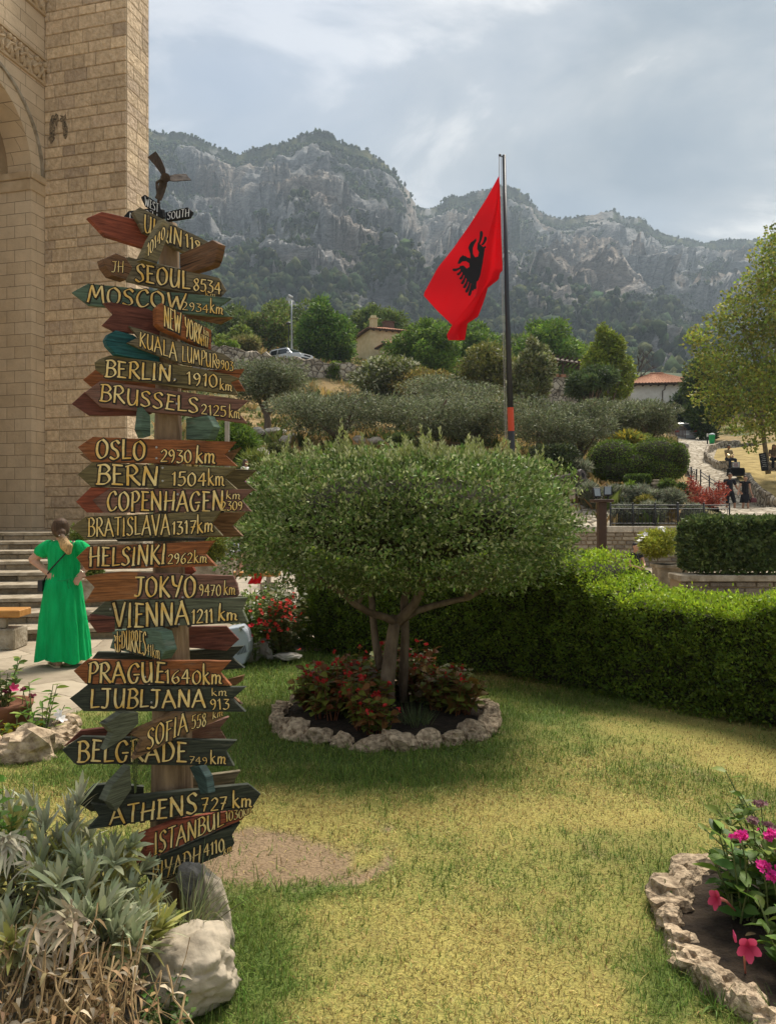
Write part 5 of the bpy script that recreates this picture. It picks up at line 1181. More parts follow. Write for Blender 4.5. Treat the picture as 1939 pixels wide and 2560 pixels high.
def sage_plant(name_label, x, y, z, seed, n_ro, h, spread, big=1.0, col=(.30, .345, .265)):
    rng = np.random.default_rng(seed); t = thing('sage_plant', name_label, 'plant', (x, y, z), 0, 'silvery sage at the foot of the signpost')
    st = []; parts = []
    for i in range(n_ro):
        a = rng.uniform(0, 2*np.pi); r = spread*math.sqrt(rng.random()); tip = Vector((r*math.cos(a), r*math.sin(a), h*rng.uniform(.55, 1.05)-.25*h*(r/spread)**2)); b0 = Vector((tip.x*.3, tip.y*.3, 0))
        st.append([b0, b0.lerp(tip, .5)+Vector((0, 0, .03)), tip])
        cl = col if rng.random() > .14 else (.40, .38, .12)
        ax = (tip.x*1.2/spread*.6+rng.normal()*.15, tip.y/spread*.6+rng.normal()*.15, 1.0)
        parts.append(rosette(rng, tip, ax, rng.integers(11, 17), .132*big*rng.uniform(.75, 1.2), .018*big, cl, .38, .70))
        for _ in range(3):                                                                          # older leaves down the stem
            q = b0.lerp(tip, rng.uniform(.35, .85)); parts.append(rosette(rng, q, (rng.normal(), rng.normal(), .5), 5, .115*big, (.014*big), (.40, .41, .20) if rng.random() > .3 else (.42, .38, .12), .6, 1.2))
    V, Fc, c = merge(parts)
    link('foliage', mesh_np('foliage', V, Fc, c, True, [SAGE]), t); link('stem', stems_mesh(st, .006, M('sage_stem', (.20, .17, .12), (.30, .27, .20), scale=18)), t)
    return t
for i, (px, Y, top, n_ro, sp, big, lab) in enumerate((
    (40, 2.85, 2010, 12, .17, 1.0, 'silvery sage clump highest at the left edge of the photo'), (150, 2.92, 2000, 12, .16, 1.0, 'silvery sage clump second from the left edge in the back row'),
    (265, 2.82, 2085, 11, .14, 1.0, 'silvery sage clump whose leaves rise left of the lowest boards'), (310, 2.74, 2320, 6, .11, .95, 'silvery sage clump directly below the Riyadh board'),
    (55, 2.62, 2150, 12, .17, 1.05, 'silvery sage clump in the middle row at the left edge'), (195, 2.62, 2130, 12, .16, 1.05, 'silvery sage clump in the middle of the bed with upright leaves'),
    (285, 2.62, 2285, 9, .12, 1.0, 'silvery sage clump in the middle row before the prop stake'), (395, 2.66, 2400, 3, .05, .8, 'small silvery sage clump beside the prop stake and boulder'),
    (70, 2.50, 2260, 11, .15, 1.15, 'large leaved silvery sage clump lowest at the left edge'), (215, 2.50, 2275, 10, .13, 1.05, 'silvery sage clump just above the dry hanging stems'),
    (335, 2.52, 2365, 8, .11, .95, 'silvery sage clump with yellowing leaves left of the boulder'))):
    q = P(px, top, Y); sage_plant(lab, q.x, Y, .24, 61+i, n_ro, max(.08, q.z-.05-.24), sp, big, (.41, .44, .27) if i not in (0, 1) else (.44, .45, .31))
# withered leaves and dry hanging stems
def dry_stems(label, x, y, z, seed, n, h, w_):
    rng = np.random.default_rng(seed); t = thing('dry_stems', label, 'dry plant', (x, y, z)); mb = MB(); st = []
    for i in range(n):
        bx, by = rng.normal()*w_, rng.normal()*.07; top = Vector((bx+rng.normal()*.05, by-.02, rng.normal()*.06)); ln = h*rng.uniform(.35, 1.1); wv = rng.uniform(2, 7); wa = rng.uniform(.004, .022)
        bend = rng.normal()*.16; pts = [top+Vector((bend*s_*s_+wa*math.sin(wv*s_+i)+rng.normal()*.004, -.06*s_-.05*math.sin(s_*3)+.02*math.cos(wv*s_), -ln*s_*(1-.25*s_*rng.random()))) for s_ in np.linspace(0, 1, 8)]
        st.append(pts); mb.tube(pts, [(.0026-.0002*k)*(.6+.8*((i*7)%10)/10) for k in range(8)], 5, cap=False)
    link('stem', mb.mesh('stem', M('dry_stem', (.16, .095, .04), (.40, .28, .14), scale=20, rough=.9), fixn=False), t)
    V, Fc, c = leafy(rng, st, 5, .045, .014, (.30, .20, .10), (.45, .37, .26), .35, t0=.1, droop=.8, prof=lance, fold=.25); link('withered_leaves', mesh_np('withered_leaves', V, Fc, c, False, [SAGE]), t)
dry_stems('tangle of dry brown stems hanging from the sage bank in the lower left corner', P(110, 0, 2.38).x, 2.38, .33, 71, 105, .36, .13)
dry_stems('dry brown stems hanging between the sage and the white boulder', P(285, 0, 2.38).x, 2.38, .30, 72, 60, .32, .08)
rng = np.random.default_rng(73); parts = [rosette(rng, (rng.normal()*.05, rng.normal()*.03, rng.uniform(-.06, .06)), (rng.normal()*.4, -.5, .4), 9, .10, .014, (.47, .39, .27), 1.1, 1.2) for _ in range(9)]
V, Fc, c = merge(parts); tag(link('withered_sage', mesh_np('withered_sage', V, Fc, c, True, [SAGE]), None, P(170, 2330, 2.38)), 'withered grey white sage leaves drooping over the dry stems', 'dry plant')
rng = np.random.default_rng(74); parts = [rosette(rng, (rng.normal()*.04, rng.normal()*.03, rng.uniform(-.04, .05)), (rng.normal()*.4, -.5, .6), 10, .08, .012, (.46, .43, .32), 1.1, 1.2) for _ in range(9)]
V, Fc, c = merge(parts); tag(link('withered_sage', mesh_np('withered_sage', V, Fc, c, True, [SAGE]), None, P(40, 2130, 2.45)), 'curled pale sage leaves at the left edge of the sage bank', 'dry plant')
# ivy and small herbs over the stones, grass at the boulder
def herb(label, x, y, z, seed, n, h, sp, col, ln=.028, wd=.02, mat_=LEAF, cat='plant', alt=None, per=12, name='herb', droop=.3):
    rng = np.random.default_rng(seed); t = thing(name, label, cat, (x, y, z)); st = bush_of_stems(rng, n, h, sp)
    link('stem', stems_mesh(st, .0022, STEM_G), t); V, Fc, c = leafy(rng, st, per, ln, wd, col, alt, .25 if alt else 0, t0=.1, droop=droop, S=2, prof=lambda t: (.3, 1, .05)[min(2, int(round(t*2)))], fold=.15)
    link('foliage', mesh_np('foliage', V, Fc, c, False, [mat_]), t); return t
herb('small green creeper in front of the white boulder', P(400, 0, 2.42).x, 2.42, .02, 81, 16, .20, .11, (.09, .15, .035))
herb('bright green leafy stem at the left edge above the sage', P(12, 0, 2.75).x, 2.75, .42, 82, 6, .34, .10, (.14, .26, .04), .045, .034)
herb('yellow green herb leaning on the prop stake', P(425, 0, 2.78).x, 2.78, .12, 83, 10, .14, .09, (.20, .25, .06), .05, .02)
herb('thin weed climbing the signpost above the Athens board', -.97, 2.96, .62, 84, 3, .30, .03, (.10, .13, .05), .02, .008)
V, Fc, c = tuft(120, .10, .34, (.20, .22, .10), droop=.8, wd=.004, lean=.8, seed=6); tag(link('grass_tuft', mesh_np('grass_tuft', V, Fc, c, False, [GRASS]), None, (P(470, 0, 2.8).x, 2.8, .20)), 'long loose grass tuft between the signpost and the boulder', 'grass tuft')
V, Fc, c = tuft(150, .16, .30, (.26, .23, .11), droop=.8, wd=.004, lean=.9, seed=9); tag(link('grass_tuft', mesh_np('grass_tuft', V, Fc, c, False, [GRASS]), None, (-1.02, 2.92, .26)), 'dry straw coloured grass under the Athens board', 'grass tuft')
WHITE_ROCK = M('white_boulder', (.13, .10, .065), (.44, .37, .275), scale=5, bump=1.0, bscale=9, rough=.9, detail=9, ramp=(.28, .50))
for nm, c_, dims, seed, rot, lab in (('boulder', P(468, 2425, 2.62), (.34, .28, .26), 11, (.1, .1, .5), 'large smooth white boulder at the foot of the signpost'), ('boulder', P(530, 2345, 3.0), (.17, .16, .50), 14, (0, -.12, .3), 'tall pale rock slab standing behind the white boulder')):
    o = link(nm, rock_mesh(nm, dims, seed, 5, .24 if seed == 11 else .22, WHITE_ROCK, .12), None, c_); o.rotation_euler = rot; tag(o, lab, 'rock')
    o.data.polygons.foreach_set('use_smooth', np.ones(len(o.data.polygons), bool))
o = link('boulder', rock_mesh('boulder', (.14, .06, .28), 19, 3, .2, M('grey_slab', (.13, .12, .11), (.30, .28, .25), scale=8, bump=.8, bscale=20)), None, P(505, 2235, 3.0)); o.rotation_euler = (0, -.5, .2); tag(o, 'grey weathered slab leaning behind the prop stake', 'rock')
for i, (px, py, Y, d) in enumerate(((335, 2520, 2.50, .15), (215, 2510, 2.50, .24), (90, 2490, 2.50, .24), (300, 2560, 2.48, .14), (10, 2530, 2.48, .2))):
    o = link('bank_stone', rock_mesh('bank_stone', (d*1.2, d, d), 90+i, 3, .35, M('dark_bank_stone', (.055, .045, .035), (.22, .19, .15), scale=9, bump=1.0, bscale=20, rough=1)), None, P(px, py, Y)); tag(o, 'dark weathered stone supporting the sage bank under the dry stems', 'rock', 'stones under the sage bank')

# ---- flower bed at the lower right
RBX, RBY = 1.86, 2.95
edging(ringpts(RBX, RBY, .74, 17, R(95), R(270), .78), 'rough tan stone edging the pink flower bed in the lower right corner', 'stones edging the lower right flower bed')
rng = np.random.default_rng(91)
def flower_plant(name, label, x, y, z, seed, n_st, h, sp, leaf, lw, col, alt=None, palt=.3, per=9, stemr=.005, mat_=LEAF_GLOSS, cat='flowering plant', group=None, droop=.25):
    rng = np.random.default_rng(seed); t = thing(name, label, cat, (x, y, z), 0, group); st = bush_of_stems(rng, n_st, h, sp)
    link('stem', stems_mesh(st, stemr, STEM_G), t); V, Fc, c = leafy(rng, st, per, leaf, lw, col, alt, palt, t0=.12, droop=droop, prof=wide if lw/leaf > .45 else lance)
    link('foliage', mesh_np('foliage', V, Fc, c, False, [mat_]), t); return t, st
t1, st1 = flower_plant('pentas_bush', 'tall leafy bush with pink flower clusters at the right edge of the lower right bed', 1.68, 3.20, .06, 92, 40, .44, .36, .075, .036, (.115, .185, .030), (.22, .27, .05), .35, per=15)
def umbel(c, r, n, col, parent, label=None):
    rng = np.random.default_rng(int(abs(c[0]*1000))+3); cs = [(c[0]+rng.normal()*r*.5, c[1]+rng.normal()*r*.5, c[2]+rng.normal()*r*.22) for _ in range(n)]
    V, Fc, cc_ = petals(rng, cs, 5, .0135, .008, col, .5, var=.18); o = link('flower_cluster', mesh_np('flower_cluster', V, Fc, cc_, False, [PETAL]), parent)
    if label: o['label'] = label
PINK = (.78, .045, .32)
for (px, py, Y) in ((1852, 2092, 3.0), (1926, 2085, 3.05), (1905, 2162, 2.95), (1932, 2190, 2.9), (1960, 2130, 3.0)):
    q = P(px, py, Y)-Vector(t1.location); umbel(tuple(q), .026, 26, PINK, t1)
    tmb = MB(); tmb.tube([q-Vector((0, 0, .01)), q+Vector((.02, .01, -.10)), q+Vector((.05, .05, -.28))], .003, 5, cap=False); link('stem', tmb.mesh('stem', STEM_G, fixn=False), t1)
for (px, py, Y) in ((1880, 2050, 3.1), (1922, 2062, 3.1), (1900, 2008, 3.15)):
    q = P(px, py, Y)-Vector(t1.location); umbel(tuple(q), .018, 14, (.30, .16, .17), t1, 'faded brown pink flower head')
    tmb = MB(); tmb.tube([q, q+Vector((.03, .02, -.2))], .0025, 5, cap=False); link('stem', tmb.mesh('stem', STEM_G, fixn=False), t1)
t2, st2 = flower_plant('mandevilla', 'low leafy mandevilla with a single open pink trumpet flower near the lower right corner', 1.42, 2.74, .05, 93, 11, .27, .14, .085, .042, (.11, .20, .030), (.25, .33, .04), .35, per=7)
t3, st3 = flower_plant('mandevilla', 'mandevilla with a pink trumpet flower seen from the side, behind the stone edging', 1.42, 3.08, .05, 94, 14, .36, .18, .095, .05, (.075, .15, .032), (.15, .24, .04), .35, per=7)
flower_plant('leafy_plant', 'broad leaved dark green plant at the right edge behind the open pink flower', 1.72, 2.90, .05, 95, 22, .44, .26, .09, .048, (.09, .17, .03), (.22, .30, .05), .3, per=8, cat='plant')
flower_plant('leafy_plant', 'bushy yellow green plant filling the gap behind the side view pink flower', 1.58, 3.02, .05, 98, 20, .36, .22, .085, .044, (.15, .23, .035), (.25, .30, .05), .35, per=8, cat='plant')
flower_plant('leafy_plant', 'small two leaved shoot outside the stone edging of the lower right bed', 1.19, 3.28, .01, 96, 2, .13, .03, .05, .03, (.13, .21, .04), None, 0, per=4, cat='plant')
def trumpet(parent, px, py, Y, nrm, L_, W_, tube_to):
    q = P(px, py, Y)-Vector(parent.location); rng = np.random.default_rng(4); nrm = Vector(nrm).normalized()
    V, Fc, c = petals(rng, [tuple(q)], 5, L_, W_, (.42, .008, .05), .30, normal=tuple(nrm), var=.12, tipcol=(.95, .16, .30), droop=.16); link('flower', mesh_np('flower', V, Fc, c, False, [PETAL]), parent)
    mb = MB(); mb.tube([q-nrm*.003, q-nrm*.02, q-nrm*.045+Vector((0, 0, -.004)), P(*tube_to)-Vector(parent.location)], [.009, .008, .005, .003], 8); link('flower_tube', mb.mesh('flower_tube', M('flower_tube', (.75, .10, .16), (.85, .45, .25), scale=12), smooth=True, fixn=False), parent)
trumpet(t2, 1868, 2368, 2.66, (-.15, -1, .25), .044, .034, (1862, 2440, 2.74))
trumpet(t3, 1790, 2246, 2.98, (-.9, -.25, .25), .040, .034, (1842, 2282, 3.08))
bm_ = MB()
for (x0, y0, x1, y1, Y) in ((1838, 2355, 1831, 2325, 2.68),): bm_.tube([P(x0, y0, Y), P((x0+x1)/2, (y0+y1)/2, Y), P(x1, y1, Y)], [.004, .006, .001], 6)
o = bm_.build('bud', M('pink_bud', (.7, .08, .2)), t2)
# fallen leaves and grit on the soil
rng = np.random.default_rng(97)
for i in range(11):
    a = rng.uniform(R(120), R(250)); r = rng.uniform(.2, .55); V, Fc, c = straps(np.zeros((1, 3)), unit(np.array([[rng.normal(), rng.normal(), .12]])), np.array([[0, 0, 1.]]), .05, .022, .1, jcol(1, rng, (.36, .12, .045) if i % 2 else (.30, .22, .10), .2), S=4, prof=lance, fold=.2)
    tag(link('fallen_leaf', mesh_np('fallen_leaf', V, Fc, c, True, [SAGE]), None, (RBX+r*math.cos(a), RBY+r*math.sin(a), .115-.06*r)), 'dry fallen leaf lying on the dark soil of the lower right bed', 'leaf', 'fallen leaves on the soil')
for i, (x, y, s) in enumerate(((1.30, 2.52, 1), (1.12, 2.62, .8), (1.42, 2.44, .9))):
    V, Fc, c = tuft(70, .05, .15*s, (.13, .20, .05), droop=.9, wd=.006, lean=1.0, seed=30+i); tag(link('grass_tuft', mesh_np('grass_tuft', V, Fc, c, False, [GRASS]), None, (x, y, .01)), 'green grass tuft growing through the stones at the bottom of the lower right bed', 'grass tuft', 'grass tufts among the lower right stones')

# ---- bed at the left edge with a pot
edging([(P(x, 1280, Y).x, Y, a, s) for x, Y, a, s in ((168, 5.95, 1.3, .95), (160, 5.72, 1.2, 1.05), (140, 5.55, .8, 1.0), (118, 5.42, .5, .95), (70, 5.30, .2, 1.5), (20, 5.28, 0, 1.3), (-30, 5.25, 0, 1.2))], 'rugged pale stone edging the potted flower bed at the left', 'stones edging the left flower bed')
lp = gpt(5, 5.75); soil_disc('planting_soil', -2.95, 5.75, .55, .02, '')
pot = thing('flower_pot', 'brown terracotta pot planted with flowers at the left edge', 'pot', (P(10, 0, 5.75).x, 5.75, .02))
mb = MB(); mb.lathe([(.13, 0), (.15, .02), (.195, .22), (.205, .235), (.205, .262), (.18, .262), (.175, .235)], 28); link('body', mb.mesh('body', M('terracotta', (.19, .075, .04), (.27, .12, .065), scale=6, rough=.8, bump=.3), smooth=True), pot)
t4, st4 = flower_plant('pot_flowers', 'bushy plant with faded dark red flower heads growing in the terracotta pot', pot.location.x, 5.75, .24, 101, 16, .34, .24, .07, .038, (.10, .17, .035), (.20, .24, .05), .3, per=10)
for (px, py) in ((20, 1728), (78, 1738), (60, 1722)):
    q = P(px, py, 5.65)-Vector(t4.location); umbel(tuple(q), .03, 16, (.25, .05, .08), t4)
    tmb = MB(); tmb.tube([q, q+Vector((-.02, .02, -.12))], .003, 5, cap=False); link('stem', tmb.mesh('stem', STEM_G, fixn=False), t4)
q = P(33, 1722, 5.6)-Vector(t4.location); V, Fc, c = petals(rng, [tuple(q)], 5, .05, .03, (.80, .10, .25), .9); link('flower', mesh_np('flower', V, Fc, c, False, [PETAL]), t4)
t5, st5 = flower_plant('white_oleander', 'light green leafy plant with white flowers in front of the patio at the left', P(105, 0, 5.6).x, 5.6, .02, 102, 9, .42, .22, .10, .032, (.13, .24, .04), (.25, .33, .06), .35, per=9)
q = P(150, 1785, 5.5)-Vector(t5.location); blossoms(t5, rng, [q, q+Vector((.01, 0, -.04))], 5, .045, .026, (.85, .82, .80), .4, var=.05)
flower_plant('yellowing_plant', 'low plant with bright yellow leaves in the left bed before the pot', P(40, 0, 5.42).x, 5.42, .02, 103, 9, .24, .20, .085, .045, (.17, .26, .04), (.55, .46, .03), .35, per=7, cat='plant')
# ------------------------------------------------------------------ trees and shrubs of the slope
def blob_leaves(rng, blobs, n, ln, wd, col, alt=None, palt=0, var=.30, tone=.5, upb=.25, droop=0.0, shell=.5, lump=.35):
    vol = np.array([b[1][0]*b[1][1]+b[1][0]*b[1][2]+b[1][1]*b[1][2] for b in blobs]); k = rng.choice(len(blobs), n, p=vol/vol.sum())
    c = np.array([b[0] for b in blobs], float)[k]; r = np.array([b[1] for b in blobs], float)[k]; btone = (1+tone*.6*(rng.random(len(blobs))-.5))[k]
    d = rdir(n, rng); R_ = np.linalg.norm(r, axis=1).mean()
    lum = 1+lump*(fbm(d*2.3+k[:, None]*3.7, 3, 301)-.5)*2
    p = c+d*r*((1-shell*rng.random(n)**1.6)*lum)[:, None]
    dd = unit(d*.8+rng.normal(size=(n, 3))*.8+np.array([0, 0, upb-droop])); up = unit(d+rng.normal(size=(n, 3))*.7)
    t2 = fbm(p/max(R_, .1)*2.2, 3, 307)
    cc_ = jcol(n, rng, col, var, alt, palt)*btone[:, None]*(1-tone/2+tone*t2)[:, None]
    return diamonds(p, dd, up, ln*rng.uniform(.7, 1.3, n), wd*rng.uniform(.7, 1.3, n), cc_, .15)
def crown_blobs(rng, cz, rx, ry, rz, nb, br=(.35, .6), flat=.8, cone=0.0):
    bl = []
    for i in range(nb):
        d = rdir(1, rng)[0]*rng.random()**.4*.78; s = rng.uniform(*br); sh = 1-cone*max(0, (d[2]+.3))*.8
        bl.append(((d[0]*rx*sh, d[1]*ry*sh, cz+d[2]*rz), (rx*s*sh+.02, ry*s*sh+.02, rz*s*flat+.02)))
    return bl
def tree_at(name, label, px, Y, top, wpx, bot=None, n=6000, col=(.12, .15, .04), alt=None, palt=.2, seed=1, nb=16, br=(.35, .6), cone=0, leaf=1.0, trunk=True, cat='tree', group=None, gpy=None, flat=.8, tone=.6, droop=0, shell=.5, dy=0.9, tr=None, lump=.35, aspect=.45, mat_=None, limbs=4):
    "px, top, wpx, bot: centre, top, width and crown bottom in photo pixels at distance Y"
    rng = np.random.default_rng(seed); g = gpt(px, Y) if gpy is None else P(px, gpy, Y); zt = H-(top-CY)/F*Y; w = wpx/F*Y
    zb = g.z+.05 if bot is None else H-(bot-CY)/F*Y; hz_ = max(.3, (zt-zb)/2); cz = (zt+zb)/2-g.z
    t = thing(name, label, cat, tuple(g), 0, group)
    bl = crown_blobs(rng, cz, w/2*1.02, w/2*1.02*dy, hz_*.98, nb, br, flat, cone)
    L_ = Y*.0046*leaf; n = int(n*1.25); V, Fc, c = blob_leaves(rng, bl, n, L_, L_*aspect, col, alt, palt, tone=tone, droop=droop, shell=shell, lump=lump)
    link('crown', mesh_np('crown', V, Fc, c, False, [mat_ or LEAF]), t)
    if trunk:
        tb = MB(); r0 = tr or max(.05, w*.035)
        tb.tube([(0, 0, -.2), (.02*w, 0, max(zb-g.z, .2)*.6), (0, .01*w, max(zb-g.z, .3)), (0, 0, cz)], [r0*1.25, r0, r0*.85, r0*.5], 9)
        for k in range(limbs):
            b = bl[k % len(bl)][0]; tb.tube([(0, .01*w, max(zb-g.z, .3)*.85), (b[0]*.5, b[1]*.5, (b[2]+max(zb-g.z, .3))*.5), b], [r0*.6, r0*.42, r0*.2], 6)
        link('trunk', tb.mesh('trunk', BARK, smooth=True, fixn=False), t)
    return t
OL, OLA = (.140, .160, .074), (.25, .27, .165)
def olive(label, px, Y, top, wpx, bot, seed, n=9000, **k):
    return tree_at('olive_tree', label, px, Y, top, wpx, bot, n, OL, OLA, .22, seed, nb=22, br=(.30, .5), aspect=.30, leaf=.95, group='olive trees on the slope', shell=.45, **k)
olive('round olive on one dark trunk alone in dry grass', 665, 38, 893, 225, 1030, 401, 11000, tr=.17)
olive('low wide twisted olive at the left end of the olive row', 850, 33, 965, 330, 1098, 402, 14000, tr=.2)
olive('dark olive in the middle of the row behind the clipped tree', 1060, 33, 968, 330, 1112, 403, 12000)
olive('olive just left of the flagpole in the row', 1190, 34, 975, 260, 1115, 404, 9000)
olive('pale olive top showing above the row left of the flagpole', 1130, 39, 935, 330, 1060, 405, 9000)
olive('olive right of the flagpole with silvery rounded crown', 1345, 33, 990, 250, 1150, 406, 9000)
olive('olive between the flagpole and the clipped heart hedge', 1450, 34, 985, 190, 1140, 407, 8000)
olive('dark olive below the white house', 1530, 42, 1000, 190, 1105, 408, 7000)
olive('darkest rounded olive at the right end of the row beside the steps', 1622, 42, 1000, 170, 1100, 409, 8000)
FE, FEA = (.135, .225, .032), (.21, .30, .042)
tree_at('acacia_tree', 'dense feathery dark green tree right of the street lamp and parked car', 815, 82, 735, 190, 915, 18000, (.090, .170, .024), (.16, .24, .035), .25, 411, nb=34, br=(.22, .40), cone=.55, droop=.3, tone=.8)
tree_at('leafy_tree', 'mid green tree with reddish tinge left of the street lamp', 670, 92, 775, 165, 885, 9000, (.135, .19, .032), (.19, .15, .045), .15, 412, nb=22, br=(.25, .42), cone=.3)
tree_at('leafy_tree', 'light green low tree just right of the New York board', 590, 80, 815, 85, 885, 5000, (.16, .22, .035), (.24, .28, .05), .3, 413, nb=16)
tree_at('young_tree', 'yellow green bush on the wall top beside the Kuala Lumpur board', 568, 66, 850, 60, 905, 3500, (.17, .24, .03), None, 0, 414, nb=10, trunk=False, cat='shrub')
tree_at('tall_grass_clump', 'straw coloured grassy clump on top of the rubble wall left of the car', 620, 74, 845, 65, 880, 2500, (.28, .25, .09), (.18, .2, .05), .3, 415, nb=9, trunk=False, cat='grass clump', aspect=.15, leaf=1.8)
tree_at('acacia_tree', 'feathery bright green tree beneath the flag', 1060, 70, 790, 210, 985, 16000, FE, FEA, .3, 416, nb=30, br=(.22, .38), cone=.3, droop=.2)
tree_at('acacia_tree', 'feathery green tree between the flag tip and the flagpole', 1180, 78, 805, 210, 970, 13000, (.115, .20, .03), FEA, .25, 417, nb=26, br=(.22, .38), droop=.2)
tree_at('leafy_tree', 'olive green rounded bush tree in front of the feathery trees left of the flagpole', 1215, 58, 855, 165, 990, 10000, (.16, .17, .035), (.23, .22, .06), .3, 418, nb=20)
tree_at('flowering_shrub', 'shrub with pale whitish leaves at the end of the rubble wall', 965, 58, 890, 160, 1000, 8000, (.15, .17, .045), (.42, .42, .28), .28, 419, nb=18, trunk=False, cat='shrub', leaf=1.2)
tree_at('flowering_shrub', 'yellowish shrub right of the pale leaved shrub', 1050, 56, 915, 150, 1010, 7000, (.22, .19, .045), (.34, .26, .07), .3, 420, nb=14, trunk=False, cat='shrub')
tree_at('poplar_tree', 'pale leaved young tree immediately right of the flagpole', 1330, 50, 835, 130, 1040, 10000, (.19, .21, .07), (.40, .41, .24), .25, 421, nb=26, br=(.22, .40), cone=.55, leaf=1.25)
tree_at('leafy_tree', 'large rounded bright green tree behind the pale leaved young tree', 1355, 88, 787, 200, 960, 14000, (.125, .22, .026), (.19, .28, .035), .3, 422, nb=28, br=(.24, .42))
tree_at('leafy_tree', 'light green tree between the pergola and the bright columnar tree', 1445, 95, 850, 120, 960, 6000, (.17, .24, .035), None, 0, 423, nb=14)
tree_at('poplar_tree', 'tall bright yellow green tree left of the bare tree', 1520, 60, 805, 145, 1030, 13000, (.23, .29, .03), (.31, .35, .055), .3, 424, nb=34, br=(.20, .36), cone=.45)
tree_at('pine_tree', 'dark blue green pine in front of the bright columnar tree', 1475, 54, 892, 160, 1030, 11000, (.075, .115, .035), (.11, .15, .05), .2, 425, nb=26, br=(.22, .4), cone=.4, aspect=.25, leaf=1.2)
tree_at('cypress_tree', 'dark green tree half hidden behind the large yellowing tree at the right', 1765, 70, 870, 150, 1110, 15000, (.065, .105, .02), (.10, .14, .03), .2, 426, nb=30, br=(.24, .42), cone=.25)
tree_at('cypress_tree', 'nearly black evergreen left of the large yellowing tree, beside the house', 1712, 78, 975, 95, 1105, 7000, (.035, .055, .018), None, 0, 427, nb=16, cone=.3)
tree_at('hillside_bush', 'feathery bright green bush on the slope below the Brussels board', 580, 29, 1050, 115, 1165, 9000, (.10, .175, .022), (.16, .24, .03), .3, 428, nb=22, trunk=False, cat='shrub', aspect=.2, leaf=1.5)
tree_at('hillside_bush', 'dark bush on the slope above the girl, right of the pale wooden post', 700, 30, 1105, 90, 1165, 6000, (.10, .12, .035), (.15, .16, .05), .3, 429, nb=16, trunk=False, cat='shrub')
tree_at('hillside_bush', 'small dark green bush under the olive row above the clipped tree', 1000, 30, 1085, 60, 1120, 2500, (.09, .12, .03), None, 0, 430, nb=10, trunk=False, cat='shrub')
tree_at('hillside_bush', 'very dark shrub mass at the flagpole foot right of the clipped tree', 1385, 29, 1115, 120, 1175, 7000, (.055, .075, .025), (.09, .11, .04), .2, 431, nb=18, trunk=False, cat='shrub')
tree_at('climbing_plant', 'green creeper growing out of the rubble wall', 838, 65.2, 905, 40, 965, 2500, (.15, .22, .03), None, 0, 432, nb=10, trunk=False, cat='plant', gpy=975, dy=.3)
rngs = np.random.default_rng(440)
for i in range(38):                                                    # further trees that close the slope up to the mountains
    px = rngs.uniform(480, 1960); Y = rngs.uniform(100, 175); base = H-(gpt(px, Y).z-H)/Y*F
    top = CY-(gpt(px, Y).z+rngs.uniform(4.5, 8.5)-H)/Y*F
    if 1555 < px < 1700: top += 45
    tree_at('distant_tree', 'small distant mixed green tree on the far edge of the slope below the mountain', px, Y, top, rngs.uniform(90, 170), None, 4200, [(.095, .14, .026), (.13, .18, .032), (.075, .12, .028)][i % 3], (.16, .19, .05), .2, 441+i, nb=14, br=(.28, .5), group='distant trees below the mountain', limbs=0)
# bare tree
bt = thing('bare_tree', 'leafless dark tree right of the bright columnar tree', 'tree', tuple(gpt(1578, 85))); tb = MB(); rngb = random.Random(5)
def limb(p, d, l, r, k):
    q = p+d*l; tb.tube([p, p.lerp(q, .5)+Vector((rngb.uniform(-.1, .1), rngb.uniform(-.1, .1), .05))*l*.3, q], [r, r*.8, r*.55], 5, cap=False)
    if k: 
        for _ in range(3 if k > 1 else 4): limb(p.lerp(q, rngb.uniform(.5, 1)), (d+Vector((rngb.uniform(-.9, .9), rngb.uniform(-.5, .5), rngb.uniform(-.2, .6)))).normalized(), l*rngb.uniform(.55, .8), r*.55, k-1)
hb_ = (H-(850-CY)/F*85)-bt.location.z
limb(Vector((0, 0, -.3)), Vector((.03, 0, 1)), hb_*.45, .17, 4); link('trunk', tb.mesh('trunk', M('dead_bark', (.05, .035, .028), (.10, .075, .06), scale=10), fixn=False), bt)
# the large tree at the right edge
rng = np.random.default_rng(470); YT = 38.0
bt2 = thing('plane_tree', 'large yellowing tree with a slender leaning trunk on the dry lawn at the right edge', 'tree', tuple(P(1918, 1178, YT)))
def bl2(px, py, w_, h_, dy=0): 
    q = P(px, py, YT+dy)-Vector(bt2.location); return (tuple(q), (w_/F*YT/2, w_/F*YT/2*.9, h_/F*YT/2))
blobs = [bl2(*b) for b in ((1920, 640, 90, 110), (1900, 720, 130, 110, 1), (1960, 700, 160, 160, -1), (1840, 760, 90, 80, .5), (1800, 800, 70, 60, -.5), (1750, 835, 60, 50, 0), (1730, 850, 45, 40), (1880, 820, 150, 110, -1), (1960, 830, 180, 150, 1), (1800, 880, 110, 90, 1), (1760, 925, 90, 80, -.5), (1850, 920, 150, 110, 0), (1930, 930, 170, 120, -1), (1780, 985, 110, 80, .5), (1860, 1000, 150, 90, -1), (1950, 1010, 160, 100, .5), (1790, 1040, 70, 50, 0), (1850, 1065, 90, 50, .5), (1930, 1070, 120, 60, -.5), (2010, 760, 200, 260, 1), (2020, 980, 200, 220, 0), (1745, 880, 50, 40, .3), (1878, 1110, 40, 40, -.2), (1935, 585, 50, 60, 0), (2000, 620, 130, 120, 0))]
V, Fc, c = blob_leaves(rng, blobs, 18500, .18, .12, (.24, .30, .048), (.34, .31, .06), .3, tone=.9, shell=.75, lump=.5)
link('crown', mesh_np('crown', V-0, Fc, c, False, [LEAF]), bt2)
tb = MB(); q_ = lambda px, py, d=0: P(px, py, YT+d)-Vector(bt2.location)
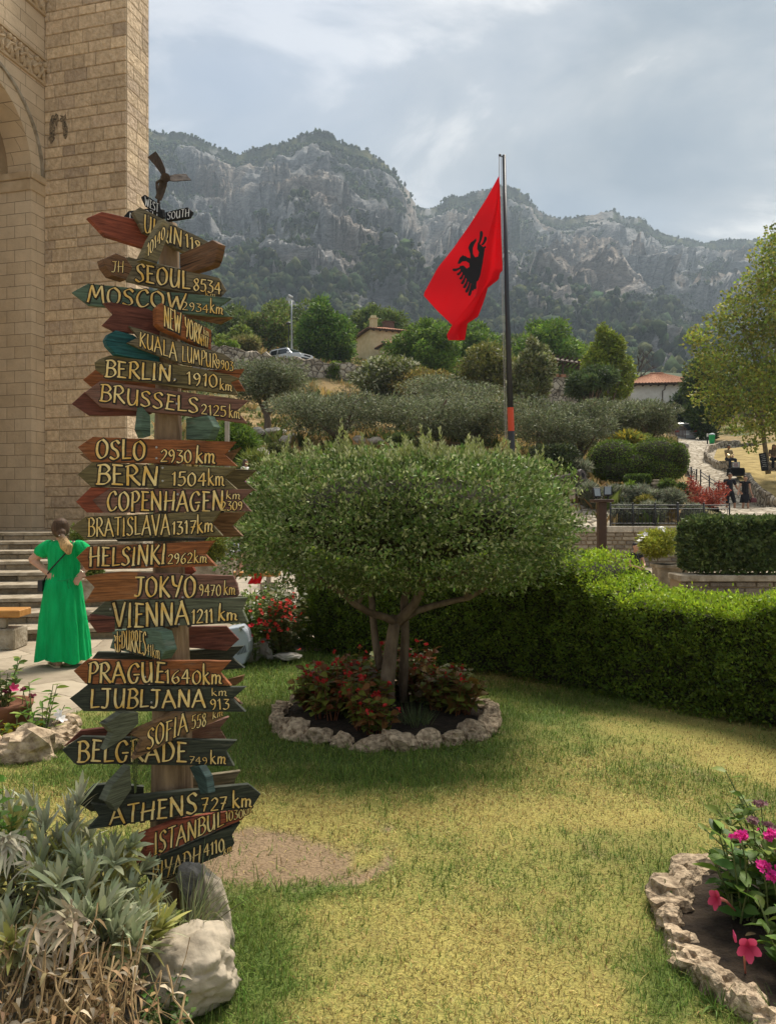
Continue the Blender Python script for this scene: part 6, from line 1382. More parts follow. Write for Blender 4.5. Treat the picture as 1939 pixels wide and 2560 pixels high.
tb.tube([q_(1919, 1185), q_(1914, 1140), q_(1907, 1090), q_(1900, 1030), q_(1895, 950)], [.13, .115, .10, .09, .07], 10)
for pts in (((1905, 1075), (1870, 990), (1830, 930), (1790, 890)), ((1902, 1040), (1930, 950), (1938, 850), (1930, 740)), ((1898, 980), (1880, 880), (1870, 800), (1900, 700)), ((1903, 1055), (1850, 1020), (1800, 1010)), ((1936, 900), (1880, 870), (1840, 790))):
    tb.tube([q_(*p, d=random.uniform(-.4, .4)) for p in pts], [.06, .045, .03, .02][:len(pts)], 6)
link('trunk', tb.mesh('trunk', M('plane_bark', (.16, .12, .07), (.30, .24, .15), scale=6, bump=.4), smooth=True, fixn=False), bt2)

# ------------------------------------------------------------------ walls of the slope
def rubble(name, scale, c1=(.21, .165, .12), c2=(.58, .50, .39), dark=(.07, .055, .04)): return voromat(name, scale, c1, c2, dark, jw=.10, bump=1.0, dist=.08, fine=5)
RUB = rubble('rubble', 2.2); RUBN = rubble('rubble_near', 2.8)
def wall_strip(name, label, pts, thick, mat_, jag=.12, seed=1, cat='wall', sub=.35):
    "pts: (px, py_top, Y, bottom z or None)"
    rng = np.random.default_rng(seed); t = []
    for a, b in zip(pts[:-1], pts[1:]):
        n = max(1, int(abs(a[0]-b[0])/F*a[2]/sub))
        for k in range(n):
            f = k/n; t.append([a[i]+(b[i]-a[i])*f for i in range(3)])
    t.append(list(pts[-1][:3])); mb = MB(); vs = []
    for px, py, Y in t:
        top = P(px, py, Y); top.z += rng.normal()*jag*.5; g = float(gz(top.x, top.y)[0])-.4; j = rng.normal(size=2)*.02
        vs += [(top.x, top.y+j[0], g), (top.x, top.y+j[1], top.z), (top.x, top.y+thick*.5, top.z+abs(rng.normal())*jag*.4), (top.x, top.y+thick, top.z+rng.normal()*jag*.3), (top.x, top.y+thick, g)]
    n = len(t); mb.add(vs, [(5*i+k, 5*i+k+1, 5*i+6+k, 5*i+5+k) for i in range(n-1) for k in range(4)]+[tuple(range(4, -1, -1)), tuple(5*(n-1)+k for k in range(5))])
    o = mb.build(name, mat_, None, tuple(Vector(P(pts[0][0], 1280, pts[0][2]).xy.to_3d()))); tag(o, label, cat); return o
wall_strip('rubble_wall', 'long dry stone wall of rough boulders below the parked silver car', [(480, 860, 64), (590, 868, 65), (640, 880, 65), (700, 893, 65), (760, 897, 65), (800, 902, 65), (860, 910, 65), (930, 920, 65.5), (1000, 930, 66)], .8, RUB, .25, 3)
# retaining wall of cut stone under the iron fence
WY = 24.0; rg = np.random.default_rng(77)
ret = thing('retaining_wall', 'retaining wall of cut grey stone with pale coping under the iron fence', 'wall', (P(1450, 0, WY).x, WY, 0))
x0, x1 = P(470, 0, WY).x, P(2150, 0, WY).x; zc_ = 1.26
mb = MB(); ashlar(mb, (x0, WY, 0), (1, 0, 0), (0, -1, 0), x1-x0, [0, .14, .28, .41, .54, .68, .81, .94, 1.06], .16, .44, rg, base=(.34, .29, .215), var=.14, proud=.03, gap=.012); mb.build('stone_blocks', STONE, ret, cols=True, fixn=False)
mb = MB(); mb.box(((x0+x1)/2, WY+.25, .5), (x1-x0, .49, 1.12)); mb.build('backing', MORTAR, ret)
mb = MB(); x = x0
while x < x1:
    L_ = rg.uniform(.5, .9); c = np.array((.46, .41, .33))*(1+.12*rg.normal()); b0 = len(mb.v); mb.box((x+L_/2, WY+.17, 1.16), (L_-.012, .52, .19), col=tuple(c)); x += L_
mb.build('coping', STONE, ret, cols=True, bevel=.015)
# lower garden wall with planter and dark box hedge at the right
low = thing('garden_wall', 'low dark garden wall with stone coping under the clipped laurel at the right', 'wall', (P(1850, 0, 13).x, 13.0, 0))
xa, xb = P(1700, 0, 13).x, P(2120, 0, 13).x; zt_ = H-(1437-CY)/F*13
mb = MB(); ashlar(mb, (xa, 13.0, 0), (1, 0, 0), (0, -1, 0), xb-xa, [0, .2, .42, zt_-.11], .25, .55, rg, base=(.24, .20, .15), var=.12, proud=.02, gap=.01); mb.build('stone_blocks', STONE, low, cols=True, fixn=False)
mb = MB(); mb.box(((xa+xb)/2, 13.25, (zt_-.11)/2), (xb-xa, .46, zt_-.112)); mb.build('backing', MORTAR, low)
mb = MB(); mb.box(((xa+xb)/2, 13.22, zt_-.055), (xb-xa+.06, .6, .105)); mb.build('coping', PALE, low, bevel=.012)
def box_leaves(rng, c, dims, n, ln, wd, col, alt=None, palt=.2, lumpa=.06, round_=.0, tone=.6):
    a = np.array(dims)/2; face = rng.choice(5, n, p=np.array([dims[0]*dims[2], dims[0]*dims[2]*.4, dims[1]*dims[2], dims[1]*dims[2], dims[0]*dims[1]])/(dims[0]*dims[2]*1.4+2*dims[1]*dims[2]+dims[0]*dims[1]))
    u = rng.uniform(-1, 1, (n, 3)); N_ = np.array([(0, -1, 0), (0, 1, 0), (-1, 0, 0), (1, 0, 0), (0, 0, 1)], float)[face]; ax = np.abs(N_).argmax(1); u[np.arange(n), ax] = N_.sum(1)
    if round_: 
        ln_ = (np.abs(u)**4).sum(1, keepdims=True)**.25; u = u/(1+(ln_-1)*round_)
    p = u*a; p = p+N_*(lumpa*(fbm(p*3/max(a), 3, 71)[:, None]-.5)*2-lumpa*1.4*rng.random((n, 1))**2)+np.array(c)
    d = unit(N_*.8+rng.normal(size=(n, 3))*.8+np.array([0, 0, .2])); up = unit(N_+rng.normal(size=(n, 3))*.7)
    return diamonds(p, d, up, ln*rng.uniform(.7, 1.25, n), wd*rng.uniform(.7, 1.25, n), jcol(n, rng, col, .25, alt, palt)*(1-tone/2+tone*fbm(p*4/max(a), 3, 73))[:, None], .15)
def box_hedge(name, label, px0, px1, py0, py1, Y, depth, n, ln, wd, col, alt, lumpa=.06, round_=0., cat='hedge', tone=.6):
    rng = np.random.default_rng(int(px0+py0)); A = P(px0, py1, Y); B_ = P(px1, py0, Y); w_, h_ = B_.x-A.x, B_.z-A.z; zg = A.z
    t = thing(name, label, cat, ((A.x+B_.x)/2, Y+depth/2, zg)); V, Fc, c = box_leaves(rng, (0, 0, h_/2), (w_, depth, h_), n, ln, wd, col, alt, .2, lumpa, round_, tone)
    link('foliage', mesh_np('foliage', V, Fc, c, False, [LEAF_GLOSS if cat == 'laurel' else LEAF]), t)
    mb = MB(); mb.box((0, 0, h_*.48), (w_-lumpa*4, depth-lumpa*4, h_*.9-lumpa*2)); link('shade_core', mb.mesh('shade_core', _MC['dark_core']), t); return t  # dark box added inside as a light-blocking core
box_hedge('laurel_hedge', 'block of glossy dark laurel clipped square on the low garden wall', 1742, 2010, 1300, 1436, 13.0, .9, 13000, .10, .06, (.085, .125, .036), (.17, .22, .07), .10, .35, 'laurel', .8)
pt = thing('planter', 'square concrete planter behind the hedge holding a yellow green bush', 'planter', (P(1672, 0, 15).x, 15, 0)); zt_ = H-(1410-CY)/F*15
mb = MB(); mb.box((0, 0, zt_/2), (.52, .5, zt_)); link('box', mb.mesh('box', PALE, bevel=.02), pt); mb = MB(); mb.box((0, 0, zt_-.035), (.58, .56, .07)); link('rim', mb.mesh('rim', PALE, bevel=.01), pt)
tree_at('planter_bush', 'yellow green oleander bush with a few white flowers in the concrete planter', 1643, 15, 1322, 108, 1415, 7000, (.26, .29, .03), (.36, .36, .05), .3, 472, nb=16, trunk=False, cat='shrub', gpy=1410, aspect=.22, leaf=1.2)
rngw = np.random.default_rng(12); par = bpy.data.objects['planter_bush']
blossoms(par, rngw, [tuple(P(x, y, 14.7)-Vector(par.location)) for x, y in ((1597, 1338), (1612, 1336), (1598, 1352), (1604, 1345), (1655, 1325))], 5, .06, .04, (.85, .84, .80), .3)
tag(link('white_parasol_finial', (lambda m_: (m_.ball((0, 0, 0), (.13, .13, .09), n=12), m_.lathe([(.14, -.09), (.14, -.05), (.13, -.02)], 14), m_.mesh('white_lamp_globe', M('white_globe', (.75, .73, .68), rough=.4), smooth=True))[-1])(MB()), None, P(1652, 1323, 23.5)), 'round white lamp head above the planter bush before the retaining wall', 'lamp')
bpy.data.objects['white_parasol_finial'].name = 'lamp_globe'
# dark lamp pole with two floodlights
DKM = M('dark_brown_metal', (.050, .026, .015), (.075, .040, .024), scale=6, rough=.5); BLK = M('black_metal', (.012, .012, .014), rough=.45, spec=.5)
lp = thing('floodlight_post', 'dark brown post with a flat cap carrying two black floodlights', 'lamp post', (P(1503, 0, 14).x, 14, 0)); q = lambda px, py, Y=14: P(px, py, Y)-Vector(lp.location)
zt_ = q(0, 1256).z; mb = MB(); mb.box((0, 0, zt_/2), (.145, .145, zt_)); link('post', mb.mesh('post', DKM, bevel=.006), lp); mb = MB(); mb.box((0, 0, zt_+.028), (.36, .30, .055)); link('cap', mb.mesh('cap', DKM, bevel=.006), lp)
for (px, py, a) in ((1489, 1233, .2), (1519, 1229, -.35)):
    mb = MB(); c = q(px, py); Mx = Matrix.Rotation(a, 3, 'Z')@Matrix.Rotation(-.3, 3, 'X'); mb.box(c, (.12, .07, .15), M=Mx); mb.box(c+Mx@Vector((0, -.04, 0)), (.145, .02, .175), M=Mx); mb.tube([c, Vector((c.x, c.y, zt_+.05))], .018, 6)
    f_ = link('floodlight', mb.mesh('floodlight', BLK, bevel=.005), lp)
    mb = MB(); mb.box(c+Mx@Vector((0, -.052, 0)), (.11, .006, .14), M=Mx); link('glass', mb.mesh('glass', M('lamp_glass', (.25, .28, .30), rough=.15, spec=.6)), f_)
mb = MB(); mb.box(q(1497, 1253), (.11, .1, .05)); link('junction_box', mb.mesh('junction_box', PALE, bevel=.006), lp)
# iron fence on the retaining wall
def fence_run(name, label, ptsl, hgt, n_post, panel=True):
    A, B_ = ptsl; t = thing(name, label, 'fence', tuple(A)); d = (B_-A); L_ = d.length; u = d.normalized()
    for k in range(n_post+1):
        mb = MB(); c = u*(L_*k/n_post); mb.tube([c, c+Vector((0, 0, hgt*1.04))], .028, 6); mb.ball(c+Vector((0, 0, hgt*1.05)), .035, n=8); link('post', mb.mesh('post', BLK, smooth=True), t)
    mb = MB()
    for f in (.97, .80, .12): mb.tube([Vector((0, 0, hgt*f)), d+Vector((0, 0, hgt*f))], .018, 5)
    link('rail', mb.mesh('rail', BLK), t)
    if panel:
        mb = MB()
        for k in range(n_post):
            for j in range(6):
                c = u*(L_*(k+(j+.5)/6)/n_post); mb.tube([c+Vector((0, 0, hgt*.12)), c+Vector((0, 0, hgt*(.80 if j % 2 else .60)))], .011, 5)
                if j % 2 == 0: 
                    r = hgt*.10; cc_ = c+Vector((0, 0, hgt*.70)); mb.tube([cc_+u*(r*math.cos(a))+Vector((0, 0, r*math.sin(a))) for a in np.linspace(0, 2*math.pi, 13)], .010, 5, cap=False)
        link('infill_bars', mb.mesh('infill_bars', BLK), t)
    return t
zf = 1.255
fA, fB = P(1525, 0, 24.3), P(1692, 0, 24.3); fA.z = fB.z = zf; fence_run('iron_fence', 'left section of black iron fence on the retaining wall before the lavender', (fA, fB), .68, 3)
fA, fB = P(1694, 0, 24.3), P(1822, 0, 24.3); fA.z = fB.z = zf; fence_run('iron_fence', 'right section of black iron fence on the retaining wall before the red maple', (fA, fB), .68, 2)
fence_run('stair_railing', 'sloping black iron handrail beside the red maple and cobbled path', (P(1750, 1228, 30), P(1795, 1262, 28)), .78, 2, False)
fence_run('stair_railing', 'short black railing right of the clipped heart hedge', (P(1713, 1192, 31), P(1740, 1204, 30.5)), .45, 2, True)
# cobbled path up to the van
COB = voromat('cobbles', 2.6, (.30, .25, .18), (.60, .53, .42), (.16, .12, .075), jw=.09, bump=1.0, dist=.07, fine=5)
pc = [(1990, 1325, 24.6), (1900, 1300, 28), (1860, 1283, 31), (1800, 1230, 36), (1770, 1170, 44), (1745, 1130, 54), (1732, 1112, 66), (1728, 1100, 78)]
pw = [(1815, 2300), (1800, 2120), (1795, 2010), (1738, 1925), (1712, 1830), (1690, 1795), (1695, 1775), (1690, 1770)]
mb = MB(); vs = []
Ys = np.linspace(24.2, 80, 120); lft = np.interp(Ys, [p[2] for p in pc], [p[0] for p in pw]); rgt = np.interp(Ys, [p[2] for p in pc], [p[1] for p in pw])
for Y, a, b in zip(Ys, lft, rgt):
    for f in np.linspace(0, 1, 9):
        px = a+(b-a)*f; g = gpt(px, Y); dx_ = float(gz(g.x, Y+.6)[0]); vs.append((g.x, g.y, g.z+.16+(.05 if int(Y*.7) % 2 else 0)))
mb.add(vs, [(9*i+k, 9*i+k+1, 9*i+10+k, 9*i+9+k) for i in range(len(Ys)-1) for k in range(8)]); structure(mb.build('cobbled_path', COB, None, (0, 0, 0), fixn=False, smooth=True))
mb = MB(); vs = []
for Y in np.linspace(24.4, 29, 10):
    for f in np.linspace(0, 1, 9): g = gpt(1385+f*145, Y); vs.append((g.x, g.y, g.z+.12))
mb.add(vs, [(9*i+k, 9*i+k+1, 9*i+10+k, 9*i+9+k) for i in range(9) for k in range(8)]); structure(mb.build('cobbled_ramp', COB, None, (0, 0, 0), fixn=False, smooth=True))
wall_strip('low_stone_wall', 'curved low rubble wall along the cobbled path in front of the seated musician', [(1842, 1157, 41.2), (1818, 1153, 40.9), (1800, 1156, 42), (1766, 1128, 47), (1772, 1114, 52), (1800, 1104, 55), (1850, 1102, 56)], .5, RUBN, .12, 5, sub=.3)
wall_strip('low_stone_wall', 'low rubble wall right of the walking couple', [(1872, 1184, 37), (1885, 1204, 35), (1905, 1222, 33), (1945, 1248, 31), (2040, 1290, 29)], .5, RUBN, .10, 6, sub=.3)
wall_strip('low_stone_wall', 'straight low wall behind the dry lawn at the right edge', [(1840, 1107, 57), (1900, 1110, 56), (1960, 1113, 55), (2050, 1118, 54)], .4, RUBN, .08, 7, sub=.3)
mb = MB(); vs = []; Yl = np.linspace(33.5, 54, 26)
for Y in Yl:
    a = np.interp(Y, [33.5, 37, 43, 47, 54], [1905, 1855, 1806, 1782, 1792])
    for f in np.linspace(0, 1, 9): g = gpt(a+(2150-a)*f, Y); vs.append((g.x, g.y, g.z+.26))
mb.add(vs, [(9*i+k, 9*i+k+1, 9*i+10+k, 9*i+9+k) for i in range(len(Yl)-1) for k in range(8)])
structure(mb.build('dry_lawn', M('dry_lawn', (.22, .16, .055), (.42, .31, .12), scale=1.6, bump=1, bscale=9, rough=1), None, (0, 0, 0), fixn=False, smooth=True))
# topiary, low hedges, lavender, maple
rng = np.random.default_rng(480); tp = thing('topiary_hedge', 'large clipped dark green hedge with two rounded lobes shaped like a heart', 'hedge', tuple(P(1588, 1205, 29.5))); q = lambda px, py, d=0: tuple(P(px, py, 29.5+d)-Vector(tp.location))
s_ = 29.5/F; TPB = [(q(1532, 1150, .3), (66*s_, .75, 52*s_)), (q(1640, 1145, .2), (76*s_, .75, 50*s_)), (q(1590, 1165), (70*s_, .7, 36*s_)), (q(1545, 1175), (62*s_, .7, 28*s_)), (q(1640, 1175), (72*s_, .7, 26*s_)), (q(1690, 1150), (28*s_, .6, 44*s_))]
V, Fc, c = blob_leaves(rng, TPB, 22000, .07, .04, (.095, .15, .018), (.16, .22, .026), .25, tone=.6, shell=.12, lump=.06); link('foliage', mesh_np('foliage', V, Fc, c, False, [LEAF]), tp)
mb = MB(); [mb.ball(b[0], tuple(v*.88 for v in b[1]), n=14) for b in TPB]; link('shade_core', mb.mesh('shade_core', _MC['dark_core'], smooth=True), tp)  # dark balls added inside as a core, as in the long hedge
box_hedge('box_hedge', 'small square clipped hedge block in front of the heart hedge', 1572, 1627, 1186, 1222, 27.6, .7, 3500, .055, .034, (.075, .125, .018), (.13, .19, .03), .03, .25)
def round_shrub(name, label, px, py, wpx, hpx, Y, n, col, alt, aspect=.45, leaf=1.0, cat='shrub', group=None, gdy=0):
    t = tree_at(name, label, px, Y, py-hpx/2, wpx, py+hpx/2, n, col, alt, .25, int(px*3+py), nb=9, br=(.45, .65), trunk=False, cat=cat, gpy=py+hpx/2, shell=.35, lump=.15, aspect=aspect, leaf=leaf, group=group); return t
LAV, LAVA = (.20, .215, .135), (.27, .28, .20)
for i, (px, py, w_, h_, Y, lab) in enumerate(((1455, 1222, 60, 45, 27.0, 'grey green lavender clump behind the cannon muzzle'), (1478, 1235, 46, 46, 26.2, 'grey lavender clump left of the floodlight post'), (1545, 1240, 60, 42, 26.5, 'grey green lavender clump right of the floodlights'), (1605, 1243, 50, 46, 26.5, 'grey lavender clump below the square hedge block'), (1645, 1245, 54, 44, 26.2, 'blue grey lavender clump before the stone pillar'), (1680, 1250, 50, 36, 25.6, 'lavender clump above the middle of the iron fence'), (1560, 1285, 60, 40, 25.0, 'dark grey lavender clump behind the left fence section'), (1630, 1282, 50, 36, 25.0, 'low lavender clump behind the middle fence post'), (1440, 1172, 60, 42, 29, 'dome of grey green santolina above the cannon'), (1735, 1290, 60, 36, 25.2, 'lavender clump behind the right fence section'))):
    round_shrub('lavender', lab, px, py, w_, h_, Y, 2600, LAV if i % 3 else (.165, .18, .12), LAVA, .16, 1.5, 'lavender')
round_shrub('round_shrub', 'bright green conifer ball between the lavenders', 1573, 1228, 30, 30, 26.8, 1500, (.17, .25, .025), None, .2, 1.2)
round_shrub('round_shrub', 'rounded green shrub right of the stone pillar', 1668, 1222, 50, 28, 27.4, 2200, (.11, .16, .03), (.16, .21, .04))
round_shrub('round_shrub', 'dark round shrub left of the red maple', 1697, 1226, 36, 30, 27.2, 1800, (.06, .10, .022), None)
round_shrub('round_shrub', 'yellow olive shrub in the lavender bed', 1610, 1262, 40, 44, 25.6, 1800, (.25, .22, .045), (.17, .19, .04), .25, 1.2)
round_shrub('round_shrub', 'ochre shrub right of the yellow olive shrub', 1690, 1240, 26, 40, 26.4, 1300, (.24, .20, .05), None, .25)
round_shrub('round_shrub', 'small bright green ball bush above the cannon', 1402, 1162, 30, 34, 28.5, 1300, (.17, .25, .03), None)
round_shrub('yucca', 'spiky plant with yellow flower heads behind the heart hedge', 1560, 1098, 60, 34, 33, 2200, (.22, .24, .05), (.62, .46, .05), .14, 2.2, 'plant')
round_shrub('round_shrub', 'yellow green shrub behind the right lobe of the heart hedge', 1600, 1100, 70, 26, 34, 1800, (.19, .24, .05), None)
round_shrub('spiky_plant', 'fan of spiky green leaves behind the girl', 645, 1162, 70, 50, 27, 900, (.16, .20, .035), None, .08, 3.4, 'plant')
mp_ = thing('red_maple', 'small feathery red leaved maple beside the cobbled path', 'tree', tuple(P(1765, 1300, 26.5))); q = lambda px, py, d=0: tuple(P(px, py, 26.5+d)-Vector(mp_.location)); s_ = 26.5/F
mbl = [(q(*b[:2], b[4]), (b[2]*s_/2, b[2]*s_/2, b[3]*s_/2)) for b in ((1735, 1222, 40, 30, 0), (1760, 1238, 50, 34, .2), (1790, 1238, 40, 30, -.2), (1808, 1226, 30, 22, 0), (1740, 1250, 50, 26, -.2), (1775, 1255, 60, 24, .1), (1705, 1243, 24, 10, 0), (1728, 1205, 24, 20, .1), (1800, 1212, 26, 16, .1))]
V, Fc, c = blob_leaves(np.random.default_rng(490), mbl, 2900, .09, .035, (.36, .085, .05), (.30, .05, .03), .3, tone=.6, shell=.9, lump=.5); link('crown', mesh_np('crown', V, Fc, c, False, [LEAF]), mp_)
tb = MB(); tb.tube([q(1765, 1305), q(1762, 1280), q(1750, 1255), q(1738, 1225)], [.03, .025, .018, .01], 6); tb.tube([q(1763, 1285), q(1778, 1262), q(1800, 1235)], [.022, .016, .008], 6); link('trunk', tb.mesh('trunk', BARK, smooth=True, fixn=False), mp_)
sp_ = thing('stone_pillar', 'short pale stone pillar among the lavender right of the square hedge', 'pillar', tuple(P(1638, 1240, 27.6))); mb = MB(); s_ = 27.6/F
mb.box((0, 0, 14*s_), (18*s_, .26, 28*s_)); mb.box((0, 0, 30*s_), (24*s_, .34, 6*s_)); mb.box((0, 0, 37*s_), (14*s_, .2, 8*s_)); link('shaft', mb.mesh('shaft', PALE, bevel=.02), sp_)
# loose stones on the slope
for i, (px, py, Y, s) in enumerate(((643, 1078, 36, .5), (655, 1082, 36, .42), (672, 1080, 36, .5), (690, 1078, 36, .45), (705, 1080, 36, .4), (630, 1080, 36, .4), (715, 1100, 33, .5), (730, 1092, 34, .4), (655, 1130, 29, .4), (662, 1136, 28.5, .3), (895, 1098, 32, .4), (905, 1100, 32, .3), (940, 1102, 32, .45), (920, 1104, 32, .3), (1700, 1112, 55, .6), (1712, 1114, 55, .5))):
    o = link('slope_stone', rock_mesh('slope_stone', (s*1.2, s, s*.8), 60+i % 5, 2, .35, ROCK), None, P(px, py, Y)); o.rotation_euler = (0, 0, i*1.3); tag(o, 'grey weathered stone lying on the slope under the olive trees', 'rock', 'stones on the slope')
tree_at('leafy_shrub', 'dense dark green shrub at the left end of the hedge behind the red flowers', 690, 9.9, 1440, 170, 1670, 9000, (.075, .12, .02), (.12, .18, .03), .25, 500, nb=18, trunk=False, cat='shrub', gpy=1624)
# rocks and flowers at the left end of the hedge
for i, (px, py, Y, dm) in enumerate(((633, 1635, 8.7, (.16, .2, .26)), (662, 1622, 8.95, (.24, .2, .26)), (682, 1626, 8.8, (.16, .2, .22)), (722, 1640, 8.6, (.3, .2, .08)))):
    o = link('garden_rock', rock_mesh('garden_rock', dm, 120+i, 3, .3, ROCK), None, P(px, py, Y)); tag(o, 'grey rock at the left end of the hedge beside the red flowers', 'rock', 'rocks at the left end of the hedge')
rb_, _ = flower_plant('red_begonia_bush', 'tall dark leaved bush with many small red flowers at the left end of the hedge', P(705, 0, 8.7).x, 8.7, 0, 131, 50, .85, .36, .09, .06, (.11, .12, .03), (.13, .10, .03), .3, per=13)
rngf = np.random.default_rng(132); blossoms(rb_, rngf, [tuple(P(700+rngf.normal()*28, 1535+rngf.normal()*34, 8.45)-Vector(rb_.location)) for _ in range(70)], 4, .026, .022, (.62, .06, .04))
wf_, _ = flower_plant('jasmine_bush', 'light green bush dotted with white flowers right of the Vienna board', P(640, 0, 9.0).x, 9.0, 0, 133, 60, .85, .40, .085, .05, (.15, .215, .04), (.22, .28, .06), .3, per=16)
blossoms(wf_, rngf, [tuple(P(640+rngf.normal()*26, 1495+rngf.normal()*34, 8.7)-Vector(wf_.location)) for _ in range(16)], 5, .02, .014, (.85, .84, .74))
rf_, _ = flower_plant('red_lily', 'upright plant with deep red flowers beside the grey floodlight housing', P(636, 0, 8.6).x, 8.6, .05, 134, 4, .34, .08, .10, .02, (.15, .24, .03), None, 0, per=10)
blossoms(rf_, rngf, [tuple(P(x, y, 8.5)-Vector(rf_.location)) for x, y in ((629, 1566), (650, 1560), (624, 1590), (648, 1553))], 5, .045, .03, (.55, .012, .02), .6)

sb_ = thing('stone_block', 'low rough stone block under the woman in brown beside the trunk of the yellowing tree', 'stone', tuple(P(1934, 1176, 37.9))); mb = MB(); mb.box((0, .1, .20), (.9, .45, .46)); link('block', mb.mesh('block', RUBN, bevel=.05), sb_)
# ------------------------------------------------------------------ houses on the slope
TILE = M('roof_tiles', (.26, .095, .045), (.50, .27, .16), scale=7, rough=.9, bump=.6, bscale=12, rnd=0, detail=6)
PLAST = M('cream_plaster', (.55, .44, .24), (.66, .55, .33), scale=2, rough=.95); WHITEP = M('white_plaster', (.66, .64, .58), (.78, .76, .71), scale=2, rough=.95)
DKWOOD = M('dark_timber', (.045, .026, .014), (.10, .06, .035), scale=12, rough=.8); GLS = M('dark_glass', (.02, .025, .03), rough=.1, spec=.6)
def tiled_roof(c, w_, d_, h_, rz, over=.5, rows=16):
    "hipped roof of tile rolls, centre c at eaves level"
    mb = MB(); Mx = Matrix.Rotation(rz, 3, 'Z'); W, D = w_/2+over, d_/2+over; rl = max(0, W-D)
    A = [Vector((-W, -D, 0)), Vector((W, -D, 0)), Vector((W, D, 0)), Vector((-W, D, 0))]; r1, r2 = Vector((-rl, 0, h_)), Vector((rl, 0, h_)); C = Vector(c)
    def face(p, q, r, s):                                              # p,q eaves; r,s ridge above q, p: strips of rolls
        n = max(4, int((q-p).length/.32))
        for i in range(n):
            f0, f1 = i/n, (i+1)/n; a, b = p.lerp(q, f0), p.lerp(q, f1); a2, b2 = s.lerp(r, f0), s.lerp(r, f1); up = Vector((0, 0, .07)); m0, m1 = (a+b)/2+up, (a2+b2)/2+up
            mb.add([C+Mx@v for v in (a, m0, b, b2, m1, a2)], [(0, 1, 4, 5), (1, 2, 3, 4)])
    face(A[0], A[1], r2, r1); face(A[2], A[3], r1, r2); face(A[1], A[2], r2, r2); face(A[3], A[0], r1, r1)
    mb.tube([C+Mx@(r1+Vector((0, 0, .05))), C+Mx@(r2+Vector((0, 0, .05)))], .12, 6)
    return mb
def house(name, label, px, Y, w_, d_, rz, z_eave, roof_h, zbase, wallmat, wins=(), over=.5, beams=True, cat='house', roofover=None):
    b = P(px, 0, Y); b.z = zbase; t = thing(name, label, cat, tuple(b), rz); hz_ = z_eave-zbase
    mb = MB(); mb.box((0, 0, hz_/2), (w_, d_, hz_)); link('wall', mb.mesh('wall', wallmat), t)
    rf = link('roof', tiled_roof((0, 0, hz_), w_, d_, roof_h, 0, over).mesh('roof', TILE, fixn=False), t)
    mb = MB(); mb.box((0, 0, hz_-.06), (w_+2*over-.06, d_+2*over-.06, .10))
    if beams:
        for k in range(int(w_/.8)): mb.box((-w_/2+.4+k*.8, -d_/2-over*.5, hz_-.17), (.12, over, .14))
    link('eaves', mb.mesh('eaves', DKWOOD), t)
    for (x, z, ww, hh_) in wins:
        mb = MB(); mb.box((x, -d_/2-.02, z), (ww+.16, .08, hh_+.16)); f_ = link('window', mb.mesh('window', DKWOOD), t)
        mb = MB(); mb.box((x, -d_/2-.065, z), (ww, .02, hh_)); link('pane', mb.mesh('pane', GLS), f_)
    return t, hz_, rf
YH = 95.0
hc, hz_, rf = house('cream_house', 'cream house with red tiled roof and chimney behind the trees at centre', 955, YH, 5.0, 5.5, .35, H-(838-CY)/F*YH, .95, gpt(955, YH).z-2.0, PLAST, [(-.6, 3.4, .8, 1.0)])
mb = MB(); mb.box((-1.9, -2.2, hz_+.1), (.75, .75, 2.4)); mb.box((-1.9, -2.2, hz_+1.35), (.95, .95, .12)); mb.box((-1.9, -2.2, hz_+1.55), (.6, .6, .3)); link('chimney', mb.mesh('chimney', PLAST), hc)
mb = MB(); mb.box((.9, .2, hz_+1.2), (1.2, .9, .95)); mb.box((.9, .2, hz_+1.72), (1.4, 1.1, .1)); link('chimney', mb.mesh('chimney', M('brown_chimney', (.10, .055, .035), (.16, .10, .07), scale=8)), rf)
ha, hz2, _ = house('low_annex', 'low annex with red tiled roof in front of the cream house', 990, YH-5, 3.6, 2.4, .35, H-(868-CY)/F*(YH-5), .6, gpt(990, YH-5).z-2.0, PLAST, [(0, 2.6, 1.2, .7)], .4)
YW = 84.0
hw, hz3, _ = house('white_house', 'white house with wide red tiled roof and timber eaves left of the big yellowing tree', 1640, YW, 6.4, 5.0, -.12, H-(969-CY)/F*YW, 1.5, gpt(1640, YW).z-1.5, WHITEP, [(1.15, hz_ and 0, 0, 0)][:0], .75)
zb_ = hz3
for (x, z, ww, hh_) in ((1.9, zb_-1.55, .75, 1.0), (3.0-.4, zb_-1.5, .5, 1.0)):
    mb = MB(); mb.box((x, -2.52, z), (ww+.16, .08, hh_+.16)); f_ = link('window', mb.mesh('window', DKWOOD), hw); mb = MB(); mb.box((x, -2.57, z), (ww, .02, hh_)); link('pane', mb.mesh('pane', GLS), f_)
mb = MB(); mb.tube([(.3, -2.6, zb_-.25), (.28, -2.6, zb_-.6), (.05, -2.58, zb_-.75), (.05, -2.58, zb_-2.4)], .05, 6); link('drainpipe', mb.mesh('drainpipe', DKM), hw)
YB = 78.0; g_ = gpt(1690, YB); mb = MB(); zt_ = H-(1012-CY)/F*YB; xa, xb = P(1672, 0, YB).x, P(1722, 0, YB).x
mb.box(((xa+xb)/2, YB+.3, (zt_+g_.z-1)/2), (xb-xa, .6, zt_-g_.z+1))
for k in range(5): mb.box((xa+(xb-xa)*(k+.5)/5, YB+.3, zt_+.22), ((xb-xa)/5*.55, .58, .44))
for k in range(4): mb.box((xa+(xb-xa)*(k+.5)/4, YB-.05, zt_-1.0), ((xb-xa)/4*.5, .3, .5))
tag(mb.build('battlement_wall', RUB, None, ((xa+xb)/2, YB, g_.z)), 'small stone wall with battlements below the white house', 'wall')
